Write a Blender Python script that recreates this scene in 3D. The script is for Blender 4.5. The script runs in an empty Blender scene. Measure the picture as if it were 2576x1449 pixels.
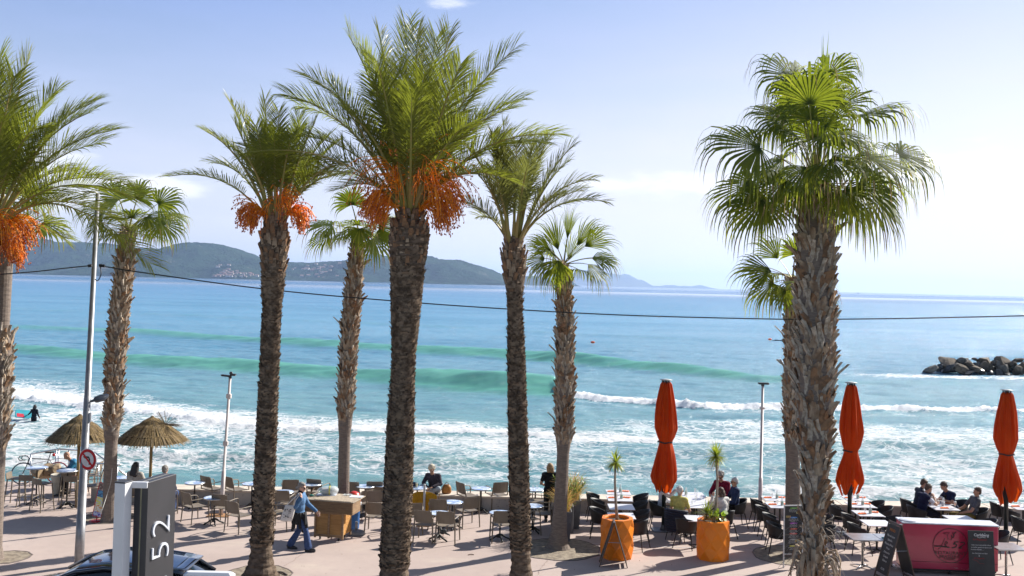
import bpy, bmesh, math, random
import numpy as np
from mathutils import Vector, Matrix, noise

R = math.radians
rnd = random.Random(7)
scene = bpy.context.scene
COL = scene.collection

# ------------------------------------------------------------------ camera
CAM_H = 6.7
F = 2504.0                      # focal length in units of a 2576-wide picture
PITCH, ROLL, SHIFT = R(1.8), R(1.335), -0.0346
cam_d = bpy.data.cameras.new('camera'); cam = bpy.data.objects.new('camera', cam_d)
COL.objects.link(cam); scene.camera = cam
cam_d.sensor_width = 36; cam_d.lens = 36 * F / 2576.0
cam_d.shift_y = SHIFT; cam_d.clip_start = 0.1; cam_d.clip_end = 200000
CAM_ROT = Matrix.Rotation(R(90) + PITCH, 3, 'X') @ Matrix.Rotation(ROLL, 3, 'Z')
cam.matrix_world = Matrix.Translation((0, 0, CAM_H)) @ CAM_ROT.to_4x4()

def ray(x, y):
    u = (x - 1288) / F; v = (724.5 - y) / F + SHIFT * 2576 / F
    return CAM_ROT @ Vector((u, v, -1))
def gp(x, y, z=0.0):            # where the line of sight meets the level z
    d = ray(x, y); t = (z - CAM_H) / d.z
    return Vector((0, 0, CAM_H)) + d * t
def W(x, y, Y):                 # where it meets the distance Y
    d = ray(x, y); return Vector((0, 0, CAM_H)) + d * (Y / d.y)
# readings taken in enlarged details of the photograph
def z1(a, b): return (a / 4.235, 1106.9 + b / 4.235)
def z2(a, b): return (402.5 + a / 4.696, 1140.4 + b / 4.696)
def z3(a, b): return (805.0 + a / 4.696, 1140.4 + b / 4.696)
def z4(a, b): return (1207.5 + a / 4.696, 1140.4 + b / 4.696)
def r1(a, b): return (1610.0 + a / 4.696, 1140.4 + b / 4.696)
def r2(a, b): return (1945.4 + a / 5.268, 1173.9 + b / 5.268)
def r3(a, b): return (2213.7 + a / 5.267, 1173.9 + b / 5.267)

# ------------------------------------------------------------------ light
SUN_AZ, SUN_EL = 55.0, 34.0     # degrees to the right of straight ahead, height
world = bpy.data.worlds.new('World'); scene.world = world; world.use_nodes = True
sd = bpy.data.lights.new('sun', 'SUN'); sd.energy = 5.0; sd.angle = R(0.5); sd.color = (1, .95, .87)
sun = bpy.data.objects.new('sun', sd); COL.objects.link(sun)
sdir = Vector((math.sin(R(SUN_AZ)) * math.cos(R(SUN_EL)), math.cos(R(SUN_AZ)) * math.cos(R(SUN_EL)), math.sin(R(SUN_EL))))
sun.rotation_euler = (-sdir).to_track_quat('-Z', 'Y').to_euler(); sun.location = (20, 10, 40)
vs = scene.view_settings
scene.display_settings.display_device = 'sRGB'
vs.view_transform = 'Standard'; vs.look = 'None'; vs.exposure = 0.9; vs.gamma = 1; vs.use_curve_mapping = False
scene.cycles.max_bounces = 8; scene.cycles.transparent_max_bounces = 12; scene.cycles.volume_bounces = 1

class NT:                       # little helper for node trees
    def __init__(s, tree): s.t = tree; s.n = tree.nodes; s.l = tree.links
    def add(s, typ, **kw):
        n = s.n.new(typ)
        for k, v in kw.items():
            if k.startswith('i_'):
                key = k[2:]; key = int(key) if key.isdigit() else key.replace('_', ' ')
                s.put(n.inputs[key], v)
            else: setattr(n, k, v)
        return n
    def put(s, inp, v):
        if isinstance(v, bpy.types.NodeSocket): s.l.new(v, inp)
        elif v is not None: inp.default_value = v
    def math(s, op, a, b=None, c=None, clamp=False):
        n = s.n.new('ShaderNodeMath'); n.operation = op; n.use_clamp = clamp
        for i, v in enumerate((a, b, c)):
            if v is not None: s.put(n.inputs[i], v)
        return n.outputs[0]
    def mix(s, f, a, b, typ='RGBA', blend='MIX'):
        n = s.n.new('ShaderNodeMix'); n.data_type = typ
        if typ == 'RGBA':
            n.blend_type = blend; s.put(n.inputs[0], f); s.put(n.inputs[6], a); s.put(n.inputs[7], b); return n.outputs[2]
        s.put(n.inputs[0], f); s.put(n.inputs[2], a); s.put(n.inputs[3], b); return n.outputs[0]
    def noise(s, vec, scale, detail=3, rough=.5, dist=0):
        n = s.add('ShaderNodeTexNoise'); s.put(n.inputs['Vector'], vec)
        n.inputs['Scale'].default_value = scale; n.inputs['Detail'].default_value = detail
        n.inputs['Roughness'].default_value = rough; n.inputs['Distortion'].default_value = dist
        return n.outputs[0]
    def ramp(s, f, a, b, lo=0.0, hi=1.0, smooth=True):
        n = s.n.new('ShaderNodeMapRange'); n.interpolation_type = 'SMOOTHSTEP' if smooth else 'LINEAR'
        s.put(n.inputs[0], f); n.inputs[1].default_value = a; n.inputs[2].default_value = b
        n.inputs[3].default_value = lo; n.inputs[4].default_value = hi
        return n.outputs[0]
    def mapping(s, vec, scale=(1, 1, 1), rot=(0, 0, 0), loc=(0, 0, 0)):
        n = s.add('ShaderNodeMapping'); s.put(n.inputs[0], vec)
        n.inputs['Location'].default_value = loc; n.inputs['Rotation'].default_value = rot; n.inputs['Scale'].default_value = scale
        return n.outputs[0]

def c4(c): return (c[0], c[1], c[2], 1)

# ------------------------------------------------------------------ sky
def build_world():
    t = NT(world.node_tree); t.n.clear()
    out = t.add('ShaderNodeOutputWorld'); bg = t.add('ShaderNodeBackground')
    sky = t.add('ShaderNodeTexSky'); sky.sky_type = 'NISHITA'; sky.sun_disc = False
    sky.sun_elevation = R(SUN_EL); sky.sun_rotation = R(SUN_AZ)
    sky.air_density = 1.0; sky.dust_density = 0.9; sky.ozone_density = 1.4; sky.altitude = 10
    tc = t.add('ShaderNodeTexCoord').outputs['Generated']
    sx = t.add('ShaderNodeSeparateXYZ', i_0=tc)
    # thin high veil that gets thicker low down and towards the sun
    low = t.ramp(sx.outputs[2], 0.0, 0.42, 1.0, 0.0)
    side = t.ramp(sx.outputs[0], -0.45, 0.6, 0.0, 1.0)
    veil = t.math('ADD', t.math('ADD', .45, t.math('MULTIPLY', low, 0.45)), t.math('MULTIPLY', side, 0.15), clamp=True)
    up = t.math('MULTIPLY', t.ramp(sx.outputs[2], .40, .62, 1.0, .0), t.ramp(sx.outputs[1], -.6, .1, .25, 1.0))
    veil = t.math('MULTIPLY', veil, up)
    nz = t.noise(t.mapping(tc, (2, 2, 9)), 2.0, 4, .6)
    veil = t.math('MULTIPLY', veil, t.ramp(nz, .2, .8, .8, 1.15), clamp=True)
    # separate little clouds: direction, width, height, strength
    total = None
    det = t.noise(t.mapping(tc, (9, 9, 30)), 3.2, 7, .62)
    for (px, py, w, h, k) in [(1128, 8, .026, .0075, 1.1), (60, 425, .05, .024, 1.5), (405, 468, .045, .011, 1.6), (150, 492, .05, .012, .9),
                              (190, 393, .02, .005, .6), (170, 510, .06, .02, .5), (1700, 462, .10, .016, .9), (2460, 430, .10, .03, .8),
                              (1520, 465, .03, .005, .8), (2200, 470, .14, .02, .6), (540, 72, .02, .005, .3)]:
        d = ray(px, py).normalized()
        dx = t.math('DIVIDE', t.math('SUBTRACT', sx.outputs[0], d.x), w)
        dz = t.math('DIVIDE', t.math('SUBTRACT', sx.outputs[2], d.z), h)
        r2_ = t.math('ADD', t.math('MULTIPLY', dx, dx), t.math('MULTIPLY', dz, dz))
        g = t.math('MULTIPLY', t.math('EXPONENT', t.math('MULTIPLY', r2_, -1.0)), k)
        g = t.math('MULTIPLY', g, t.math('GREATER_THAN', sx.outputs[1], 0.0))
        total = g if total is None else t.math('ADD', total, g)
    cl = t.ramp(t.math('ADD', total, t.math('MULTIPLY', t.math('SUBTRACT', det, .5), 1.6)), .35, 1.35)
    cl = t.math('MULTIPLY', cl, t.ramp(total, .02, .25))
    vc = t.mix(t.ramp(sx.outputs[2], .0, .40), (7.1, 7.3, 8.2, 1), (1.05, 2.5, 7.1, 1))
    vc = t.mix(t.math('MULTIPLY', side, t.ramp(sx.outputs[2], .02, .42, .95, .26)), vc, (8.5, 8.25, 8.6, 1))
    col = t.mix(veil, sky.outputs[0], vc)
    col = t.mix(t.math('MULTIPLY', cl, .7), col, (9.9, 9.9, 10.1, 1))
    t.put(bg.inputs[0], col); bg.inputs[1].default_value = 0.069
    t.l.new(bg.outputs[0], out.inputs[0])
build_world()

# ------------------------------------------------------------------ mesh helpers
class MB:
    def __init__(s): s.v = []; s.f = []; s.m = []; s.cur = 0
    def quad(s, a, b, c, d):
        i = len(s.v); s.v += [tuple(a), tuple(b), tuple(c), tuple(d)]; s.f.append((i, i+1, i+2, i+3)); s.m.append(s.cur)
    def tri(s, a, b, c):
        i = len(s.v); s.v += [tuple(a), tuple(b), tuple(c)]; s.f.append((i, i+1, i+2)); s.m.append(s.cur)
    def poly(s, pts):
        i = len(s.v); s.v += [tuple(p) for p in pts]; s.f.append(tuple(range(i, i + len(pts)))); s.m.append(s.cur)
    def ring(s, rings, close=True, cap0=True, cap1=True):   # list of equal-length loops
        n = len(rings[0]); i0 = len(s.v)
        for r in rings: s.v += [tuple(p) for p in r]
        for k in range(len(rings) - 1):
            for j in range(n if close else n - 1):
                a = i0 + k*n + j; b = i0 + k*n + (j+1) % n
                s.f.append((a, b, b + n, a + n)); s.m.append(s.cur)
        if close and cap0: s.f.append(tuple(i0 + j for j in reversed(range(n)))); s.m.append(s.cur)
        if close and cap1: s.f.append(tuple(i0 + (len(rings)-1)*n + j for j in range(n))); s.m.append(s.cur)
    def box(s, c, size, rot=None, taper=1.0):
        c = Vector(c); h = Vector(size) / 2; M = rot if rot is not None else Matrix.Identity(3)
        lo = [(-1, -1), (1, -1), (1, 1), (-1, 1)]
        rings = []
        for z, k in ((-1, 1.0), (1, taper)):
            rings.append([c + M @ Vector((x*h.x*k, y*h.y*k, z*h.z)) for x, y in lo])
        s.ring(rings)
    def bbox(s, c, size, b=.01, rot=None):      # box with chamfered upright edges and rims
        c = Vector(c); hx, hy, hz = size[0]/2, size[1]/2, size[2]/2; M = rot if rot is not None else Matrix.Identity(3)
        b = min(b, hx*.9, hy*.9, hz*.9)
        def loop(o, z):
            x, y = hx - o, hy - o; e = b
            return [c + M @ Vector(p) for p in ((-x+e, -y, z), (x-e, -y, z), (x, -y+e, z), (x, y-e, z), (x-e, y, z), (-x+e, y, z), (-x, y-e, z), (-x, -y+e, z))]
        s.ring([loop(b, -hz), loop(0, -hz+b), loop(0, hz-b), loop(b, hz)])
    def tube(s, pts, r, n=8, cap=True, flat=None):
        pts = [Vector(p) for p in pts]; rr = r if isinstance(r, (list, tuple)) else [r]*len(pts)
        rings = []; up = None
        for i, p in enumerate(pts):
            t = (pts[min(i+1, len(pts)-1)] - pts[max(i-1, 0)])
            t = t.normalized() if t.length > 1e-9 else Vector((0, 0, 1))
            if up is None: up = Vector((0, 0, 1)) if abs(t.z) < .9 else Vector((0, 1, 0))
            x = t.cross(up)
            x = x.normalized() if x.length > 1e-6 else t.orthogonal().normalized()
            y = x.cross(t).normalized(); up = y
            sx, sy = (1, 1) if flat is None else flat
            rings.append([p + (x*math.cos(2*math.pi*j/n)*sx + y*math.sin(2*math.pi*j/n)*sy)*rr[i] for j in range(n)])
        s.ring(rings, True, cap, cap)
    def lathe(s, prof, c=(0, 0, 0), n=16, M=None, cap=True):
        c = Vector(c); rings = []
        for (r, z) in prof:
            rings.append([c + (M @ Vector((r*math.cos(2*math.pi*j/n), r*math.sin(2*math.pi*j/n), z)) if M is not None
                          else Vector((r*math.cos(2*math.pi*j/n), r*math.sin(2*math.pi*j/n), z))) for j in range(n)])
        s.ring(rings, True, cap, cap)
    def ell(s, c, rad, M=None, n=12, k=8):
        c = Vector(c); M = M if M is not None else Matrix.Identity(3); rings = []
        for i in range(k+1):
            a = -math.pi/2 + math.pi * min(max(i, .12), k-.12) / k
            rings.append([c + M @ Vector((rad[0]*math.cos(a)*math.cos(2*math.pi*j/n), rad[1]*math.cos(a)*math.sin(2*math.pi*j/n), rad[2]*math.sin(a))) for j in range(n)])
        s.ring(rings)
    def cap(s, a, b, ra, rb, n=12):             # tapered capsule
        a = Vector(a); b = Vector(b); t = b - a; L = t.length
        if L < 1e-6: return s.ell(a, (ra, ra, ra))
        t /= L; x = t.orthogonal().normalized(); y = t.cross(x); rings = []
        def lp(p, r): return [p + (x*math.cos(2*math.pi*j/n) + y*math.sin(2*math.pi*j/n))*r for j in range(n)]
        for q in (-80, -55, -28, 0): rings.append(lp(a + t*ra*math.sin(R(q)), ra*math.cos(R(q))))
        for q in (0, 28, 55, 80): rings.append(lp(b + t*rb*math.sin(R(q)), rb*math.cos(R(q))))
        s.ring(rings)
    def build(s, name, mats, parent=None, smooth=False, loc=None, rotz=0):
        me = bpy.data.meshes.new(name)
        me.from_pydata(s.v, [], s.f)
        ms = mats if isinstance(mats, (list, tuple)) else [mats]
        for m in ms: me.materials.append(m)
        if len(ms) > 1: me.polygons.foreach_set('material_index', s.m)
        if smooth: me.polygons.foreach_set('use_smooth', [True]*len(s.f))
        me.update()
        o = bpy.data.objects.new(name, me); COL.objects.link(o)
        if parent is not None: o.parent = parent
        if loc is not None: o.location = loc
        if rotz: o.rotation_euler = (0, 0, rotz)
        return o

def thing(name, label, cat, loc=(0, 0, 0), rotz=0, group=None):
    o = bpy.data.objects.new(name, None); COL.objects.link(o); o.location = loc; o.rotation_euler = (0, 0, rotz)
    o.empty_display_size = .2
    o['label'] = label; o['category'] = cat
    if group: o['group'] = group
    return o
def tag(o, label=None, cat=None, group=None, kind=None):
    if label: o['label'] = label
    if cat: o['category'] = cat
    if group: o['group'] = group
    if kind: o['kind'] = kind
    return o
def dup(root, loc, rotz, label=None, scale=1.0):
    r = root.copy(); COL.objects.link(r); r.location = loc; r.rotation_euler = (0, 0, rotz); r.scale = (scale,)*3
    if label: r['label'] = label
    for ch in list(root.children):
        c = ch.copy(); COL.objects.link(c); c.parent = r
        for g in ch.children:
            d = g.copy(); COL.objects.link(d); d.parent = c
    return r
def rot_to(d, up=Vector((0, 0, 1))):            # matrix whose Z runs along d
    z = Vector(d).normalized(); x = up.cross(z)
    if x.length < 1e-4: x = Vector((1, 0, 0)).cross(z)
    x.normalize(); y = z.cross(x); return Matrix((x, y, z)).transposed()

def text_mesh(body, size, M, mat, name, parent=None, ext=.002, align='CENTER', shear=0, bold=0, spacing=1.0):
    cu = bpy.data.curves.new('t', 'FONT'); cu.body = body; cu.size = size; cu.extrude = ext; cu.align_x = align; cu.align_y = 'CENTER'
    cu.shear = shear; cu.offset = bold; cu.space_character = spacing; cu.resolution_u = 4
    o = bpy.data.objects.new('t', cu); COL.objects.link(o)
    bpy.context.view_layer.update()
    me = bpy.data.meshes.new_from_object(o.evaluated_get(bpy.context.evaluated_depsgraph_get()))
    bpy.data.objects.remove(o); me.transform(M.to_4x4() if len(M) == 3 else M); me.name = name
    me.materials.clear(); me.materials.append(mat)
    ob = bpy.data.objects.new(name, me); COL.objects.link(ob)
    if parent is not None: ob.parent = parent
    return ob

# ------------------------------------------------------------------ materials
def mat(name, c, rough=.7, c2=None, scale=6.0, amt=1.0, bump=0.0, bscale=None, metal=0.0, spec=.5, stretch=(1, 1, 1), trans=0.0, coat=0.0, lo=.35, hi=.65):
    m = bpy.data.materials.new(name); m.use_nodes = True; t = NT(m.node_tree); b = t.n['Principled BSDF']
    tc = t.add('ShaderNodeTexCoord').outputs['Object']
    if c2 is None: c2 = tuple(x*.8 for x in c)
    v = t.mapping(tc, stretch)
    nz = t.noise(v, scale, 5, .6)
    f = t.math('MULTIPLY', t.ramp(nz, lo, hi), amt)
    t.put(b.inputs['Base Color'], t.mix(f, c4(c), c4(c2)))
    b.inputs['Roughness'].default_value = rough; b.inputs['Metallic'].default_value = metal
    b.inputs['Specular IOR Level'].default_value = spec; b.inputs['Coat Weight'].default_value = coat
    if bump:
        bn = t.add('ShaderNodeBump', i_Strength=bump, i_Distance=.02)
        t.put(bn.inputs['Height'], t.noise(v, bscale or scale*3, 6, .65)); t.put(b.inputs['Normal'], bn.outputs[0])
    if trans > 0:
        tr = t.add('ShaderNodeBsdfTranslucent'); t.put(tr.inputs[0], t.mix(f, c4([min(1, x*1.3) for x in c]), c4(c2)))
        mx = t.add('ShaderNodeMixShader', i_0=trans); t.l.new(b.outputs[0], mx.inputs[1]); t.l.new(tr.outputs[0], mx.inputs[2])
        t.l.new(mx.outputs[0], t.n['Material Output'].inputs[0])
    return m
def leafmat(name, c, ct, rough=.35, trans=.45, spec=.5, scale=1.5):
    m = bpy.data.materials.new(name); m.use_nodes = True; t = NT(m.node_tree); b = t.n['Principled BSDF']
    tc = t.add('ShaderNodeTexCoord').outputs['Object']
    nz = t.ramp(t.noise(tc, scale, 3, .6), .3, .7); nf = t.ramp(t.noise(tc, 23, 2, .6), .3, .7)
    f = t.math('ADD', t.math('MULTIPLY', nz, .6), t.math('MULTIPLY', nf, .4))
    t.put(b.inputs['Base Color'], t.mix(f, c4([x*.75 for x in c]), c4([min(1, c[0]*1.45), c[1]*1.2, c[2]*.9])))
    b.inputs['Roughness'].default_value = rough; b.inputs['Specular IOR Level'].default_value = spec
    tr = t.add('ShaderNodeBsdfTranslucent'); t.put(tr.inputs[0], t.mix(f, c4([x*.7 for x in ct]), c4(ct)))
    mx = t.add('ShaderNodeMixShader', i_0=trans); t.l.new(b.outputs[0], mx.inputs[1]); t.l.new(tr.outputs[0], mx.inputs[2])
    t.l.new(mx.outputs[0], t.n['Material Output'].inputs[0])
    return m
# ================================================================== SETTING
SEA_Z = -2.2
def interp(pts, x):
    xs = [p[0] for p in pts]; ys = [p[1] for p in pts]
    return np.interp(x, xs, ys)
def line_on_sea(px):            # breaker line read off the photo -> y as a function of x on the water
    w = sorted([(gp(x, y, SEA_Z).x, gp(x, y, SEA_Z).y) for x, y in px])
    a, b = w[0], w[-1]
    w = [(a[0]-60, a[1]+2)] + w + [(b[0]+80, b[1]-1)]
    return w

# --- value noise in numpy
def vnoise(x, y, seed=0):
    xi = np.floor(x).astype(np.int64); yi = np.floor(y).astype(np.int64); fx = x - xi; fy = y - yi
    fx = fx*fx*(3-2*fx); fy = fy*fy*(3-2*fy)
    def h(a, b):
        n = (a*374761393 + b*668265263 + seed*974634777) & 0xffffffff
        n = ((n ^ (n >> 13)) * 1274126177) & 0xffffffff
        return ((n ^ (n >> 16)) & 0xffff) / 65535.0
    return (h(xi, yi)*(1-fx) + h(xi+1, yi)*fx)*(1-fy) + (h(xi, yi+1)*(1-fx) + h(xi+1, yi+1)*fx)*fy
def fbm(x, y, o=4, seed=0):
    s = 0; a = .5; t = 0
    for k in range(o): s = s + a*vnoise(x*2**k, y*2**k, seed+k*7); t += a; a *= .55
    return s/t - .5

def build_sea():
    ys = list(np.arange(31, 60, .22)) + list(np.arange(60, 140, .3))
    y = ys[-1]; st = .35
    while y < 28000: y += st; st *= 1.045; ys.append(y)
    ys = np.array(ys)
    us = np.linspace(-.95, 1.0, 760)
    X = us[None, :] * np.maximum(ys, 45)[:, None]; Y = np.repeat(ys[:, None], len(us), 1)
    near = np.clip(1 - (Y-140)/400, 0, 1)
    H = np.zeros_like(X); foam = np.zeros_like(X); crest = np.zeros_like(X)
    wob = 1.6*fbm(X*.05, Y*.02, 3, 3) + .5*fbm(X*.3, Y*.1, 2, 9)
    def swell(px, amp, wf, wb, k=1.0):
        nonlocal H, crest
        w = line_on_sea(px); yc = interp(w, X) + wob*k
        A = interp([(gp(a, b, SEA_Z).x, v) for (a, b), v in zip(px, amp)], X)
        A = A * (1 + .7*fbm(X*.08, X*0+amp[0]*9, 3, 17))
        d = Y - yc
        s = np.where(d < 0, np.exp(-(d/wf)**2), np.exp(-(d/wb)**2))
        H += A*s
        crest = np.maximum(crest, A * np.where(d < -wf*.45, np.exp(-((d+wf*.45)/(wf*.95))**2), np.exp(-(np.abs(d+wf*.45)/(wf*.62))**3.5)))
        return d, A
    # two green rollers and fainter ones farther out
    swell([(-60, 822), (330, 836), (700, 863), (1000, 882), (1240, 897), (1450, 912), (1700, 937), (1900, 957), (2200, 965), (2650, 970)], [.35, .62, .7, .85, 1.1, 1.15, .9, .55, .25, .2], 3.4, 5)
    swell([(-60, 873), (60, 884), (300, 908), (600, 928), (850, 947), (1050, 966), (1395, 990), (1440, 994), (1520, 998)], [.45, .7, .85, 1.0, 1.15, 1.2, 1.2, .3, 0], 3.2, 4.5)
    swell([(-60, 775), (700, 805), (1250, 830), (2000, 868), (2650, 880)], [.3, .35, .35, .2, .2], 3, 6)
    swell([(-60, 745), (700, 775), (1250, 795), (2650, 830)], [.25, .3, .25, .2], 4, 8)
    swell([(-60, 732), (1250, 765), (2650, 800)], [.25, .25, .2], 5, 9)
    # little green wave running in near the shore
    swell([(-60, 1165), (300, 1150), (740, 1163), (1100, 1172), (1300, 1178), (1700, 1145), (2200, 1128), (2650, 1130)], [.1, .3, .34, .3, .15, .2, .35, .3], .8, 1.6, .5)
    swell([(1650, 1180), (2000, 1185), (2400, 1175), (2650, 1180)], [.1, .2, .3, .2], .8, 1.4, .5)
    # broken water: front edge line, height, length of the foam behind it
    def breaker(px, amp, back, dens, tail):
        nonlocal H, foam
        w = line_on_sea(px); yc = interp(w, X) + wob*.8 + .5*fbm(X*1.3, Y*0, 3, 41)
        xs = [gp(a, b, SEA_Z).x for a, b in px]
        A = np.interp(X, xs, amp); D = np.interp(X, xs, dens); T = np.interp(X, xs, tail)
        d = Y - yc; n = fbm(X*1.8, Y*1.3, 4, 23)
        s = np.clip(d/.8, 0, 1) * np.exp(-np.clip(d, 0, None)/back)
        H += A*s*.62*(1 + 1.1*n + 1.2*fbm(X*4.5, Y*4, 3, 31))
        foam = np.maximum(foam, D*np.clip(d/.25, 0, 1)*np.exp(-np.clip(d-back*.8, 0, None)/T*1.0))
        foam = np.maximum(foam, D*.45*np.exp(-((d+1.2)/1.6)**2))
    breaker([(-60, 1000), (30, 1008), (260, 1035), (480, 1062), (600, 1074), (720, 1086), (960, 1090), (1240, 1097), (1450, 1112), (1900, 1118), (2650, 1125)],
            [.75, .75, .7, .7, .6, .55, .5, .4, .3, .22, .15], 1.3, [1.15, 1.15, 1.1, 1.05, 1.05, 1., 1., .95, .9, .75, .6], [12, 11, 8, 7, 7, 7, 7, 6, 6, 5, 4])
    breaker([(1385, 1000), (1420, 1003), (1500, 1012), (1640, 1022), (1760, 1032), (1960, 1036), (2200, 1040), (2576, 1042), (2700, 1042)],
            [0, 1.0, 1.0, 1.0, 1.15, 1.1, .85, .8, .7], 1.7, [0, 1.1, 1.1, 1.1, 1.15, 1.15, 1.05, 1.0, 1], [2, 3.2, 3.2, 3.6, 3.8, 3.6, 3.2, 3, 3])
    # lacy foam over the surf zone
    sx = [gp(p, 1100, SEA_Z).x for p in (-60, 400, 900, 1400, 2000, 2650)]
    far = np.interp(X, sx, [75, 69, 62, 64, 66, 66])
    zone = np.clip((far - Y)/6, 0, 1)*np.clip((Y-41)/6, .4, 1)
    patch = fbm(X*.09, Y*.16, 3, 77)
    foam = np.maximum(foam, zone*(.60 + .6*patch))
    zr = np.clip((X+2)/10, 0, 1)*np.clip((72-Y)/5, 0, 1)*np.clip((Y-41)/7, .5, 1); foam = np.maximum(foam, zr*(.61 + .45*patch))
    # spray against the wall and along the sand
    foam = np.maximum(foam, np.clip((X-7)/5, 0, 1)*np.clip(1-np.abs(Y-44)/3.2, 0, 1)*(.85+.5*fbm(X*1.5, Y*2.5, 4, 61)))
    foam = np.maximum(foam, np.clip((-14-X)/3, 0, 1)*np.clip(1-np.abs(Y-42.0)/2.5, 0, 1)*.85)
    H += .22*np.clip((X-8)/4, 0, 1)*np.exp(-((Y-45)/1.2)**2)*(1+fbm(X*1.2, Y, 3, 5))
    # round the breakwater
    rx, ry = gp(2440, 945, SEA_Z).x, gp(2440, 945, SEA_Z).y
    rx0 = gp(2300, 942, SEA_Z).x; rx1 = gp(2700, 950, SEA_Z).x
    dd = np.maximum(np.maximum(rx0-4-X, X-rx1), 0)
    foam = np.maximum(foam, .80*np.exp(-(dd/7)**2)*np.exp(-((Y-ry+2.5)/5.5)**2)*(.8+.9*patch+.8*fbm(X*.6, Y*.5, 4, 91)))
    H += near*(.42*fbm(X*.30, Y*.8, 4, 2) + .25*fbm(X*.06, Y*.12, 2, 8) + .35*fbm(X*.03 + .1*Y*.05, Y*.22, 3, 12))
    H *= np.clip((Y-36)/8, .15, 1)
    nr, nc = X.shape
    co = np.stack([X, Y, SEA_Z + H], -1).reshape(-1, 3).astype(np.float32)
    idx = np.arange(nr*nc).reshape(nr, nc)
    q = np.stack([idx[:-1, :-1], idx[:-1, 1:], idx[1:, 1:], idx[1:, :-1]], -1).reshape(-1, 4)
    me = bpy.data.meshes.new('sea'); me.vertices.add(len(co)); me.vertices.foreach_set('co', co.ravel())
    me.loops.add(q.size); me.loops.foreach_set('vertex_index', q.ravel().astype(np.int32))
    me.polygons.add(len(q)); me.polygons.foreach_set('loop_start', np.arange(0, q.size, 4, dtype=np.int32))
    me.update(calc_edges=True); me.polygons.foreach_set('use_smooth', np.ones(len(q), bool))
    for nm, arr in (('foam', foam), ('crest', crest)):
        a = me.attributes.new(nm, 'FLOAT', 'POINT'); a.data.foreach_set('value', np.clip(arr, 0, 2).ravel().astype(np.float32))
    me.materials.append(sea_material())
    o = bpy.data.objects.new('sea', me); COL.objects.link(o); o['kind'] = 'structure'; o['label'] = 'turquoise sea with two green rollers and white surf'
    return o

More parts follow.
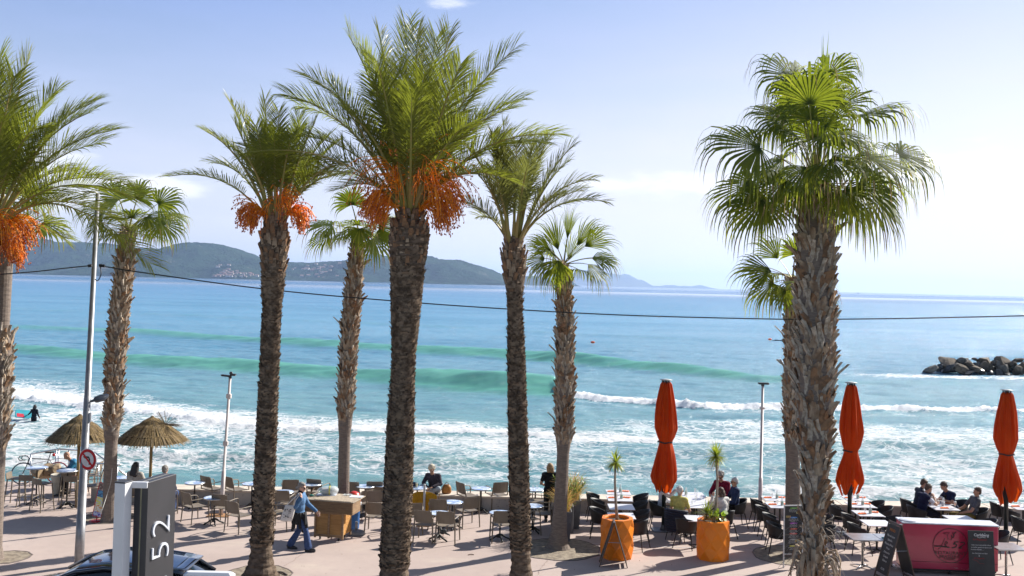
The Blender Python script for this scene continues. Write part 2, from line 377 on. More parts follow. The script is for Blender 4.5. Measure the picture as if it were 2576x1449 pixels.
def sea_material():
    m = bpy.data.materials.new('sea_water'); m.use_nodes = True; t = NT(m.node_tree); t.n.clear()
    out = t.add('ShaderNodeOutputMaterial')
    P = t.add('ShaderNodeNewGeometry').outputs['Position']; s = t.add('ShaderNodeSeparateXYZ', i_0=P)
    fo = t.add('ShaderNodeAttribute'); fo.attribute_name = 'foam'; cr = t.add('ShaderNodeAttribute'); cr.attribute_name = 'crest'
    Y = s.outputs[1]
    ly = t.math('LOGARITHM', Y, 10.0)
    # colour of the water body by depth of the bottom (shoals off the beach -> deep bay)
    rp = t.n.new('ShaderNodeValToRGB'); cr_ = rp.color_ramp; t.put(rp.inputs[0], t.ramp(ly, 1.55, 4.0, 0, 1, False))
    stops = [(0.0, (.17, .235, .16)), (.05, (.15, .265, .235)), (.12, (.14, .27, .30)), (.22, (.12, .26, .36)), (.34, (.11, .265, .40)), (.50, (.085, .225, .38)), (.72, (.045, .14, .29)), (1.0, (.045, .12, .25))]
    cr_.elements[0].position = 0; cr_.elements[0].color = c4(stops[0][1]); cr_.elements[1].position = 1; cr_.elements[1].color = c4(stops[-1][1])
    for p, c in stops[1:-1]:
        e = cr_.elements.new(p); e.color = c4(c)
    big = t.noise(t.mapping(P, (.012, .035, 1)), 1.0, 4, .55)
    deep = t.mix(t.ramp(big, .35, .65), rp.outputs[0], t.mix(.45, rp.outputs[0], (.04, .17, .28, 1)))
    body = t.mix(t.math('MULTIPLY', t.ramp(cr.outputs['Fac'], .12, .85, 0, .95), t.ramp(t.noise(t.mapping(P, (.25, 1.2, 1)), 1.0, 5, .65), .2, .7, .65, 1.0)), deep, (.12, .34, .275, 1))  # greener, lighter wave faces: backlight through thin water put into the colour
    # ripples
    n1 = t.noise(t.mapping(P, (1.1, 2.2, 1)), .9, 5, .62)
    n2 = t.noise(t.mapping(P, (.25, .7, 1)), .8, 4, .6)
    hh = t.math('ADD', t.math('MULTIPLY', n1, .6), t.math('ADD', t.math('MULTIPLY', n2, .7), t.math('MULTIPLY', t.noise(t.mapping(P, (.045, .30, 1)), 1.0, 5, .6), 1.5)))
    b = t.add('ShaderNodeBump', i_Strength=1.0, i_Distance=1.0); t.put(b.inputs['Height'], hh); BUMP = b
    sl1 = t.ramp(t.noise(t.mapping(P, (.0012, .010, 1)), 1.0, 4, .6, .6), .44, .64); sl2 = t.ramp(t.noise(t.mapping(P, (.00018, .0013, 1)), 1.0, 4, .6, .5), .42, .60)
    band = t.math('MULTIPLY', t.ramp(Y, 700, 1400), t.ramp(Y, 4500, 8000, 1, .25))
    slick = t.math('ADD', t.math('MULTIPLY', sl1, .5), t.math('MULTIPLY', sl2, t.math('ADD', .5, t.math('MULTIPLY', band, .5))), clamp=True)
    far = t.ramp(Y, 130, 1000)
    t.put(BUMP.inputs['Strength'], t.math('SUBTRACT', 1.0, t.math('MULTIPLY', band, t.math('MULTIPLY', sl2, .93))))
    rough = t.math('SUBTRACT', t.math('ADD', .13, t.math('MULTIPLY', far, .16)), t.math('MULTIPLY', band, .20))
    fr = t.add('ShaderNodeFresnel', i_IOR=1.33); t.put(fr.inputs['Normal'], b.outputs[0])
    lim = t.math('ADD', t.math('ADD', t.math('ADD', .50, t.math('MULTIPLY', far, .05)), t.math('MULTIPLY', slick, .30)), t.math('MULTIPLY', band, t.math('ADD', .12, t.math('MULTIPLY', sl2, .38))))
    spk = t.noise(t.mapping(P, (.16, .07, 1)), 1.0, 7, .85)
    lim = t.math('ADD', lim, t.math('MULTIPLY', t.math('SUBTRACT', spk, .5), .75))
    lim = t.math('ADD', lim, .04)
    fac = t.math('MINIMUM', t.math('MULTIPLY', fr.outputs[0], .98), lim, clamp=True)
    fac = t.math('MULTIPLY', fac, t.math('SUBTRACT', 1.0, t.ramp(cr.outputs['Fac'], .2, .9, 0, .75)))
    dif = t.add('ShaderNodeBsdfDiffuse'); t.put(dif.inputs[0], body)
    glo = t.add('ShaderNodeBsdfGlossy'); t.put(glo.inputs['Roughness'], rough); t.put(glo.inputs['Normal'], b.outputs[0]); glo.inputs[0].default_value = (1, 1, 1, 1)
    wat = t.add('ShaderNodeMixShader', i_0=fac); t.l.new(dif.outputs[0], wat.inputs[1]); t.l.new(glo.outputs[0], wat.inputs[2])
    # foam: torn lace
    warp = t.add('ShaderNodeTexNoise', i_Scale=.55, i_Detail=3.0); t.put(warp.inputs['Vector'], P)
    wv = t.add('ShaderNodeVectorMath', operation='MULTIPLY_ADD'); t.put(wv.inputs[0], warp.outputs['Color']); wv.inputs[1].default_value = (3.2, 3.2, 0); t.put(wv.inputs[2], t.mapping(P, (1.05, 2.0, 0)))
    def lace(sc, w):
        vo = t.add('ShaderNodeTexVoronoi', feature='DISTANCE_TO_EDGE'); t.put(vo.inputs['Vector'], wv.outputs[0]); vo.inputs['Scale'].default_value = sc
        return t.math('SUBTRACT', 1.0, t.ramp(vo.outputs['Distance'], 0.0, w))
    l1 = lace(.95, .34); l2 = lace(2.3, .30)
    fn = t.noise(wv.outputs[0], 3.6, 7, .75); fn2 = t.noise(wv.outputs[0], .55, 4, .6)
    pat = t.math('ADD', t.math('ADD', t.math('MULTIPLY', l1, .22), t.math('MULTIPLY', l2, .20)), t.math('ADD', t.math('MULTIPLY', fn, .52), t.math('MULTIPLY', fn2, .44)))
    mask = t.ramp(t.math('ADD', fo.outputs['Fac'], t.math('SUBTRACT', pat, 1.22)), 0.0, .34)
    mask = t.math('MULTIPLY', mask, t.ramp(fo.outputs['Fac'], .02, .2))
    fb = t.add('ShaderNodeBump', i_Strength=.8, i_Distance=.22); t.put(fb.inputs['Height'], t.noise(t.mapping(P, (1, 1, 1)), 2.4, 7, .7))
    fd0 = t.add('ShaderNodeBsdfDiffuse', i_Color=(.92, .93, .94, 1)); t.put(fd0.inputs['Normal'], fb.outputs[0])
    ftr = t.add('ShaderNodeBsdfTranslucent', i_Color=(.72, .74, .75, 1)); fd = t.add('ShaderNodeMixShader', i_0=.3); t.l.new(fd0.outputs[0], fd.inputs[1]); t.l.new(ftr.outputs[0], fd.inputs[2])
    mx = t.add('ShaderNodeMixShader', i_0=t.math('MULTIPLY', mask, .93)); t.l.new(wat.outputs[0], mx.inputs[1]); t.l.new(fd.outputs[0], mx.inputs[2])
    t.l.new(mx.outputs[0], out.inputs[0])
    return m
build_sea()

# --- ground
def paving_material():
    m = bpy.data.materials.new('pink_concrete'); m.use_nodes = True; t = NT(m.node_tree); b = t.n['Principled BSDF']
    P = t.add('ShaderNodeNewGeometry').outputs['Position']
    n1 = t.ramp(t.noise(P, .35, 5, .6), .3, .7); n2 = t.ramp(t.noise(P, 3.0, 5, .65), .35, .75); n3 = t.noise(P, 60, 2, .5)
    c = t.mix(n1, (.40, .32, .285, 1), (.45, .365, .325, 1)); dr = t.ramp(t.noise(t.mapping(P, (.5, 1.3, 1)), 1.0, 6, .7), .52, .72)
    c = t.mix(t.math('MULTIPLY', dr, .45), c, (.52, .45, .37, 1)); c = t.mix(t.math('MULTIPLY', n2, .35), c, (.33, .27, .245, 1))
    c = t.mix(t.math('MULTIPLY', t.ramp(n3, .3, .7), .12), c, (.42, .33, .3, 1))
    spots = t.add('ShaderNodeTexVoronoi', i_Scale=1.1); t.put(spots.inputs['Vector'], P)
    c = t.mix(t.math('MULTIPLY', t.ramp(spots.outputs['Distance'], .02, .05, 1, 0), .5), c, (.25, .2, .18, 1))
    t.put(b.inputs['Base Color'], c); b.inputs['Roughness'].default_value = .8; b.inputs['Specular IOR Level'].default_value = .25
    bp = t.add('ShaderNodeBump', i_Strength=.25, i_Distance=.01); t.put(bp.inputs['Height'], t.noise(P, 40, 5, .7)); t.put(b.inputs['Normal'], bp.outputs[0])
    return m
M_pave = paving_material()
g = MB(); g.box((0, 25.6, -.2), (130, 10.2, .4)); o = g.build('promenade', M_pave); tag(o, 'pink concrete promenade between the road and the sea wall', kind='structure')
g = MB(); g.box((-45.5, 31.4, -.3), (65, 1.4, .6)); o = g.build('promenade', M_pave); tag(o, 'strip of promenade beyond the high tables at the ramp', kind='structure')
g = MB(); g.box((0, 20.35, -.19), (130, .3, .4)); o = g.build('kerb', mat('kerb_stone', (.5, .47, .43), .8, bump=.3)); tag(o, 'pale stone kerb of the promenade', kind='structure')
g = MB(); g.box((0, 13.1, -.32), (130, 14.2, .4)); o = g.build('road', mat('asphalt', (.055, .055, .058), .85, (.075, .073, .07), 3, bump=.4, bscale=80)); tag(o, 'asphalt road in front of the promenade', kind='structure')
g = MB(); g.box((0, 0, -.2), (130, 12, .4)); o = g.build('pavement', mat('near_paving', (.42, .4, .38), .8, bump=.3)); tag(o, 'near pavement under the viewer', kind='structure')
def build_beach():
    X = np.linspace(-90, 90, 200); Y = np.linspace(29.6, 62, 60); mb = MB()
    P = [[(x, y, -0.75 - (y-29.6)*.115 + .08*float(fbm(np.array(x*.3), np.array(y*.3), 3, 5))) for x in X] for y in Y]
    i = 0
    for r in P: mb.v += r
    n = len(X)
    for a in range(len(Y)-1):
        for b in range(n-1):
            k = a*n + b; mb.f.append((k, k+1, k+n+1, k+n)); mb.m.append(0)
    tag(mb.build('sand_beach', mat('sand', (.42, .35, .25), .95, (.34, .28, .2), 2, bump=.5, bscale=20), smooth=True), 'strip of wet sand under the sea wall', kind='structure')
build_beach()

# --- pits round trees
M_pit = mat('dry_soil', (.30, .25, .185), .95, (.17, .135, .10), 7, bump=.8, bscale=18)
def pit(c, r, label):
    mb = MB(); n = 26; rr = [r*(1+.05*rnd.uniform(-1, 1)) for _ in range(n)]
    mb.poly([(c.x+rr[k]*math.cos(2*math.pi*k/n), c.y+rr[k]*math.sin(2*math.pi*k/n), .006) for k in range(n)])
    tag(mb.build('soil_pit', M_pit), label, kind='structure')
    mb = MB()
    mb.ring([[(c.x+(rr[k]+d)*math.cos(2*math.pi*k/n), c.y+(rr[k]+d)*math.sin(2*math.pi*k/n), z) for k in range(n)] for d, z in ((0, .004), (0, .012), (.03, .012), (.03, .004))], cap0=False, cap1=False)
    tag(mb.build('pit_edge', mat('dark_edge', (.16, .13, .12), .9)), 'dark edge ring of ' + label, kind='structure')
pit(gp(14, 1402), .55, 'round soil pit at the left tree')
pit(gp(1405, 1381), 1.05, 'round soil pit of the palm beside the grey planters')
pit(gp(1993, 1398), .95, 'round soil pit behind the menu board')
pit(gp(650, 1446), .75, 'soil pit of the flared date palm')
pit(gp(275, 1303), .7, 'soil pit beside the red poster stand')
# painted line and cracks
M_line = mat('pale_blue_paint', (.55, .6, .68), .7, (.5, .45, .42), 30)
def strip(a, b, w, name, m, label, z=.004):
    a = Vector(a); b = Vector(b); d = (b-a).normalized(); s = Vector((-d.y, d.x, 0))*w/2; mb = MB()
    k = 14; pts = [a.lerp(b, i/k) for i in range(k+1)]
    for i in range(k): mb.quad(pts[i]-s+Vector((0, 0, z)), pts[i+1]-s+Vector((0, 0, z)), pts[i+1]+s+Vector((0, 0, z)), pts[i]+s+Vector((0, 0, z)))
    tag(mb.build(name, m), label, kind='structure')
strip(gp(*z4(1210, 1065)), gp(*r3(1400, 1233)), .03, 'painted_line', M_line, 'faint pale blue line marking the restaurant terrace')
M_crack = mat('crack_dirt', (.33, .25, .22), .9)
def crack(px, w, label):
    mb = MB(); P = [gp(*p) for p in px]; pts = []
    for a, b in zip(P[:-1], P[1:]):
        for k in range(8): pts.append(a.lerp(b, k/8) + Vector((rnd.uniform(-.02, .02), rnd.uniform(-.02, .02), 0)))
    for a, b in zip(pts[:-1], pts[1:]):
        d = (b-a).normalized(); s = Vector((-d.y, d.x, 0))*w*rnd.uniform(.3, 1); u = Vector((0, 0, .004))
        mb.quad(a-s+u, b-s+u, b+s+u, a+s+u)
    tag(mb.build('ground_crack', M_crack), label, kind='structure')
crack([z4(840, 1210), z4(770, 1300), z4(700, 1380), z4(680, 1449)], .012, 'fine crack in the paving by the palm pit')
crack([z2(1860, 1080), z2(1700, 1170), z2(1560, 1280), z2(1440, 1340)], .012, 'fine crack in the paving near the walker')

# --- sea wall
M_wall = mat('sea_wall_concrete', (.44, .41, .375), .85, (.32, .30, .29), 1.2, bump=.5, bscale=14)
M_cope = mat('coping_stone', (.60, .52, .43), .85, (.5, .43, .36), 2, bump=.3)
def build_wall():
    x0 = gp(*z1(1000, 640)).x; x1 = 32
    w = thing('sea_wall', 'low concrete wall with pale coping along the sea edge', 'wall', ((x0+x1)/2, 29.85, 0))
    L = x1-x0; mb = MB(); mb.box((0, 0, -1.0), (L, .62, 2.76)); mb.build('wall_body', M_wall, w)
    mb = MB(); n = int(L/2.2)
    for k in range(n):
        a = -L/2 + k*L/n; mb.bbox((a+L/n/2, 0, .405), (L/n-.012, .70, .055), .01)
    mb.build('coping', M_cope, w)
    # blotches of wear
    M_sc = mat('dark_scuffs', (.15, .14, .14), .9); mb = MB()
    for k in range(420):
        x = rnd.gauss(0, 1); cx = [gp(1320, 1270).x, gp(1500, 1275).x, gp(2460, 1300).x, gp(1700, 1280).x, gp(760, 1270).x][k % 5]
        x = cx - (x0+x1)/2 + rnd.gauss(0, 1.2); z = rnd.uniform(.03, .33); s = rnd.uniform(.004, .018); yy = -.3125 - .002*(k % 3)
        mb.poly([(x+s*math.cos(q*1.05)*rnd.uniform(.5, 1.4), yy, z+s*math.sin(q*1.05)*rnd.uniform(.5, 1.4)) for q in range(6)])
    mb.build('worn_spots', M_sc, w)
build_wall()

# --- hills
def hill_material(name, green, rock, sc):
    m = bpy.data.materials.new(name); m.use_nodes = True; t = NT(m.node_tree); b = t.n['Principled BSDF']
    P = t.add('ShaderNodeNewGeometry').outputs['Position']
    n1 = t.ramp(t.noise(P, .012*sc, 5, .65), .38, .62); n2 = t.ramp(t.noise(P, .0022*sc, 4, .6), .35, .65); n3 = t.ramp(t.noise(P, .004*sc, 6, .7), .62, .72)
    c = t.mix(n1, c4(green), c4([x*.45 for x in green])); c = t.mix(t.math('MULTIPLY', n2, .5), c, c4([green[0]*1.7, green[1]*1.35, green[2]*1.1]))
    c = t.mix(t.math('MULTIPLY', n3, .6), c, c4(rock)); t.put(b.inputs['Base Color'], c)
    b.inputs['Roughness'].default_value = 1; b.inputs['Specular IOR Level'].default_value = 0
    bp = t.add('ShaderNodeBump', i_Strength=1.0, i_Distance=40.0); t.put(bp.inputs['Height'], t.noise(P, .03*sc, 5, .7)); t.put(b.inputs['Normal'], bp.outputs[0])
    return m
HILLS = []
def hill(px, D, depth, label, m, rough=.12, seed=0, jag=1.0):
    n = 260; xs = np.linspace(px[0][0], px[-1][0], n); ysr = np.interp(xs, [p[0] for p in px], [p[1] for p in px])
    rows = 46; mb = MB(); G = []
    ridgeD = D + depth*.55
    for i in range(rows):
        t = i/(rows-1); row = []
        for j in range(n):
            jy = ysr[j] + jag*3.4*float(fbm(np.array(xs[j]*.12), np.array(seed+.5), 4, seed))
            Pr = W(xs[j], jy, ridgeD); hgt = max(Pr.z - SEA_Z, 0)
            yy = D + depth*t + .06*depth*math.sin(xs[j]*.03+seed)
            X = Pr.x
            u = t/.55 if t < .55 else (1-t)/.45
            u = max(u, 0); prof = u**.75 if t < .55 else u
            nz = float(fbm(np.array(X*.0022*6000/D), np.array(yy*.0035*6000/D), 5, seed+3))
            z = SEA_Z - 1.5 + (hgt+1.5)*prof*(1 + (nz*2.4*(1-prof**3)))
            row.append((X, yy, z))
        G.append(row)
    for r in G: mb.v += r
    for a in range(rows-1):
        for b in range(n-1):
            k = a*n+b; mb.f.append((k, k+1, k+n+1, k+n)); mb.m.append(0)
    o = mb.build('hill', m, smooth=True); tag(o, label, kind='structure'); HILLS.append((G, px, D, depth))
    return o
M_h1 = hill_material('wooded_hill', (.025, .055, .03), (.22, .19, .15), 1.0)
M_h2 = hill_material('bare_far_hill', (.07, .09, .05), (.3, .27, .22), .5)
hill([(-140, 590), (-60, 594), (40, 601), (80, 603), (110, 604), (160, 609), (210, 607), (255, 612), (290, 614), (340, 624), (400, 625), (450, 632), (520, 650), (600, 668), (690, 689)], 5600, 2600, 'wooded hill ridge at the left behind the street lamp', M_h1, seed=1)
hill([(300, 690), (380, 640), (425, 628), (470, 614), (500, 612), (540, 615), (570, 618), (600, 629), (640, 644), (665, 652), (718, 658), (780, 660), (835, 656), (864, 655), (895, 652), (911, 649), (926, 654), (955, 646), (984, 643), (1040, 639), (1083, 644), (1116, 655), (1163, 660), (1207, 667), (1240, 678), (1262, 689), (1272, 699), (1282, 711)], 5000, 1900, 'long wooded headland with a peaked hill and villages below', M_h1, seed=2)
hill([(1240, 700), (1275, 697), (1316, 694), (1345, 694), (1382, 700), (1418, 704), (1440, 709), (1452, 717)], 7800, 1200, 'low wooded point at the end of the headland', M_h1, seed=3)
hill([(1330, 700), (1356, 693), (1400, 690), (1440, 686), (1473, 682), (1506, 683), (1528, 687), (1543, 688), (1562, 690.6), (1574, 688.5), (1585, 691), (1597, 698), (1607, 704), (1615, 703.5), (1624, 711.5), (1632, 717.7), (1643, 719), (1660, 720), (1672, 717), (1689, 717), (1703, 720), (1718, 719), (1741, 720), (1760, 717), (1772, 720), (1783, 726)], 17500, 2500, 'pale blue far mountains on the horizon', M_h2, seed=4, jag=.3)

# --- houses on the shore and hillside
M_hw = [mat('cream_render', (.34, .30, .25), .8), mat('pink_render', (.30, .21, .18), .8), mat('white_render', (.46, .45, .43), .8)]
M_ht = mat('roof_tile', (.24, .14, .10), .85, (.2, .12, .09), .3)
def hill_z(hi, X, Y):
    G, px, D, depth = HILLS[hi]; i = min(max(int((Y-D)/depth*45), 0), 44)
    row = G[i]; j = min(range(len(row)), key=lambda k: abs(row[k][0]-X)); return row[j][2]
def house(i, x, y, z, L, w, h, rz, wm):
    t = thing('house', HL[0 if i < 26 else 1 if i < 48 else 2 if i < 102 else 3], 'house', (x, y, z-1), rz, ['houses of the far white town', 'houses on the low far shore', 'houses of the far village', 'villas on the far slope'][0 if i < 26 else 1 if i < 48 else 2 if i < 102 else 3])
    mb = MB(); mb.box((0, 0, (h+1)/2), (L, w, h+1)); mb.build('wall', M_hw[wm], t)
    mb = MB(); a, b = L/2+.5, w/2+.5; z0, z1_ = h+1, h+1+w*.28
    mb.poly([(-a, -b, z0), (a, -b, z0), (a, 0, z1_), (-a, 0, z1_)]); mb.poly([(a, b, z0), (-a, b, z0), (-a, 0, z1_), (a, 0, z1_)])
    mb.tri((-a, b, z0), (-a, -b, z0), (-a, 0, z1_)); mb.tri((a, -b, z0), (a, b, z0), (a, 0, z1_)); mb.build('roof', M_ht, t)
HL = ['tiny pale house of the white town on the far left shore', 'tiny house on the low shore left of the lamp post, across the bay', 'tiny red-roofed house of the village below the peaked hill', 'tiny villa on the slope between the two central palms, across the bay']
hr = random.Random(3)
spots = []
for k in range(26): spots.append((hr.uniform(255, 350), hr.uniform(0, .06), 0))         # white town at the shore
for k in range(22): spots.append((hr.uniform(150, 240), hr.uniform(0.0, .03), 0))
for k in range(54): spots.append((hr.uniform(520, 665), hr.uniform(.01, .12), 1))
for k in range(46): spots.append((hr.gauss(790, 36), hr.uniform(.08, .33), 1))
for i, (px_, t_, hi) in enumerate(spots):
    G, pp, D, depth = HILLS[hi]; Y = D + depth*t_ + (.06*depth*math.sin(px_*.03+hi+1)); row_i = min(int(t_*45)+1, 45)
    row = G[row_i]; X = W(px_, 680, Y).x; j = min(range(len(row)), key=lambda k: abs(row[k][0]-X)); v = row[j]
    s = hr.uniform(.8, 1.7)
    house(i, v[0], v[1], v[2], 12*s, 9*s, 6*hr.uniform(.7, 1.3), hr.uniform(-.4, .4), hr.choice([0, 0, 1, 2]))

# --- air between here and the hills
def haze():
    x0, x1, y0, y1 = -30000, 32000, -40, 29500; zt = 420; zb = -6.5
    mb = MB(); mb.ring([[(x0, y0, z), (x1, y0, z), (x1, y1, z), (x0, y1, z)] for z in (zb, zt)])
    m = bpy.data.materials.new('haze_air'); m.use_nodes = True; t = NT(m.node_tree); t.n.clear()
    out = t.add('ShaderNodeOutputMaterial'); v = t.add('ShaderNodeVolumePrincipled')
    v.inputs['Color'].default_value = (.46, .60, .86, 1); v.inputs['Density'].default_value = HAZE; v.inputs['Anisotropy'].default_value = .35
    t.l.new(v.outputs[0], out.inputs['Volume'])
    o = mb.build('haze', m); tag(o, 'thin blue haze over the bay', kind='stuff')
HAZE = 5.6e-5
haze()
# ================================================================== PALMS
M_df = leafmat('date_leaflet', (.145, .165, .035), (.38, .44, .04), rough=.36, trans=.40, spec=.3)
M_dfg = leafmat('date_leaflet_grey', (.17, .185, .07), (.34, .37, .08), rough=.38, trans=.34, spec=.3)
M_ff = leafmat('fan_blade', (.06, .098, .026), (.40, .48, .03), rough=.5, trans=.36, spec=.2)
M_fy = leafmat('fan_blade_yellowing', (.20, .23, .035), (.50, .55, .05), rough=.5, trans=.45, spec=.3)
M_dry = leafmat('dry_fibre', (.30, .23, .13), (.5, .38, .18), rough=.8, trans=.3, spec=.1)
M_rach = mat('leaf_stalk', (.26, .27, .06), .5, (.35, .25, .08), 2)
M_bark = mat('palm_bark', (.20, .15, .11), .95, (.075, .056, .042), 5, bump=1.0, bscale=30, stretch=(1, 1, 2.2), spec=.1)
M_bark2 = mat('palm_bark_scales', (.31, .235, .17), .95, (.095, .07, .052), 7, bump=.8, bscale=40, spec=.1)
M_boot = mat('leaf_base_boots', (.43, .33, .235), .9, (.22, .15, .10), 6, bump=.7, bscale=35, spec=.15, stretch=(1, 1, .5))
M_boot2 = mat('leaf_base_boots_rust', (.33, .19, .105), .9, (.16, .105, .07), 6, bump=.6, bscale=30, spec=.15)
M_boot3 = mat('leaf_base_pale', (.52, .46, .38), .9, (.28, .23, .18), 9, bump=.5, bscale=35, spec=.15)
M_smooth = mat('smooth_ringed_trunk', (.235, .19, .16), .9, (.165, .135, .115), 7, bump=.6, bscale=30, stretch=(1.2, 1.2, 5), spec=.15)
M_fruit = mat('orange_fruit_stalk', (.98, .46, .04), .5, (.92, .33, .02), 3, trans=.45)
M_date = mat('red_brown_date', (.42, .09, .02), .35, (.70, .22, .03), 9)
UP = Vector((0, 0, 1))

def frond(mb, ms, P0, P1, P2, Wd, n, r, dens=1.0):
    """mb leaflets, ms stalk; quadratic curve P0-P1-P2"""
    def pt(t): return P0*(1-t)**2 + P1*2*t*(1-t) + P2*t*t
    L = sum((pt((i+1)/12)-pt(i/12)).length for i in range(12))
    ms.tube([pt(i/9) for i in range(10)], [.034*(1-i/9)**.8*(1 if i > 1 else 1.4)+.005 for i in range(10)], 5, flat=(1, .7))
    rad = Vector((P2.x-P0.x, P2.y-P0.y, 0)); rad = rad.normalized() if rad.length > .1 else Vector((r.uniform(-1, 1), r.uniform(-1, 1), 0)).normalized()
    roll = r.uniform(-.7, .7)
    for i in range(n):
        t = .30 + .70*(i+.5)/n; p = pt(t); T = (pt(min(t+.02, 1.0)) - pt(t-.02)).normalized()
        B = T.cross(UP*1.0 - rad*T.z*.8)
        B = B.normalized() if B.length > .05 else T.orthogonal().normalized()
        N = B.cross(T).normalized(); q = Matrix.Rotation(roll*(.3+.7*t), 3, T); B = q @ B; N = q @ N
        u = (t-.30)/.70
        ln = 1.15*Wd*(min(1, .4+u*3.2))*(1-.42*u**3)*r.uniform(.86, 1.12)
        fw = .48 + .62*u + r.uniform(-.08, .08)
        for sgn in (-1, 1):
            lift = .35 + r.uniform(-.22, .25)
            d = (B*sgn*math.cos(fw) + T*math.sin(fw) + N*lift*math.cos(fw)).normalized()
            dr = Vector((.03, .0, -.16*r.uniform(.4, 1.4)))
            d2 = (d + dr).normalized(); d3 = (d2 + dr*1.6).normalized()
            wv = d.cross(N); wv = wv.normalized() if wv.length > .05 else T
            w = .0105*(1-.2*u)*r.uniform(.85, 1.2)*dens
            tw = Matrix.Rotation(r.uniform(-.7, .7), 3, d); wv = tw @ wv
            a = p; b = a + d*ln*.45; c = b + d2*ln*.33; e = c + d3*ln*.25
            mb.quad(a - wv*w*.5, a + wv*w*.5, b + wv*w, b - wv*w); mb.quad(b - wv*w, b + wv*w, c + wv*w*.7, c - wv*w*.7); mb.tri(c - wv*w*.7, c + wv*w*.7, e)

def fruit(P0, tipdir, L, r, k=1.0):
    """bunch: a thick orange stalk, a spray of orange strands, dates on their ends"""
    m = MB(); st = P0; d = tipdir.normalized(); h = Vector((d.x, d.y, 0)); end = st + d*L*.62
    m.tube([st, st.lerp(end, .5) + UP*L*.04, end], [.055*k, .042*k, .024*k], 6, flat=(1, .5))
    n = int(62*k)
    for i in range(n):
        t = i/n; s = st.lerp(end, .45 + .55*t)
        v = (d*.9 + h*r.uniform(0, .8) + Vector((r.gauss(0, .34), r.gauss(0, .34), r.gauss(.05, .25)))).normalized()
        l = L*r.uniform(.4, .82); a = s; pts = [a]; g = r.uniform(.20, .50)
        for q in range(8):
            v = (v + Vector((0, 0, -g))).normalized(); a = a + v*l/8; pts.append(a.copy())
        m.cur = 0; m.tube(pts, [.0085]*8 + [.004], 3, cap=False)
        m.cur = 1
        for q in range(5):
            j = r.choice((5, 6, 6, 7, 7, 8, 8)); c = pts[j] + Vector((r.gauss(0, .025), r.gauss(0, .025), r.uniform(-.06, .02)))
            m.ell(c, (.014, .014, .024), rot_to(Vector((r.uniform(-.5, .5), r.uniform(-.5, .5), 1))), 6, 3)
    return m

def trunk_axis(base, top, bend=0.0):
    def f(z):
        t = max(0, min(1.0, (z-base.z)/(top.z-base.z))); p = base.lerp(top, t); p.x += bend*math.sin(t*math.pi); return p
    return f

def date_trunk(base, top, prof, r, bend=0.0, head=1.6):
    ax = trunk_axis(base, top, bend); H = top.z; mb = MB(); n = 22; rings = []; z = 0.0
    def rad(z):
        zs = [p[0] for p in prof]; return float(np.interp(z, zs, [p[1] for p in prof]))
    while z < H:
        rr = rad(z); c = ax(z); w = 1 + .035*math.sin(z*41) + r.uniform(-.015, .015)
        rings.append([c + Vector((math.cos(2*math.pi*j/n)*rr*w*(1+r.uniform(-.03, .03)), math.sin(2*math.pi*j/n)*rr*w*(1+r.uniform(-.03, .03)), 0)) for j in range(n)]); z += .055
    mb.ring(rings)
    mb.cur = 1
    z = .5 if rad(0) < rad(.6)*1.3 else .75; k = 0      # scale-like stubs
    while z < H - head*.7:
        rr = rad(z); c = ax(z); m = max(9, int(rr*46)); off = (k % 2)*.5 + r.random()*.3
        for j in range(m):
            a = 2*math.pi*(j+off)/m + r.uniform(-.1, .1); o = Vector((math.cos(a), math.sin(a), 0)); s = Vector((-o.y, o.x, 0))
            w = rr*2*math.pi/m*.62*r.uniform(.6, 1.4); p = c + o*rr*.96 + UP*r.uniform(-.02, .02); ou = r.uniform(.004, .026) if r.random() < .93 else .05; h = r.uniform(.028, .062)
            tip = p + o*(ou + .025) + UP*h
            mb.poly([p - s*w - UP*.03, p + s*w - UP*.03, tip + s*w*.6, tip - s*w*.6]); mb.poly([tip - s*w*.6, tip + s*w*.6, p + s*w*.8 + UP*(h*.5) - o*.03, p - s*w*.8 + UP*(h*.5) - o*.03])
        z += .047; k += 1
    mb.cur = 2                                          # pineapple head of cut stalks
    while z < H + .12:
        rr = rad(min(z, H)); c = ax(min(z, H)); m = max(8, int(rr*30)); off = (k % 2)*.5
        for j in range(m):
            a = 2*math.pi*(j+off)/m + r.uniform(-.12, .12); o = Vector((math.cos(a), math.sin(a), 0)); s = Vector((-o.y, o.x, 0))
            w = r.uniform(.035, .06); h = r.uniform(.12, .26); lean = r.uniform(.15, .55); d = (UP + o*lean).normalized(); p = c + o*rr*.88
            mb.cur = r.choice((2, 3, 3, 1)) if z > H-head*.55 else r.choice((1, 1, 3)); q = d.cross(s)
            mb.ring([[p + s*w*1.3 - q*.03, p + s*w*1.3 + q*.01, p - s*w*1.3 + q*.01, p - s*w*1.3 - q*.03], [p + d*h + s*w*.7 - q*.016, p + d*h + s*w*.7 + q*.016, p + d*h - s*w*.7 + q*.016, p + d*h - s*w*.7 - q*.016]])
        z += .085; k += 1
    return mb

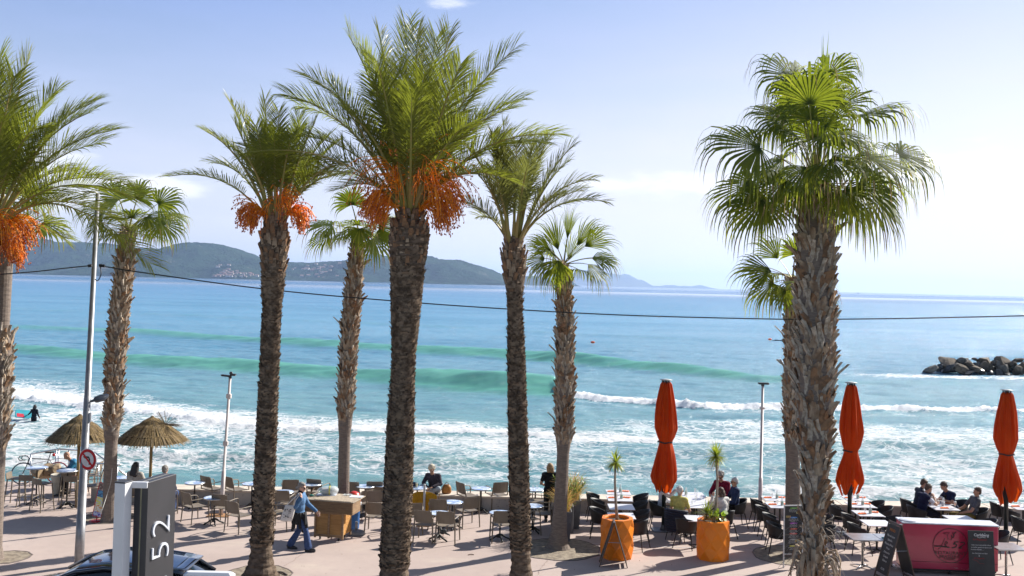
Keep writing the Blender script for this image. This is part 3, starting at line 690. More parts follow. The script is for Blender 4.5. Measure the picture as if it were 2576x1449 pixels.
def date_palm(label, bpx, Y, cpx, prof, tips, fruits, seed, bend=0, n=62, Wd=.62, grey=0, fill=16, L0=2.6, ctrl=None):
    r = random.Random(seed); base = W(bpx[0], bpx[1], Y); base.z = 0; crown = W(cpx[0], cpx[1], Y)
    t = thing('date_palm', label, 'palm tree', base, 0, 'date palms along the promenade'); inv = Matrix.Translation(-base)
    def fin(mb, name, ms, sm=False, par=None):
        o = mb.build(name, ms, par or t, sm)
        if o.parent is t: o.data.transform(inv)
        else: o.data.transform(inv)
        return o
    tb = date_trunk(base, crown, prof, r, bend); fin(tb, 'trunk', [M_bark, M_bark2, M_boot, M_boot2])
    mb = MB(); ms = MB(); c0 = crown
    for (tx, ty, dy, sag) in tips:
        P2 = W(tx, ty, Y + dy); v = (P2 - c0)*.94; P2 = c0 + v; L = v.length
        st = c0 + Vector((v.x, v.y, 0)).normalized()*.14 + UP*r.uniform(-.05, .1)
        P1 = st + Vector((v.x*.36, v.y*.36, v.z*.53)) + UP*L*(sag*.9+.03)
        frond(mb, ms, st, P1, P2, Wd*min(1.15, .75+.1*L), int(1.08*n*min(1.2, .45+L*.19)), r)
    for k in range(fill):
        a = r.uniform(0, 2*math.pi); el = r.uniform(.85, 1.45); L = L0*r.uniform(.75, 1.1)
        # keep the fill mostly in depth so that the outline follows the listed leaves
        h = Vector((math.cos(a)*.55, math.sin(a), 0)).normalized(); d = h*math.cos(el) + UP*math.sin(el)
        st = c0 + h*.12; P2 = st + d*L; P1 = st + d*L*.5 + UP*L*r.uniform(.08, .2)
        frond(mb, ms, st, P1, P2, Wd, int(n*1.1), r)
    cr = fin(mb, 'crown', M_dfg if grey else M_df)
    o = ms.build('leaf_stalks', M_rach, cr); o.data.transform(inv)
    for (dx, dy, dz, L, k) in fruits:
        fin(fruit(c0 + Vector((dx*.12, dy*.12, .0)), Vector((dx, dy, dz)), L, r, k), 'date_bunch', [M_fruit, M_date])
    return t

def fan(mb, ms, crown, hub, N, A, Rr, r, nseg=42, spread=2.3, droop=1.0, fold=0.0, width=1.14, age=.35):
    """palmate leaf: hub point, blade normal N, middle direction A"""
    A = A.normalized(); N = (N - A*N.dot(A)).normalized(); B = N.cross(A)
    P1 = crown.lerp(hub, .55) + UP*(hub-crown).length*.10
    pts = [crown*(1-t)**2 + P1*2*t*(1-t) + hub*t*t for t in [i/7 for i in range(8)]]
    ms.tube(pts, [.032, .026, .022, .02, .018, .016, .015, .013], 5, flat=(1, .6))
    dphi = 2*spread/nseg
    for i in range(nseg):
        ph = -spread + dphi*(i+.5) + r.uniform(-.2, .2)*dphi; ln = Rr*(1 - .22*(abs(ph)/spread)**2)*r.uniform(.8, 1.08); mb.cur = 1 if r.random() < age*.25 else 0
        d = (A*math.cos(ph) + B*math.sin(ph) + N*(.12*abs(ph)*fold - .06)).normalized(); s = d.cross(N).normalized()
        zig = N*(.018 if i % 2 else -.018)*Rr
        w0 = .008; fused = .58*r.uniform(.9, 1.1); wm = ln*fused*math.tan(dphi/2)*1.02*width
        a = hub; b = hub + d*ln*fused*.5 + zig*.5; c = hub + d*ln*fused + zig - UP*.02*Rr*droop
        mb.quad(a - s*w0, a + s*w0, b + s*wm*.5, b - s*wm*.5); mb.quad(b - s*wm*.5, b + s*wm*.5, c + s*wm*.95, c - s*wm*.95)
        dd = d.copy(); p = c; w = wm*.9; m = 5; seg = ln*(1-fused)*1.6/m; rand = r.uniform(.75, 1.3)
        for q in range(m):
            if q == 2 and r.random() < age: mb.cur = r.choice((1, 2))
            dd = (dd + Vector((0, 0, -1))*droop*.42*rand*(q+1)/2).normalized(); e = p + dd*seg; w2 = w*(.72 if q < m-1 else 0)
            if q < m-1: mb.quad(p - s*w, p + s*w, e + s*w2, e - s*w2)
            else: mb.tri(p - s*w, p + s*w, e)
            p = e; w = w2
def boots_trunk(base, top, zb, prof, r, bs=1.0, smooth_r=.16, bend=0, hang=True, smooth_top=None):
    """smooth ringed foot up to zb, criss-cross leaf bases above"""
    ax = trunk_axis(base, top, bend); H = top.z; mb = MB(); n = 20; rings = []; z = 0.0
    def rad(z): return float(np.interp(z, [p[0] for p in prof], [p[1] for p in prof]))
    while z < H + .05:
        rr = rad(z)*(1 + .012*math.sin(z*52)); c = ax(z)
        rings.append([c + Vector((math.cos(2*math.pi*j/n)*rr, math.sin(2*math.pi*j/n)*rr, 0)) for j in range(n)]); z += .06
    mb.ring(rings)
    z = zb; k = 0; zt = H if smooth_top is None else smooth_top
    while z < zt:
        rr = rad(z); c = ax(z); m = max(5, int(rr*2*math.pi/(.115*bs)))
        for j in range(m):
            a = 2*math.pi*(j + (k % 2)*.5)/m + r.uniform(-.16, .16); o = Vector((math.cos(a), math.sin(a), 0)); s = Vector((-o.y, o.x, 0))
            sl = r.choice((-1, 1))*r.uniform(.15, 1.2); w = .078*bs*r.uniform(.6, 1.2); h = bs*r.uniform(.12, .25); lean = r.uniform(.04, .26)
            if r.random() < .025: h *= 1.3; lean += .4
            stub = r.random() < .38
            if stub: w *= .48; h *= 1.35; sl *= .45; lean += .05
            d = (UP + s*sl).normalized(); q = d.cross(s).normalized(); q = q if q.dot(o) > 0 else -q; sd = d.cross(q)
            p = c + o*(rr*.93) + UP*r.uniform(-.04, .04)*bs
            mb.cur = 3 if stub else r.choice((1, 1, 1, 2, 2)); th = (.026 if stub else .018)*bs
            m1 = p + d*h*.55 + o*h*lean*.45; e = p + d*h + o*h*(lean+.12)
            def lp(cn, ww, tt): return [cn + sd*ww - q*tt*.4, cn + q*tt, cn - sd*ww - q*tt*.4, cn - q*tt]
            mb.ring([lp(p - UP*.03, w*1.25, th), lp(m1, w*.85, th), lp(e, w*(.85 if stub else .42*r.uniform(.3, 1.4)), th*.7)])
        z += .085*bs; k += 1
    return mb
def dry_skirt(center, rad, r, n=60, L=.5, spreadz=.35):
    mb = MB()
    for i in range(n):
        a = r.uniform(0, 2*math.pi); o = Vector((math.cos(a), math.sin(a), 0)); p = center + o*rad*r.uniform(.5, 1.05) + UP*r.uniform(-.5, .5)*spreadz
        d = (o*r.uniform(.3, 1.2) + UP*r.uniform(-.3, .5)).normalized(); s = Vector((-o.y, o.x, 0))*r.uniform(.006, .014); l = L*r.uniform(.4, 1.1)
        q = p
        for k in range(3):
            e = q + d*l/3; d = (d + UP*-.65).normalized(); mb.quad(q - s, q + s, e + s*.7, e - s*.7); q = e
    return mb

def fan_palm(label, bpx, Y, cpx, prof, zb, fans, seed, bs=1.0, bend=0, Rr=.85, fill=8, smooth_top=None, skirt=.5, nseg=34, upn=None, dried=24):
    r = random.Random(seed); base = W(bpx[0], bpx[1], Y); base.z = 0; crown = W(cpx[0], cpx[1], Y)
    t = thing('fan_palm', label, 'palm tree', base, 0, 'fan palms along the promenade'); inv = Matrix.Translation(-base)
    tb = boots_trunk(base, crown, zb, prof, r, bs, bend=bend, smooth_top=smooth_top); o = tb.build('trunk', [M_smooth, M_boot, M_boot2, M_boot3], t); o.data.transform(inv)
    mb = MB(); ms = MB(); c0 = crown + UP*.02
    camp = Vector((0, 0, CAM_H))
    for fa in fans:
        hx, hy, dy, ax_, ay_, rr, face, dr = fa[:8]; rr *= 1.08
        sp_ = fa[8] if len(fa) > 8 else (1.95 if dr >= 1 else (1.25 + .5*dr))     # hub pixel, depth, direction in the picture, radius, how far it faces the viewer
        hub = W(hx, hy, Y + dy); A = Vector((ax_, dy*.4, -ay_)).normalized(); tow = (camp - hub).normalized()
        N = (tow*face + UP*(1-abs(face)) + Vector((0, 0, .05))).normalized()
        fan(mb, ms, c0, hub, N, A, rr, r, nseg if sp_ > 1.9 else int(nseg*.75), sp_, dr, age=.28 + .5*min(1, max(0, ay_ + .2)))
    for k in range(fill):
        a = 2*math.pi*k/fill + r.uniform(-.3, .3); el = r.uniform(-.35, .75); h = Vector((math.cos(a), math.sin(a), 0)); d = h*math.cos(el) + UP*math.sin(el)
        hub = c0 + d*Rr*r.uniform(.5, .8); A = (d + UP*r.uniform(-.3, .1)).normalized(); N = (UP*.8 + h*r.uniform(-.2, .9)).normalized()
        fan(mb, ms, c0, hub, N, A, Rr*r.uniform(.75, 1.0), r, nseg, 2.0, r.uniform(.7, 1.4))
    cr = mb.build('crown', [M_ff, M_fy, M_dry], t); cr.data.transform(inv); o = ms.build('leaf_stalks', M_rach, cr); o.data.transform(inv)
    sk = dry_skirt(crown - UP*.12, prof[-1][1]*1.1, r, dried, skirt); o = sk.build('dry_leaf_skirt', M_dry, t); o.data.transform(inv)
    return t, base, crown

# --- date palms, front row
date_palm('date palm with flared root foot and red-brown dates, left of the walker', (655, 1440), 22.5, (693, 560),
    [(0, .44), (.12, .37), (.3, .29), (.6, .235), (2.0, .215), (4.5, .20), (6.1, .19), (6.3, .225), (7.0, .26), (7.5, .32), (7.95, .21)],
    [(405, 437, .3, .30), (505, 315, -.4, .22), (572, 240, .5, .10), (600, 262, -.5, .10), (665, 232, .2, .02), (702, 262, -.3, .03), (760, 270, .4, .06), (800, 290, -.4, .10),
     (835, 330, .6, .16), (880, 430, .2, .25), (862, 398, -.5, .22), (640, 300, -.8, .05), (520, 400, .8, .25), (735, 330, -1.0, .05), (690, 330, -.9, .05), (610, 380, -1.1, .2), (775, 400, 1.0, .2), (560, 350, .9, .2)],
    [(-.9, -.3, 1.0, .85, .9), (-.6, -.7, .9, .8, .8), (.3, -.4, 1.9, 1.05, .7), (.85, -.3, .9, .85, .9), (.9, .3, 1.1, .75, .6)], 11, fill=8, L0=2.5, Wd=.5)
date_palm('tallest central date palm hung with the biggest orange date bunches', (990, 1478), 21.9, (1031, 545),
    [(0, .36), (.4, .31), (2.0, .30), (3.5, .285), (4.6, .245), (5.2, .25), (6.3, .33), (7.2, .38), (7.6, .44), (7.9, .40), (8.1, .28)],
    [(868, 62, .4, .10), (905, 105, -.6, .08), (950, 60, .9, .06), (1022, 34, .2, .02), (1052, 48, -.6, .02), (1100, 70, .7, .04), (1138, 52, -.3, .05), (1160, 150, -1.0, .06), (1215, 190, -1.1, .14),
     (1308, 98, .3, .10), (1322, 235, .6, .22), (1300, 255, -.5, .2), (1428, 325, -.3, .26), (1390, 345, .7, .28), (1305, 450, -.8, .36), (752, 168, .3, .2), (703, 220, -.5, .22), (735, 250, .8, .22), (592, 372, -.9, .25), (720, 330, .6, .25),
     (742, 440, .5, .32), (845, 470, -.9, .35), (1000, 150, -1.3, .05), (935, 190, -1.3, .08), (1070, 160, -1.5, .06), (860, 260, -1.4, .15), (1180, 300, -1.5, .15), (1010, 230, 1.5, .04), (1210, 430, 1.2, .3)],
    [(-.9, -.2, 1.1, 1.1, 1.1), (-.55, -.6, 1.8, 1.8, .9), (-.85, -.5, .8, .95, .9), (.9, -.3, 1.0, 1.2, 1.2), (.75, .2, 1.5, 1.6, 1.1), (.5, -.6, 1.9, 1.9, 1.0), (.95, -.5, .7, 1.0, 1.0), (.2, .3, 1.9, 1.2, .7)], 12, fill=12, L0=3.4, Wd=.66, n=74)
date_palm('slim date palm without fruit, right of the tallest date palm', (1312, 1446), 22.6, (1292, 612),
    [(0, .34), (.12, .27), (.4, .22), (2.5, .205), (5.0, .185), (6.0, .155), (6.5, .17), (6.9, .235), (7.3, .27), (7.55, .18)],
    [(1160, 500, .3, .12), (1172, 362, -.4, .22), (1245, 330, .4, .08), (1265, 292, .2, .05), (1300, 345, -.5, .05), (1345, 330, .5, .06), (1452, 350, .3, .14), (1435, 395, -.5, .16), (1502, 442, .5, .22), (1537, 500, -.2, .26),
     (1420, 480, -.9, .2), (1197, 430, -.8, .2), (1330, 400, -1.0, .08), (1235, 410, -1.0, .1), (1385, 330, .8, .1), (1200, 540, .6, .2), (1480, 470, 1.0, .2)], [], 13, fill=6, L0=2.4, Wd=.48, grey=1)
date_palm('date palm at the left edge with windblown fronds and hanging orange bunches', (-75, 1460), 22.0, (-42, 600),
    [(0, .36), (.4, .3), (5.5, .26), (6.6, .3), (7.4, .34), (7.6, .25)],
    [(78, 122, .3, .10), (40, 165, -.6, .10), (0, 108, .8, .03), (250, 238, .3, .22), (245, 262, -.7, .22), (150, 210, .9, .15), (302, 312, .3, .22), (270, 345, -.6, .22), (362, 462, .2, .34), (405, 668, -.6, .50), (365, 490, -.9, .34), (330, 560, .3, .45),
     (175, 600, .7, .35), (100, 300, -1.2, .2), (-30, 150, -1, .05), (-250, 200, 0, .15), (-330, 380, .5, .25), (-150, 100, .4, .05), (-380, 560, 0, .3), (60, 250, 1.3, .1), (200, 420, 1.4, .3)],
    [(.9, -.5, .6, 1.15, 1.4), (.7, -.7, .9, 1.2, 1.3), (.9, .2, .9, 1.2, 1.2), (-.6, -.6, .9, 1.0, .9), (.35, -.8, .2, 1.15, 1.3), (.9, -.1, .0, .95, 1.2), (.6, -.7, -.15, .9, 1.1)], 14, fill=8, L0=3.3, Wd=.7, n=74)

# --- fan palms
def flip(p): return p
t, b, c = fan_palm('huge fan palm with shaggy criss-cross trunk, in front on the right', (2047, 1480), 22.0, (2054, 470),
    [(0, .28), (.35, .22), (.9, .17), (1.35, .165), (1.7, .20), (2.3, .235), (3.0, .29), (3.5, .345), (5.0, .38), (6.6, .385), (7.6, .385), (8.4, .36), (8.75, .22)], .35,
    [(1993, 195, .5, -.75, -.7, 1.15, .4, 1.5), (2036, 262, -.8, -.15, -1, 1.1, .5, 1.9), (1912, 372, -.6, -1, -.15, 1.4, .5, 1.3), (1952, 324, .8, -1, -.05, 1.15, .1, .9),
     (2166, 292, .2, 1, -.55, 1.35, .12, 1.5), (2181, 395, -.7, 1, .15, 1.35, .3, 1.3), (2262, 388, .4, 1, -.1, 1.12, .5, 1.5), (1890, 462, .3, -.9, .35, 1.2, .45, 1.2), (1921, 505, -.3, -.85, .5, 1.1, .6, 1.2),
     (2160, 465, -.4, .7, .7, 1.25, .5, 1.3), (2205, 490, .6, .8, .55, 1.1, .5, 1.3), (2100, 335, -.9, .15, .1, 1.0, .3, 2.2), (2130, 360, .9, .7, -.2, 1.0, .3, 1.4), (1970, 400, 1.1, -.5, .1, 1.0, .4, 1.4),
     (2085, 190, .5, .25, -.9, .95, .15, 2.2), (2000, 300, 1.2, -.3, -.6, 1.0, .4, 1.4), (1975, 455, -.6, -.5, .4, .85, .5, 1.7), (2120, 480, -1.0, .4, .5, .9, .5, 1.8),
     (1940, 440, .9, -.9, .3, 1.2, .2, 1.5), (2190, 430, .9, .9, .3, 1.2, .2, 1.5), (1960, 500, .7, -.6, .6, 1.0, .3, 1.6), (2140, 500, .7, .6, .6, 1.0, .4, 1.6), (2030, 420, -1.1, -.2, .5, .9, .3, 2.0),
     (2010, 345, -.5, -.5, -.3, 1.05, .35, 1.8), (2075, 320, -.9, .3, -.4, 1.0, .4, 2.0), (2110, 270, .3, .6, -.7, 1.0, .3, 1.8), (2050, 350, .6, .1, -.8, 1.1, .4, 1.8), (1975, 300, .2, -.8, -.4, 1.05, .4, 1.6), (2090, 400, -1.2, .3, .2, .95, .4, 2.0),
     (2040, 300, -.2, -.1, -1, 1.0, .3, 1.9), (2060, 250, .4, .2, -1, .95, .3, 1.9), (2015, 240, .2, -.4, -1, 1.0, .3, 1.8)],
    21, bs=1.55, Rr=1.15, fill=6, skirt=.9, nseg=46, dried=130)
# young spear leaf on top of it
mb = MB(); r_ = random.Random(5); c0 = W(2062, 400, 22.1)
for k in range(26):
    tip = W(2075 + r_.uniform(-22, 30), r_.choice([60, 75, 110, 140, 200]) + r_.uniform(-8, 30), 22.1 + r_.uniform(-.25, .25)); a = c0 + Vector((r_.uniform(-.03, .03), 0, 0)); m_ = a.lerp(tip, .6); m_.x = (m_.x + W(2074, 200, 22.1).x)/2
    s = Vector((.014, .006, 0)); mb.quad(a - s, a + s, m_ + s*1.5, m_ - s*1.5); mb.tri(m_ - s*1.5, m_ + s*1.5, tip)
    if r_.random() < .7:
        e = m_.lerp(tip, .5); q = e
        dd = Vector((r_.choice((-.6, 1))*r_.uniform(.3, 1), r_.uniform(-.4, .4), .3)).normalized()
        for z in range(6): f = q + dd*.17; dd = (dd + UP*-.45).normalized(); mb.quad(q - s*.8, q + s*.8, f + s*.6, f - s*.6); q = f
o = mb.build('young_leaf', leafmat('young_blade', (.16, .24, .02), (.62, .75, .04), trans=.55), t); o.data.transform(Matrix.Translation(-b))
sk = dry_skirt(Vector((b.x, b.y, 1.15)), .28, random.Random(8), 90, .75, 1.1); o = sk.build('dry_leaf_skirt', mat('grey_husk', (.24, .20, .16), .95, (.14, .11, .09), 8), t); o.data.transform(Matrix.Translation(-b))
mb = MB(); rr_ = random.Random(4)
for k in range(26):     # torn hanging leaf bases at the foot
    a = rr_.uniform(0, 6.28); o_ = Vector((math.cos(a), math.sin(a), 0)); s = Vector((-o_.y, o_.x, 0)); p = o_*.30 + UP*rr_.uniform(.5, 1.15)
    pts = [p, p + o_*.16 + UP*.06, p + o_*.26 - UP*.18, p + o_*.24 - UP*.5*rr_.uniform(.7, 1.2)]
    mb.tube(pts, [.05, .055, .045, .02], 6, flat=(1, .3))
mb.build('torn_leaf_bases', M_boot, t)
fan_palm('fan palm behind the street lamp, over the red poster stand', (275, 1302), 27.3, (324, 582),
    [(0, .24), (.15, .20), (.6, .175), (2.2, .165), (2.3, .20), (4.0, .225), (6.0, .225), (7.2, .21), (7.75, .15)], 2.5,
    [(398, 512, 0, .9, -.5, .78, .6, 1.0), (425, 540, .3, 1, .1, .7, .3, 1.2), (405, 560, -.4, .8, .5, .8, .5, 1.1), (345, 500, .4, .1, -1, .7, .5, 1.3), (262, 525, .2, -1, -.2, .85, .4, 1.1), (300, 500, -.3, -.6, -.8, .75, .5, 1.1), (255, 560, -.3, -.9, .3, .6, .4, 1.2), (370, 545, -.7, .5, .2, .7, .6, 1.4)],
    31, bs=1.0, Rr=.85, fill=7, bend=-.12)
fan_palm('fan palm standing behind the wooden counter', (863, 1318), 27.6, (903, 588),
    [(0, .2), (.3, .165), (2.4, .155), (2.7, .19), (4.5, .21), (6.2, .22), (7.4, .16), (7.8, .10)], 2.9,
    [(885, 515, -.3, -.1, -1, .68, .9, 1.4), (835, 565, 0, -1, -.1, .95, .3, 1.2), (825, 590, .3, -1, .3, .8, .4, 1.1), (955, 573, 0, 1, 0, .8, .6, 1.1), (940, 600, -.3, .8, .6, .8, .5, 1.2), (905, 575, -.6, .1, .5, .6, .2, 1.5), (870, 580, .5, -.6, .2, .7, .3, 1.3)],
    32, bs=1.0, Rr=.7, fill=4, bend=-.11)
fan_palm('small fan palm between the slim date palm and the first closed parasol', (1403, 1380), 25.6, (1418, 668),
    [(0, .34), (.1, .27), (.4, .21), (1.0, .17), (2.4, .155), (2.8, .20), (4.0, .22), (5.5, .21), (6.5, .16), (7.0, .10)], 2.7,
    [(1385, 630, 0, -1, -.45, .72, .7, .7, .75), (1370, 650, .3, -1, .1, .62, .5, 1.1, 1.3), (1427, 600, .2, .1, -1, .85, .4, .6, .34), (1404, 628, -.2, -.3, -1, .85, .6, .6, .6), (1452, 618, .2, .6, -.9, .9, .7, .7, .55), (1408, 662, -.5, -.4, .7, .75, .3, 1.9, 1.5), (1500, 648, .1, 1, .1, .7, .3, 1.8, 1.2), (1378, 662, .1, -1, .35, .7, .3, 1.8, 1.2),
     (1472, 620, -.2, .8, -.6, .85, .7, .7, .8), (1490, 650, 0, 1, -.1, .8, .4, 1.0, 1.2), (1480, 665, -.4, .8, .5, .75, .3, 1.4, 1.2), (1405, 655, -.6, -.4, .6, .7, .3, 1.5, 1.3), (1398, 645, .5, -.8, -.7, .95, .6, .7, .6), (1430, 655, .4, .3, -1, .8, .3, .5, .6)],
    33, bs=1.0, Rr=.7, fill=2, bend=.1, skirt=.4)
fan_palm('small fan palm half hidden behind the huge one, at the menu board', (1995, 1388), 25.4, (1994, 705),
    [(0, .27), (.15, .22), (.5, .2), (2.5, .175), (2.8, .2), (4.5, .2), (6.6, .15)], 2.9,
    [(1940, 682, -.1, -1, -.10, 1.0, .6, .8, 1.1), (1958, 650, .2, -.7, -.9, .8, .6, .8, .9), (1928, 672, .3, -1, .0, .85, .3, .9, .9), (1945, 712, .3, -.9, .4, .9, .4, 1.4), (2040, 700, 0, 1, 0, .8, .5, 1.0), (2060, 730, .2, .9, .4, .7, .5, 1.2), (2000, 640, 0, .1, -1, .6, .5, 1), (1975, 730, -.4, -.5, .8, .6, .4, 1.3)],
    34, bs=1.0, Rr=.7, fill=4)
fan_palm('fan palm at the far left edge with half its trunk shaved smooth', (-24, 1400), 23.4, (12, 520),
    [(0, .3), (.3, .24), (2.5, .22), (2.8, .25), (5.0, .27), (5.22, .26), (5.26, .19), (6.2, .205), (6.9, .22), (8.2, .2)], 2.6,
    [(35, 450, -.2, .5, -.8, .7, .6, 1.0), (70, 480, .3, 1, -.2, .8, .4, 1.2), (110, 560, .4, 1, .3, .7, .5, 1.3), (0, 470, 0, -.6, -.8, .8, .5, 1)],
    35, bs=1.05, Rr=.85, fill=6, smooth_top=5.25, bend=.02)
# ================================================================== PEOPLE (built first: meshes are grown from overlapping limbs)
GROW = []
def grow(mb, name, m, parent, vox=.012, sm=2):
    o = mb.build(name, m, parent, True)
    md = o.modifiers.new('grow', 'REMESH'); md.mode = 'VOXEL'; md.voxel_size = vox; md.use_smooth_shade = True
    if sm: s = o.modifiers.new('soft', 'SMOOTH'); s.iterations = sm; s.factor = .5
    GROW.append(o); return o
def bake_grown():
    bpy.context.view_layer.update(); dg = bpy.context.evaluated_depsgraph_get()
    new = [(o, bpy.data.meshes.new_from_object(o.evaluated_get(dg))) for o in GROW]
    for o, me in new: o.modifiers.clear(); me.name = o.name; o.data = me
    GROW.clear()

SKIN = {'fair': mat('skin_fair', (.58, .36, .26), .55, (.52, .30, .22), 12, spec=.35), 'tan': mat('skin_tanned', (.44, .25, .165), .55, (.38, .21, .14), 12, spec=.35)}
_cm = {}
def cloth(name, c, c2=None, rough=.85, scale=14):
    if name not in _cm: _cm[name] = mat(name, c, rough, c2 or tuple(x*.75 for x in c), scale, bump=.35, bscale=30, spec=.2)
    return _cm[name]
M_shoe = mat('dark_shoe', (.03, .03, .035), .5)
M_eye = mat('eye_dark', (.03, .02, .02), .3)
M_lens = mat('dark_glasses', (.01, .01, .012), .15)

def person(label, loc, heading, J, skin='fair', top=None, top_long=True, top_loose=1.0, legs=None, leg_long=True, hair=None, hair_kind='short', glasses=False, shoes=M_shoe, sz=1.0, extra=None, bare=False, name='person', vest=None, scarf=None, flare=0):
    """J: joints in metres, sitter looks along +Y, x to the sitter's right"""
    t = thing(name, label, 'person', loc, R(heading-90)); t.scale = (sz,)*3
    j = {k: Vector(v) for k, v in J.items()}
    pel, che, nek, hed = j['pelvis'], j['chest'], j['neck'], j['head']
    look = Vector(J.get('look', (0, 1, 0))).normalized(); upv = (hed - nek).normalized()
    sk = SKIN[skin]
    side = (j['shR'] - j['shL']).normalized()
    b = MB()
    # trunk
    def trunk(m, g):
        m.ell(pel, (.165+g, .115+g, .12+g), rot_to(che-pel, Vector((0, 1, 0))))
        w = pel.lerp(che, .5)
        M = Matrix((side, (che-pel).normalized().cross(side)*1, (che-pel).normalized())).transposed()
        m.ell(w, (.145+g, .10+g, .17+g), M); m.ell(che, (.165+g, .112+g, .17+g), M); m.ell(che.lerp(nek, .45), (.15+g, .085+g, .09+g), M)
        m.cap(j['shL'], j['shR'], .062+g, .062+g)
    trunk(b, 0)
    b.cap(che.lerp(nek, .6), hed - upv*.05, .056, .054)
    # head
    fx = upv.cross(look).normalized() * -1; fy = (look - upv*look.dot(upv)).normalized(); fz = upv
    HM = Matrix((fx, fy, fz)).transposed()
    hp = lambda x, y, z: hed + HM @ Vector((x, y, z))
    b.ell(hp(0, -.012, .03), (.076, .094, .088), HM); b.ell(hp(0, .012, -.03), (.062, .076, .078), HM); b.ell(hp(0, .052, -.078), (.034, .036, .028), HM)
    b.cap(hp(0, .082, .018), hp(0, .104, -.022), .010, .016, 8)         # nose
    b.cap(hp(-.02, .083, -.05), hp(.02, .083, -.05), .010, .010, 8)     # lips
    b.cap(hp(-.04, .078, .032), hp(.04, .078, .032), .013, .013, 8)     # brow
    for s in (-1, 1): b.ell(hp(s*.077, -.005, -.005), (.012, .022, .032), HM)
    # limbs
    for s, L in ((-1, 'L'), (1, 'R')):
        sh, el, wr = j['sh'+L], j['el'+L], j['wr'+L]; hi, kn, an = j['hip'+L], j['kn'+L], j['an'+L]
        b.cap(sh, el, .050, .040); b.cap(el, wr, .040, .027)
        # hand: palm, four unequal fingers, thumb
        hd = Vector(J.get('hand'+L, tuple((wr-el).normalized()))).normalized(); pn = Vector(J.get('palm'+L, (0, 0, -1))); pn = (pn - hd*pn.dot(hd))
        pn = pn.normalized() if pn.length > .05 else hd.orthogonal().normalized(); ps = hd.cross(pn).normalized()*(-s)
        p0 = wr + hd*.045; b.ell(wr + hd*.05, (.040, .052, .017), Matrix((ps, hd, pn)).transposed()); b.cap(wr, wr + hd*.05, .026, .02)
        for k, fl in enumerate((.070, .080, .075, .058)):
            r0 = wr + hd*.085 + ps*(-.030 + .020*k); d1 = (hd + pn*.35).normalized(); d2 = (hd*.5 + pn*.9).normalized()
            q = r0 + d1*fl*.5; b.cap(r0 - hd*.015, q, .0098, .009, 8); b.cap(q, q + d2*fl*.5, .009, .0075, 8)
        q = wr + hd*.03 - ps*.036; e = q - ps*.028 + hd*.028 + pn*.012; b.cap(q, e, .012, .010, 8); b.cap(e, e + hd*.03 + pn*.012, .010, .008, 8)
        b.cap(hi, kn, .082, .056); b.cap(kn, kn.lerp(an, .35), .056, .056); b.cap(kn.lerp(an, .35), an, .056, .036)
        fd = Vector(J.get('foot'+L, (0, 1, 0))).normalized(); b.cap(an - UP*.04 - fd*.04, an - UP*.055 + fd*.14, .036, .028)
    body = grow(b, 'body', sk, t, .0085, 1)
    # clothes
    if top:
        m = MB(); g = .014*top_loose; trunk(m, g)
        if not bare: m.cap(che.lerp(nek, .5), nek + upv*.01, .07, .062)
        for L in 'LR':
            sh, el, wr = j['sh'+L], j['el'+L], j['wr'+L]
            if top_long: m.cap(sh, el, .062*top_loose**.5, .052*top_loose**.5); m.cap(el, el.lerp(wr, .93), .052*top_loose**.5, .040*top_loose**.5)
            else: m.cap(sh, sh.lerp(el, .62), .062, .058)
        grow(m, 'top', top, t, .012, 2)
    if vest:
        m = MB(); trunk(m, .026); grow(m, 'vest', vest, t, .012, 2)
    if scarf:
        m = MB(); m.cap(nek - upv*.02, nek + upv*.045, .075, .066); grow(m, 'collar', scarf, t, .012, 1)
    if legs:
        m = MB(); m.ell(pel - UP*.0, (.182, .132, .125), rot_to(che-pel, Vector((0, 1, 0))))
        for L in 'LR':
            hi, kn, an = j['hip'+L], j['kn'+L], j['an'+L]; lw = an + (kn-an).normalized()*.03
            m.cap(hi, kn, .098, .072)
            if leg_long: m.cap(kn, lw, .070, .058 + flare)
            else: m.cap(kn, kn.lerp(an, .12), .07, .068)
        grow(m, 'trousers' if leg_long else 'shorts', legs, t, .012, 2)
    for L in 'LR':
        an = j['an'+L]; fd = Vector(J.get('foot'+L, (0, 1, 0))).normalized(); m = MB()
        m.cap(an - UP*.045 - fd*.05, an - UP*.055 + fd*.10, .045, .040); m.cap(an - UP*.055 + fd*.08, an - UP*.062 + fd*.165, .040, .030); m.box(an - UP*.088 + fd*.06, (.07, .26, .02), rot_to(UP, fd) if abs(fd.x) < 2 else None)
        grow(m, 'shoe', shoes, t, .010, 1)
    if hair:
        m = MB()
        m.ell(hp(0, -.026, .045), (.087, .096, .090), HM); m.ell(hp(0, .02, .085), (.066, .062, .038), HM)
        m.ell(hp(0, -.06, -.01), (.07, .055, .07), HM)
        rr = random.Random(hash(label) % 999)
        if hair_kind == 'short':
            for k in range(40):
                a = rr.uniform(0, 6.28); e = rr.uniform(.1, 1.4); v = Vector((math.cos(a)*math.cos(e)*.084, -.026+math.sin(a)*math.cos(e)*.094, .045+math.sin(e)*.088))
                if v.y > .035 and v.z < .08: continue
                m.ell(hp(*v), (.016, .016, .014), HM, 6, 4)
        if hair_kind == 'long':
            for x in (-.055, -.02, .02, .055): m.cap(hp(x, -.06, .0), hp(x*1.25, -.105, -.25 + rr.uniform(-.03, .03)), .052, .042)
            for x in (-1, 1): m.cap(hp(x*.07, -.01, .02), hp(x*.085, -.03, -.17), .028, .03)
        if hair_kind == 'bob':
            for x in (-.06, -.03, .03, .06): m.cap(hp(x, -.05, .0), hp(x*1.1, -.06, -.11), .045, .04)
            for x in (-1, 1): m.cap(hp(x*.078, .0, .03), hp(x*.08, .01, -.07), .022, .022)
        if hair_kind == 'bun': m.ell(hp(0, -.12, -.05), (.045, .04, .045), HM)
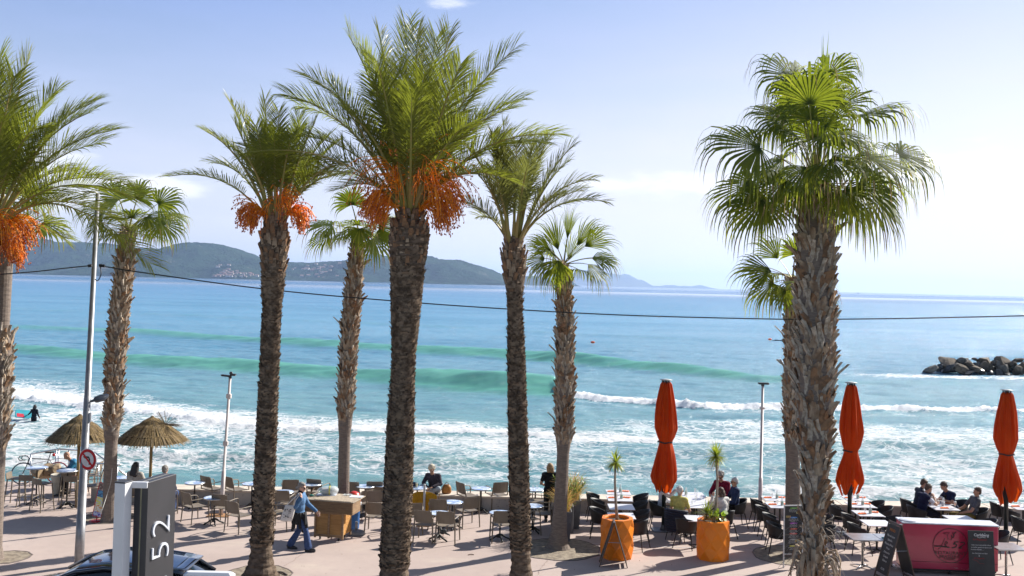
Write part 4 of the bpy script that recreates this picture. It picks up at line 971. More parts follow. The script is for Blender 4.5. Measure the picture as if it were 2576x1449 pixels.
        if hair_kind == 'bushy':
            for k in range(60):
                a = rr.uniform(0, 6.28); e = rr.uniform(-.2, 1.5); v = Vector((math.cos(a)*math.cos(e)*.095, -.03+math.sin(a)*math.cos(e)*.10, .045+math.sin(e)*.10))
                if v.y > .03 and v.z < .085: continue
                m.ell(hp(*v), (.026, .026, .024), HM, 6, 4)
        grow(m, 'hair', hair, t, .009, 1)
    for s in (-1, 1):
        m = MB(); m.ell(hp(s*.031, .081, .008), (.013, .008, .008), HM, 8, 5); m.build('eye', M_eye, t, True)
    if glasses:
        m = MB()
        for s in (-1, 1): m.ell(hp(s*.034, .092, .008), (.030, .010, .022), HM, 10, 6); m.tube([hp(s*.06, .088, .012), hp(s*.082, .0, .01)], .004, 5)
        m.tube([hp(-.02, .098, .012), hp(.02, .098, .012)], .004, 5); m.build('glasses', M_lens, t, True)
    return t

def sit(lean=0.0, head=(0, .02), armL=None, armR=None, kn=(.46, .0), look=(0, 1, -.1), seat=.47, twist=0, ankle=(.50, .02), spread=.11, kneeL=None, kneeR=None, anL=None, anR=None):
    """seated joints; arms given as (elbow, wrist)"""
    P = Vector((0, 0, seat + .10)); C = P + Vector((0, math.sin(lean)*.34, math.cos(lean)*.34)); N = C + Vector((0, math.sin(lean*1.15)*.17, math.cos(lean)*.17))
    H = N + Vector((head[0], head[1] + math.sin(lean)*.10, .155)); q = Matrix.Rotation(twist, 3, 'Z')
    J = dict(pelvis=P, chest=C, neck=N, head=H, shL=C + q @ Vector((-.175, 0, .11)), shR=C + q @ Vector((.175, 0, .11)), look=look)
    J['hipL'] = P + Vector((-.09, .0, -.02)); J['hipR'] = P + Vector((.09, .0, -.02))
    J['knL'] = kneeL or (-spread-.02, kn[0], seat+.06); J['knR'] = kneeR or (spread+.02, kn[0], seat+.06)
    J['anL'] = anL or (-spread-.02, ankle[0], .09); J['anR'] = anR or (spread+.02, ankle[1]+ankle[0]*.6, .09)
    a = armL or ((-.26, .12+math.sin(lean)*.3, seat+.25), (-.12, .34, seat+.22)); b = armR or ((.26, .12+math.sin(lean)*.3, seat+.25), (.12, .34, seat+.22))
    J['elL'], J['wrL'] = a; J['elR'], J['wrR'] = b
    return J

P = {}
def at(p, z=0): return gp(p[0], p[1], z)
def onY(x, Y): v = W(x, 1000, Y); return Vector((v.x, Y, 0))
hair_grey = mat('grey_hair', (.30, .28, .26), .7, (.18, .165, .15), 30, bump=.6, bscale=60); hair_white = mat('white_blond_hair', (.62, .56, .44), .7, (.45, .38, .27), 30, bump=.6, bscale=60)
hair_black = mat('black_hair', (.018, .015, .014), .45, (.03, .022, .02), 30, bump=.6, bscale=60); hair_brown = mat('brown_hair', (.09, .055, .035), .6, (.05, .03, .02), 30, bump=.6, bscale=60)
hair_blond = mat('blond_hair', (.38, .24, .11), .6, (.25, .15, .07), 30, bump=.6, bscale=60)

# the walker
wk = at(z2(1640, 1145))
J = dict(pelvis=(0, 0, .90), chest=(0, .01, 1.23), neck=(0, .0, 1.40), head=(.0, .03, 1.545), look=(.05, 1, -.05), shL=(-.165, .0, 1.34), shR=(.165, .02, 1.34),
         hipL=(-.085, 0, .87), hipR=(.085, 0, .87), knL=(-.09, -.04, .47), knR=(.09, .20, .49), anL=(-.09, -.26, .11), anR=(.09, .27, .10), footL=(0, 1, -.15), footR=(0, 1, .12),
         elL=(-.24, -.10, 1.10), wrL=(-.20, .10, 1.28), elR=(.22, .08, 1.10), wrR=(.21, .28, .94), handL=(.1, .2, .8), handR=(0, .55, -.8), palmL=(1, 0, 0), palmR=(-1, 0, 0))
J2 = {k: (v if k in ('look',) or k[:4] in ('hand', 'foot', 'palm') else v) for k, v in J.items()}
# she walks to the right: her right side faces the viewer, the bag hangs on the near shoulder
J['elR'], J['wrR'] = (.27, -.02, 1.12), (.20, .10, 1.32); J['handR'] = (-.2, -.1, .9); J['palmR'] = (0, -1, 0)
J['elL'], J['wrL'] = (-.20, .13, 1.10), (-.19, .36, .93); J['handL'] = (0, .55, -.8); J['palmL'] = (1, 0, 0)
wlk = person('woman walking past in blue sweater and jeans with a white shoulder bag', wk, -8, J, 'fair', cloth('blue_sweater', (.10, .20, .36)), True, 1.25,
       cloth('blue_jeans', (.05, .085, .20), (.035, .06, .14)), True, hair_grey, 'bun', glasses=True, flare=.035, scarf=cloth('navy_roll_neck', (.012, .014, .03)), sz=1.0)
m = MB()       # jacket tied round the hips
for k in range(14):
    a = k/14*6.283; m.cap((.175*math.cos(a), .13*math.sin(a), .93), (.21*math.cos(a), .17*math.sin(a), .70 - .10*(k % 3)), .03, .035)
m.ell((0, 0, .90), (.19, .15, .07)); m.cap((.08, .17, .90), (.12, .22, .62), .035, .045); m.cap((.12, .17, .90), (.18, .20, .70), .03, .03)
grow(m, 'tied_jacket', mat('black_dotted_cloth', (.012, .012, .014), .85, (.35, .35, .35), 38, lo=.70, hi=.74), wlk, .012, 1)
bg = thing('tote_bag', 'white cotton tote bag with dark drawing on the walker\'s shoulder', 'bag', wlk.location, R(-98))
m = MB(); rb = []
for z, w, d in ((1.16, .13, .02), (1.12, .135, .03), (.95, .15, .05), (.80, .155, .055), (.765, .14, .04)):
    rb.append([Vector((.285 + d*math.sin(q)*1.0, -.14 + w*math.cos(q) - (1.16-z)*.28, z)) for q in [k/12*6.283 for k in range(12)]])
m.ring(rb); m.build('bag_body', mat('white_cotton', (.72, .70, .68), .9, (.62, .6, .58), 8, bump=.4), bg, True)
m = MB(); m.tube([(.31, -.24, 1.15), (.27, -.10, 1.30), (.22, .03, 1.42), (.16, .0, 1.43)], .012, 6); m.tube([(.31, -.05, 1.15), (.30, -.02, 1.28), (.22, .06, 1.42), (.16, .03, 1.43)], .012, 6); m.build('strap', mat('strap_cotton', (.7, .68, .66), .9), bg)
m = MB(); rr = random.Random(2)
for k in range(22):
    y = -.14 + rr.uniform(-.09, .09) - .06; z = rr.uniform(.86, 1.08); m.box((.285+.0565, y, z), (.003, rr.uniform(.01, .035), rr.uniform(.006, .03)), Matrix.Rotation(rr.uniform(-1, 1), 3, 'X'))
m.build('print', mat('black_print', (.03, .03, .035), .8), bg)

# woman on the wall
w0 = W(*z3(1350, 440), 29.85)
J = sit(.35, (0, .05), ((-.27, .20, .32), (-.10, .42, .26)), ((.27, .20, .32), (.08, .44, .24)), look=(-.1, 1, -.65), seat=.0, kneeL=(-.26, .36, .22), kneeR=(.26, .34, .24), anL=(.12, .26, .06), anR=(-.10, .30, .05))
person('woman with short white-blond hair sitting cross-legged on the wall', (w0.x, 29.78, .44), 255, J, 'tan', mat('dark_speckled_jumper', (.03, .022, .035), .9, (.16, .14, .18), 45, lo=.60, hi=.68), True, 1.3,
       cloth('pale_jeans', (.42, .47, .52)), True, hair_white, 'bushy')
# black-clad woman behind the fan palm
J = dict(pelvis=(0, 0, .90), chest=(0, .01, 1.21), neck=(0, .02, 1.37), head=(0, .05, 1.51), look=(-.1, 1, -.1), shL=(-.165, .0, 1.32), shR=(.165, .0, 1.32), hipL=(-.085, 0, .87), hipR=(.085, 0, .87),
         knL=(-.09, .03, .47), knR=(.09, .02, .47), anL=(-.09, 0, .1), anR=(.09, 0, .1), elL=(-.26, -.04, 1.08), wrL=(-.18, .18, 1.02), elR=(.26, -.04, 1.08), wrR=(.18, .18, 1.02))
stb = at(z4(835, 665)); stb.y = 28.6; stb = onY(1388, 28.4)
person('waitress in black T-shirt and trousers, half hidden behind the fan palm trunk', stb, 95, J, 'tan', cloth('black_tshirt', (.012, .012, .013)), False, 1.1, cloth('black_trousers', (.012, .012, .014)), True, hair_blond, 'bob')
# man at the high table
J = sit(.45, (0, .08), ((-.27, .32, .72), (-.05, .50, .78)), ((.27, .32, .72), (.05, .52, .78)), look=(.1, 1, -.55))
p = onY(206, 30.5)
person('bald man in blue jacket and red shorts bent over the high table', p, 205, J, 'tan', mat('blue_jacket', (.01, .16, .28), .6, (.008, .10, .20), 5, bump=.5), True, 1.3, cloth('black_leggings', (.014, .014, .016)), True, None)
m = MB(); m.ell((0, -.01, .555), (.20, .155, .11)); m.cap((-.09, 0, .56), (-.10, .16, .55), .104, .095); m.cap((.09, 0, .56), (.10, .16, .55), .104, .095); grow(m, 'red_shorts', cloth('red_shorts', (.55, .02, .015)), [o for o in bpy.data.objects if o.get('label', '').startswith('bald man')][0], .012, 1)
# two people behind the black sign
J = sit(.05, (0, .02), look=(0, 1, -.1))
person('woman with long black hair seated behind the black sign', onY(346, 28.6), 80, J, 'tan', cloth('pale_grey_jacket', (.45, .42, .38)), True, 1.5, cloth('dark_slacks', (.02, .02, .025)), True, hair_black, 'long', sz=1.0)
person('grey-haired man in navy seen from behind above the black sign', onY(421, 28.2), 80, sit(.0, (0, .02)), 'fair', cloth('navy_jersey', (.02, .03, .07)), True, 1.25, cloth('blue_jeans', (.05, .085, .20)), True, hair_grey, 'short')
# group at the long white table
person('man in pale shirt beside the first parasol pole, raising his arm', onY(1668, 27.9), -5, sit(.15, (0, .03), None, ((.26, .22, .95), (.16, .40, 1.12))), 'fair', cloth('white_shirt', (.62, .63, .66)), True, 1.3, cloth('dark_slacks', (.02, .02, .025)), True, hair_brown, 'short')
person('white-haired man in yellow polo shirt seated with his back turned', onY(1712, 26.9), 62, sit(.12, (0, .03), look=(.3, 1, -.1)), 'fair', cloth('yellow_polo', (.60, .54, .16)), False, 1.35, cloth('beige_trousers', (.3, .25, .18)), True, mat('white_hair', (.6, .6, .6), .7, (.45, .45, .45), 30), 'short', glasses=True)
person('grey-haired woman in dark red jacket leaning over the long table', onY(1822, 29.0), 235, sit(.18, (0, .06), look=(0, 1, -.6), armL=((-.27, .2, .78), (-.14, .44, .80)), armR=((.28, .2, .80), (.2, .42, .80)), seat=.54), 'tan', cloth('dark_red_fleece', (.16, .006, .03)), True, 1.6, cloth('black_trousers', (.012, .012, .014)), True, hair_grey, 'bushy', glasses=True)
person('woman with dark bob and white jumper seated behind the second planter', onY(1822, 27.1), 118, sit(.1, (0, .03), ((-.25, .2, .8), (-.12, .28, 1.08)), None), 'fair', cloth('white_jumper', (.68, .67, .64)), True, 1.4, cloth('dark_slacks', (.02, .02, .025)), True, hair_brown, 'bob', sz=.97)
person('balding man in navy sweater and sunglasses by the sea wall', onY(1854, 28.4), 185, sit(.02, (0, .02), look=(0, 1, .05)), 'tan', cloth('navy_sweater', (.02, .035, .09)), True, 1.35, cloth('black_trousers', (.012, .012, .014)), True, mat('short_white_hair', (.5, .5, .5), .7), 'none', glasses=True)
# the four men with beers
def ang(dx, dy): return math.degrees(math.atan2(dy, dx))
person('man in dark T-shirt farther at the left of the beer table', onY(2309, 28.9), 0, sit(.25, (0, .05), ((-.26, .26, .72), (-.1, .46, .80)), ((.26, .26, .75), (.1, .34, .98))), 'tan', mat('dark_printed_tshirt', (.012, .014, .035), .85, (.3, .3, .32), 26, lo=.74, hi=.76), True, 1.3, cloth('dark_slacks', (.02, .02, .025)), True, hair_brown, 'short')
person('man in navy waistcoat over white T-shirt at the beer table', onY(2319, 28.15), 12, sit(.28, (0, .06), ((-.28, .26, .72), (-.1, .46, .80)), ((.27, .30, .82), (.1, .34, 1.0))), 'tan', cloth('white_tee', (.65, .66, .72)), False, 1.25, cloth('navy_trousers', (.012, .014, .03)), True, hair_brown, 'short', vest=cloth('navy_waistcoat', (.012, .016, .05)))
person('man in navy polo leaning on the beer table looking at his phone', onY(2402, 28.75), 190, sit(.42, (0, .06), ((-.30, .26, .80), (-.10, .44, .84)), ((.30, .26, .78), (.06, .46, .82)), look=(0, 1, -.5)), 'tan', cloth('navy_polo', (.015, .025, .07)), False, 1.3, cloth('beige_trousers', (.3, .25, .18)), True, hair_brown, 'short')
person('man in grey T-shirt leaning back with sunlit olive trousers', onY(2447, 27.9), 178, sit(-.28, (0, .03), ((-.26, .12, .74), (-.18, .36, .66)), ((.27, .12, .72), (.2, .38, .62)), look=(0, 1, .0), kneeL=(-.16, .48, .54), kneeR=(.14, .50, .54)), 'tan', cloth('grey_tshirt', (.11, .115, .13)), False, 1.3, cloth('olive_trousers', (.20, .15, .04)), True, hair_brown, 'short')
# surfer in the surf
sf = gp(85, 1057, SEA_Z)
J = dict(pelvis=(0, 0, .90), chest=(0, .03, 1.23), neck=(0, .05, 1.40), head=(0, .08, 1.55), look=(-.2, 1, -.2), shL=(-.165, .03, 1.34), shR=(.165, .03, 1.34), hipL=(-.085, 0, .87), hipR=(.085, 0, .87),
         knL=(-.09, .03, .47), knR=(.09, .02, .47), anL=(-.09, 0, .1), anR=(.09, 0, .1), elL=(-.33, .10, 1.15), wrL=(-.52, .22, 1.05), elR=(.25, .02, 1.08), wrR=(.22, .18, .95))
person('surfer in black wetsuit standing in the foam holding a bodyboard', (sf.x, sf.y, SEA_Z-.75), 82, J, 'tan', cloth('wetsuit', (.012, .014, .022)), True, 1.0, cloth('wetsuit', (.012, .014, .022)), True, hair_black, 'bob', name='person')
bd = thing('bodyboard', 'turquoise and red bodyboard in the surfer\'s left hand', 'bodyboard', (sf.x-.72, sf.y+.2, SEA_Z+.32), R(25))
m = MB(); ol = [(-.5, -.1), (-.46, -.25), (.3, -.27), (.52, -.12), (.52, .12), (.3, .27), (-.46, .25), (-.5, .1)]; Mx = Matrix.Rotation(R(62), 3, 'X') @ Matrix.Rotation(R(20), 3, 'Y')
m.ring([[Mx @ Vector((x*k, y*k, z)) for x, y in ol] for z, k in ((-.03, .96), (-.02, 1), (.02, 1), (.03, .96))]); m.build('board', mat('turquoise_foam', (.02, .35, .42), .4, (.02, .22, .30), 3), bd)
m = MB(); m.ring([[Mx @ Vector((x, y, z)) for x, y in ((-.4, -.20), (.05, -.22), (-.02, .0), (-.42, .02))] for z in (.031, .035)]); m.build('red_patch', mat('red_foam', (.6, .02, .05), .4), bd)
bake_grown()

# ================================================================== FURNITURE
M_taupe = mat('taupe_plastic', (.20, .165, .125), .55, (.18, .145, .11), 8, spec=.35)
M_iron = mat('black_cast_iron', (.018, .018, .018), .55, bump=.3)
M_rim = mat('table_rim_metal', (.55, .55, .56), .3, metal=.9)
def marble():
    m = bpy.data.materials.new('blue_marbled_top'); m.use_nodes = True; t = NT(m.node_tree); b = t.n['Principled BSDF']
    P_ = t.add('ShaderNodeNewGeometry').outputs['Position']; n = t.noise(P_, 5, 4, .6, 1.2); q = t.ramp(n, .42, .62)
    t.put(b.inputs['Base Color'], t.mix(q, (.62, .68, .76, 1), (.15, .25, .45, 1))); b.inputs['Roughness'].default_value = .22; return m
M_marble = marble()
def cafe_chair():
    t = thing('cafe_chair', 'x', 'chair', (0, 0, 0), 0, 'taupe café armchairs on the terrace')
    m = MB(); n = 8     # seat, slightly dished
    rows = []
    for k in range(n+1):
        y = -.22 + .46*k/n; z = .445 + .012*abs(2*k/n-1)**2 - (.015 if k == n else 0); w = .235 + .02*k/n
        rows.append([(-w, y, z), (-w*.5, y, z-.008), (w*.5, y, z-.008), (w, y, z), (w, y, z-.024), (-w, y, z-.024)])
    m.ring(rows); m.build('seat', M_taupe, t)
    m = MB(); rows = []
    for k in range(9):
        u = k/8; z = .52 + .33*u; yb = -.235 - .075*u; w = .205 + .02*math.sin(u*3.14) - (.012 if k == 8 else 0)
        rows.append([Vector((x, yb - .035*(1-(x/.23)**2) + dy, z)) for dy in (0,) for x in (-w, -w*.5, 0, w*.5, w)] + [Vector((x, yb - .035*(1-(x/.23)**2) + .014, z)) for x in (w, w*.5, 0, -w*.5, -w)])
    m.ring(rows); m.build('backrest', M_taupe, t)
    for s in (-1, 1):
        m = MB(); m.tube([(s*.262, -.27, 0), (s*.245, -.235, .44), (s*.232, -.262, .62), (s*.222, -.312, .845)], [.017, .021, .019, .014], 6, flat=(1, .8)); m.build('leg', M_taupe, t)
        m = MB(); m.tube([(s*.285, .265, 0), (s*.272, .245, .30), (s*.268, .235, .60), (s*.268, .20, .655)], [.016, .020, .019, .017], 6, flat=(1, .8)); m.build('leg', M_taupe, t)
        m = MB(); m.tube([(s*.268, .205, .655), (s*.272, .10, .672), (s*.262, -.10, .668), (s*.232, -.275, .655)], [.017, .021, .020, .016], 6, flat=(1.25, .6)); m.build('armrest', M_taupe, t)
    return t
def stool():
    t = thing('bar_stool', 'x', 'bar stool', (0, 0, 0), 0, 'taupe bar stools by the ramp')
    m = MB(); m.bbox((0, 0, .765), (.40, .38, .03), .02); m.build('seat', M_taupe, t)
    m = MB(); rows = [[Vector((x, -.19 - .03*(1-(x/.2)**2) - .02*u, .77+.16*u)) for x in (-.2, -.1, 0, .1, .2)] + [Vector((x, -.175 - .03*(1-(x/.2)**2) - .02*u, .77+.16*u)) for x in (.2, .1, 0, -.1, -.2)] for u in (0, .5, 1)]
    m.ring(rows); m.build('backrest', M_taupe, t)
    for sx, sy in ((-1, -1), (1, -1), (1, 1), (-1, 1)):
        m = MB(); m.tube([(sx*.235, sy*.225, 0), (sx*.205, sy*.19, .40), (sx*.18, sy*.165, .755)], [.015, .018, .02], 6); m.build('leg', M_taupe, t)
    m = MB()
    for a, b in (((-.212, -.2), (.212, -.2)), ((.212, -.2), (.212, .2)), ((.212, .2), (-.212, .2)), ((-.212, .2), (-.212, -.2))): m.tube([(a[0], a[1], .29), (b[0], b[1], .29)], .012, 6)
    m.build('footrest', M_taupe, t); return t
def round_table(h=.72, r=.29):
    t = thing('round_table', 'x', 'table', (0, 0, 0), 0, 'round café tables with blue marbled tops' if h < .9 else 'high round tables by the ramp')
    m = MB(); m.lathe([(r-.012, h-.012), (r-.012, h+.001)], n=36); m.build('table_top', M_marble, t)
    m = MB(); m.ring([[(rr*math.cos(k/36*6.2832), rr*math.sin(k/36*6.2832), z) for k in range(36)] for rr, z in ((r-.0118, h+.003), (r, h+.002), (r+.002, h-.014), (r-.006, h-.028), (r-.03, h-.024), (r-.05, h-.014))], cap0=False, cap1=False); m.build('rim', M_rim, t, True)
    m = MB(); m.lathe([(.05, .07), (.032, .12), (.022, .18), (.022, h-.04), (.09, h-.02)], n=12); m.build('pole', M_iron, t, True)
    for k in range(4):
        a = k*math.pi/2 + .6; c, s = math.cos(a), math.sin(a); m = MB()
        m.tube([(0, 0, .15), (c*.07, s*.07, .13), (c*.16, s*.16, .065), (c*.24, s*.24, .03), (c*.27, s*.27, .012)], [.03, .028, .022, .024, .018], 7); m.build('foot', M_iron, t, True)
    return t
M_blk = mat('black_resin', (.016, .016, .017), .5, (.022, .022, .023), 20, spec=.35)
def tub_chair():
    t = thing('tub_chair', 'x', 'chair', (0, 0, 0), 0, 'black tub chairs at the white tables')
    m = MB(); n = 22; outer = []; 
    def P_(a, u):       # a: angle round the back, u: height 0..1
        f = (abs(a)/118.0); top = .80 - .16*f**1.6; z = .40 + (top-.40)*u; rx = .235 + .055*u; ry = .225 + .07*u
        return Vector((rx*math.sin(R(a)), -ry*math.cos(R(a)) + (.0 if abs(a) < 90 else 0), z))
    rows = []
    for k in range(n+1):
        a = -118 + 236*k/n; prof = [P_(a, u) for u in (0, .3, .6, .85, 1)]; inn = [p + Vector((-math.sin(R(a))*.012, math.cos(R(a))*.012, 0)) for p in reversed(prof)]
        rows.append(prof + inn)
    m.ring(rows); m.build('backrest', M_blk, t, True)
    m = MB(); m.lathe([(.10, .405), (.22, .41), (.245, .43), (.235, .45), (.15, .443), (.02, .44)], n=24, M=Matrix(((1, 0, 0), (0, .97, 0), (0, 0, 1)))); m.build('seat', M_blk, t, True)
    for sx, sy in ((-1, -1), (1, -1), (1, 1), (-1, 1)):
        m = MB(); m.tube([(sx*.265, sy*.265, 0), (sx*.185, sy*.18, .42)], [.012, .017], 7); m.build('leg', M_blk, t)
    return t
M_wtop = mat('white_table_top', (.62, .62, .65), .35, (.58, .58, .61), 3)
M_stl = mat('brushed_steel', (.50, .50, .50), .32, (.42, .41, .40), 9, metal=.75)
def square_table(kind='white'):
    t = thing('square_table', 'x', 'table', (0, 0, 0), 0, 'white square tables of the restaurant' if kind == 'white' else 'steel square tables beside the red counter')
    top, leg = (M_wtop, M_blk) if kind == 'white' else (M_stl, mat('polished_leg', (.6, .6, .6), .2, metal=.9))
    m = MB(); m.bbox((0, 0, .732), (.69, .69, .018 if kind == 'white' else .03), .006); m.build('table_top', top, t)
    m = MB(); m.lathe([(.028, .05), (.026, .70), (.12, .722)] if kind == 'white' else [(.03, .06), (.03, .70), (.12, .716)], n=12); m.build('pole', leg, t, True)
    for k in range(4):
        a = k*math.pi/2 + math.pi/4; c, s = math.cos(a), math.sin(a); m = MB(); L = .30 if kind == 'white' else .31
        m.tube([(0, 0, .055), (c*L*.5, s*L*.5, .045), (c*L, s*L, .014)], [.026, .022, .014], 7, flat=(1.2, .7)); m.build('foot', leg, t, True)
    return t

CH, ST, RT, HT, TC, SQ, SS = cafe_chair(), stool(), round_table(), round_table(1.06, .30), tub_chair(), square_table(), square_table('steel')
used = set()
def put(src, loc, head, label, sc=1.0):
    loc = Vector((loc[0], loc[1], 0)); rz = R(head-90)
    if src.name not in used: used.add(src.name); src.location = loc; src.rotation_euler = (0, 0, rz); src['label'] = label; src.scale = (sc,)*3; return src
    return dup(src, loc, rz, label, sc)
def zt(fn, a, b, h=.72): p = fn(a, b); g_ = gp(p[0], p[1], h); return g_
# --- café terrace: (reader, x, y of the feet centre, heading, label)
for fn, a, b, h, lb in [
    (z2, 412, 812, 49, 'taupe café chair nearest the black sign, turned to the right'),
    (z2, 760, 828, 75, 'taupe café chair right of the small table near the black sign'),
    (z2, 930, 922, 60, 'taupe café chair standing foremost, left of the flared palm trunk'),
    (z2, 625, 592, 55, 'taupe café chair at the wall, left of the white camera post'),
    (z2, 900, 600, 48, 'taupe café chair at the wall, right of the white camera post'),
    (z2, 1450, 772, 88, 'taupe café chair behind the table right of the flared palm'),
    (z2, 1425, 892, 172, 'taupe café chair with seat towards us, between flared palm and walker'),
    (z2, 1545, 628, 98, 'taupe café chair by the wall just left of the walker\'s head'),
    (z2, 1862, 622, 75, 'taupe café chair at the wall, its back peeping over the wooden counter'),
    (z3, 395, 655, 82, 'taupe café chair against the wall right of the smooth palm trunk'),
    (z3, 470, 772, 140, 'taupe café chair beside the blue bin'),
    (z3, 650, 650, 92, 'taupe café chair at the wall left of the tallest date palm'),
    (z3, 650, 775, 96, 'taupe café chair in the second row left of the tallest date palm'),
    (z3, 665, 930, 84, 'taupe café chair next to the grey parasol base, nearest row'),
    (z3, 1085, 935, 100, 'taupe café chair emerging from behind the tallest date palm, right side'),
    (z3, 1250, 1035, 77, 'taupe café chair nearest us, left of two side by side'),
    (z3, 1500, 1045, 82, 'taupe café chair nearest us, right of two side by side'),
    (z3, 1400, 882, 88, 'taupe café chair beyond the round table, right of the yellow shawl'),
    (z3, 1735, 858, 118, 'taupe café chair turned left at the middle round table'),
    (z3, 1750, 672, 35, 'taupe café chair at the wall right of the brown handbag, facing right'),
    (z3, 2085, 655, 112, 'taupe café chair at the wall left of the slim date palm, facing left'),
    (z4, 250, 1035, 95, 'taupe café chair foremost, just left of the slim date palm'),
    (z4, 690, 745, 168, 'taupe café chair between slim date palm and waitress'),
    (z4, 735, 895, 182, 'taupe café chair with pale sunlit back beside the fan palm pit'),
    (z4, 555, 955, 30, 'taupe café chair just right of the slim date palm, mostly hidden'),
    (z1, 965, 640, 200, 'taupe café chair between lamp post and red poster'),
    (z1, 955, 520, 182, 'taupe café chair with sunlit tan back at the steel railing')]:
    p = gp(*fn(a, b)); put(CH, p, h, lb)
put(CH, onY(346, 28.5), 80, 'taupe café chair of the black-haired woman behind the sign')
put(CH, onY(421, 28.1), 80, 'taupe café chair of the grey-haired man behind the sign')
shc = put(CH, onY(1078, 28.0), 85, 'taupe café chair draped with a yellow shawl')
for fn, a, b, lb in [
    (z1, 1292, 398, 'round café table behind the black sign at the long-haired woman'), (z2, 412, 345, 'round café table at the wall just right of the black sign'), (z2, 645, 522, 'round café table standing free between three chairs by the sign'),
    (z2, 1088, 356, 'round café table at the wall half behind the flared palm'), (z2, 1460, 452, 'round café table between the flared palm and the walker'), (z2, 1792, 362, 'round café table at the wall behind the counter'),
    (z3, 535, 386, 'round café table at the wall between counter palm and tallest palm'), (z3, 745, 372, 'round café table at the wall peeping out left of the tallest palm'), (z3, 1150, 405, 'round café table with drink and bag beside the woman on the wall'),
    (z3, 1905, 412, 'round café table at the wall between two facing chairs'), (z3, 1567, 573, 'round café table in the middle row right of the yellow shawl'), (z3, 1405, 702, 'round café table behind the two foremost chairs'),
    (z4, 240, 697, 'round café table left of the slim date palm, foremost'), (z4, 625, 618, 'round café table right of the slim date palm'), (z4, 655, 424, 'round café table with two glasses by the waitress')]:
    put(RT, zt(fn, a, b), 90 + 37*len(lb), lb)
put(HT, zt(z1, 397, 292, 1.06), 90, 'high round table in front of the racing bicycle'); put(HT, zt(z1, 722, 322, 1.06), 120, 'high round table under the bald man\'s hands')
for a, b, h, lb in [(158, 690, 5, 'bar stool farthest left, seat edge to the right'), (300, 705, 88, 'bar stool second from the left at the high table'), (445, 752, 62, 'bar stool third from the left, turned away'), (765, 715, 92, 'bar stool nearest the lamp post'),
                    (735, 640, 100, 'bar stool behind the one at the lamp post')]:
    put(ST, gp(*z1(a, b)), h, lb)
put(CH, onY(208, 30.5), 205, 'taupe café chair the bald man sits on')

# --- restaurant terrace
for x, Y, h, lb in [
    (1504, 28.75, 0, 'black tub chair at the wall, left end of the first table row'), (1517, 27.9, 0, 'black tub chair second from the wall, left of the first table row'), (1516, 26.8, -5, 'black tub chair left of the first orange planter'),
    (1611, 28.7, 180, 'black tub chair at the wall, right end of the first table row'), (1609, 27.75, 180, 'black tub chair second from the wall, right of the first table row'), (1613, 26.65, 178, 'black tub chair third from the wall, right of the first table row'), (1609, 25.7, 150, 'black tub chair right behind the first orange planter'),
    (1663, 27.85, -5, 'black tub chair of the pale-shirted man at the parasol'), (1712, 26.8, 62, 'black tub chair draped with a navy quilted jacket'), (1732, 25.95, 60, 'empty black tub chair left of the second orange planter'), (1826, 27.0, 118, 'black tub chair of the woman in white jumper'), (1857, 28.3, 185, 'black tub chair of the man in sunglasses'),
    (1917, 28.4, 0, 'black tub chair at the camera post by the wall'), (1931, 27.5, -4, 'black tub chair second behind the menu board'), (1950, 26.6, -4, 'black tub chair third behind the menu board'), (1962, 25.6, -6, 'black tub chair beside the menu board'),
    (2072, 26.5, 182, 'black tub chair farther right of the huge fan palm'), (2078, 25.4, 175, 'black tub chair just right of the huge fan palm'),
    (2098, 28.6, 0, 'black tub chair at the wall left of the second parasol'), (2114, 27.9, -3, 'black tub chair in front of the second parasol pole'), (2148, 26.8, -3, 'black tub chair behind the steel tables, middle row'), (2164, 25.75, 2, 'black tub chair directly behind the steel tables'),
    (2202, 28.5, 180, 'black tub chair at the wall right of the second parasol'), (2222, 27.8, 180, 'black tub chair second from the wall right of the second parasol'), (2243, 26.6, 178, 'black tub chair behind the left chalkboard stand'),
    (2293, 28.9, 0, 'black tub chair of the man in dark T-shirt'), (2311, 28.05, 12, 'black tub chair of the man in navy waistcoat'), (2412, 28.8, 190, 'black tub chair of the man in navy polo'), (2460, 27.85, 178, 'black tub chair of the man in grey T-shirt'),
    (2362, 26.5, 5, 'black tub chair just behind the red counter, left'), (2481, 26.5, 180, 'black tub chair just behind the red counter, right'), (2511, 25.2, 185, 'black tub chair at the right end of the red counter'),
    (2519, 28.7, 0, 'black tub chair at the wall left of the last table row'), (2547, 28.1, -4, 'black tub chair second from the wall under the third parasol'), (2575, 26.9, -4, 'black tub chair at the right edge, third from the wall')]:
    put(TC, onY(x, Y), h, lb)
SQT = {}
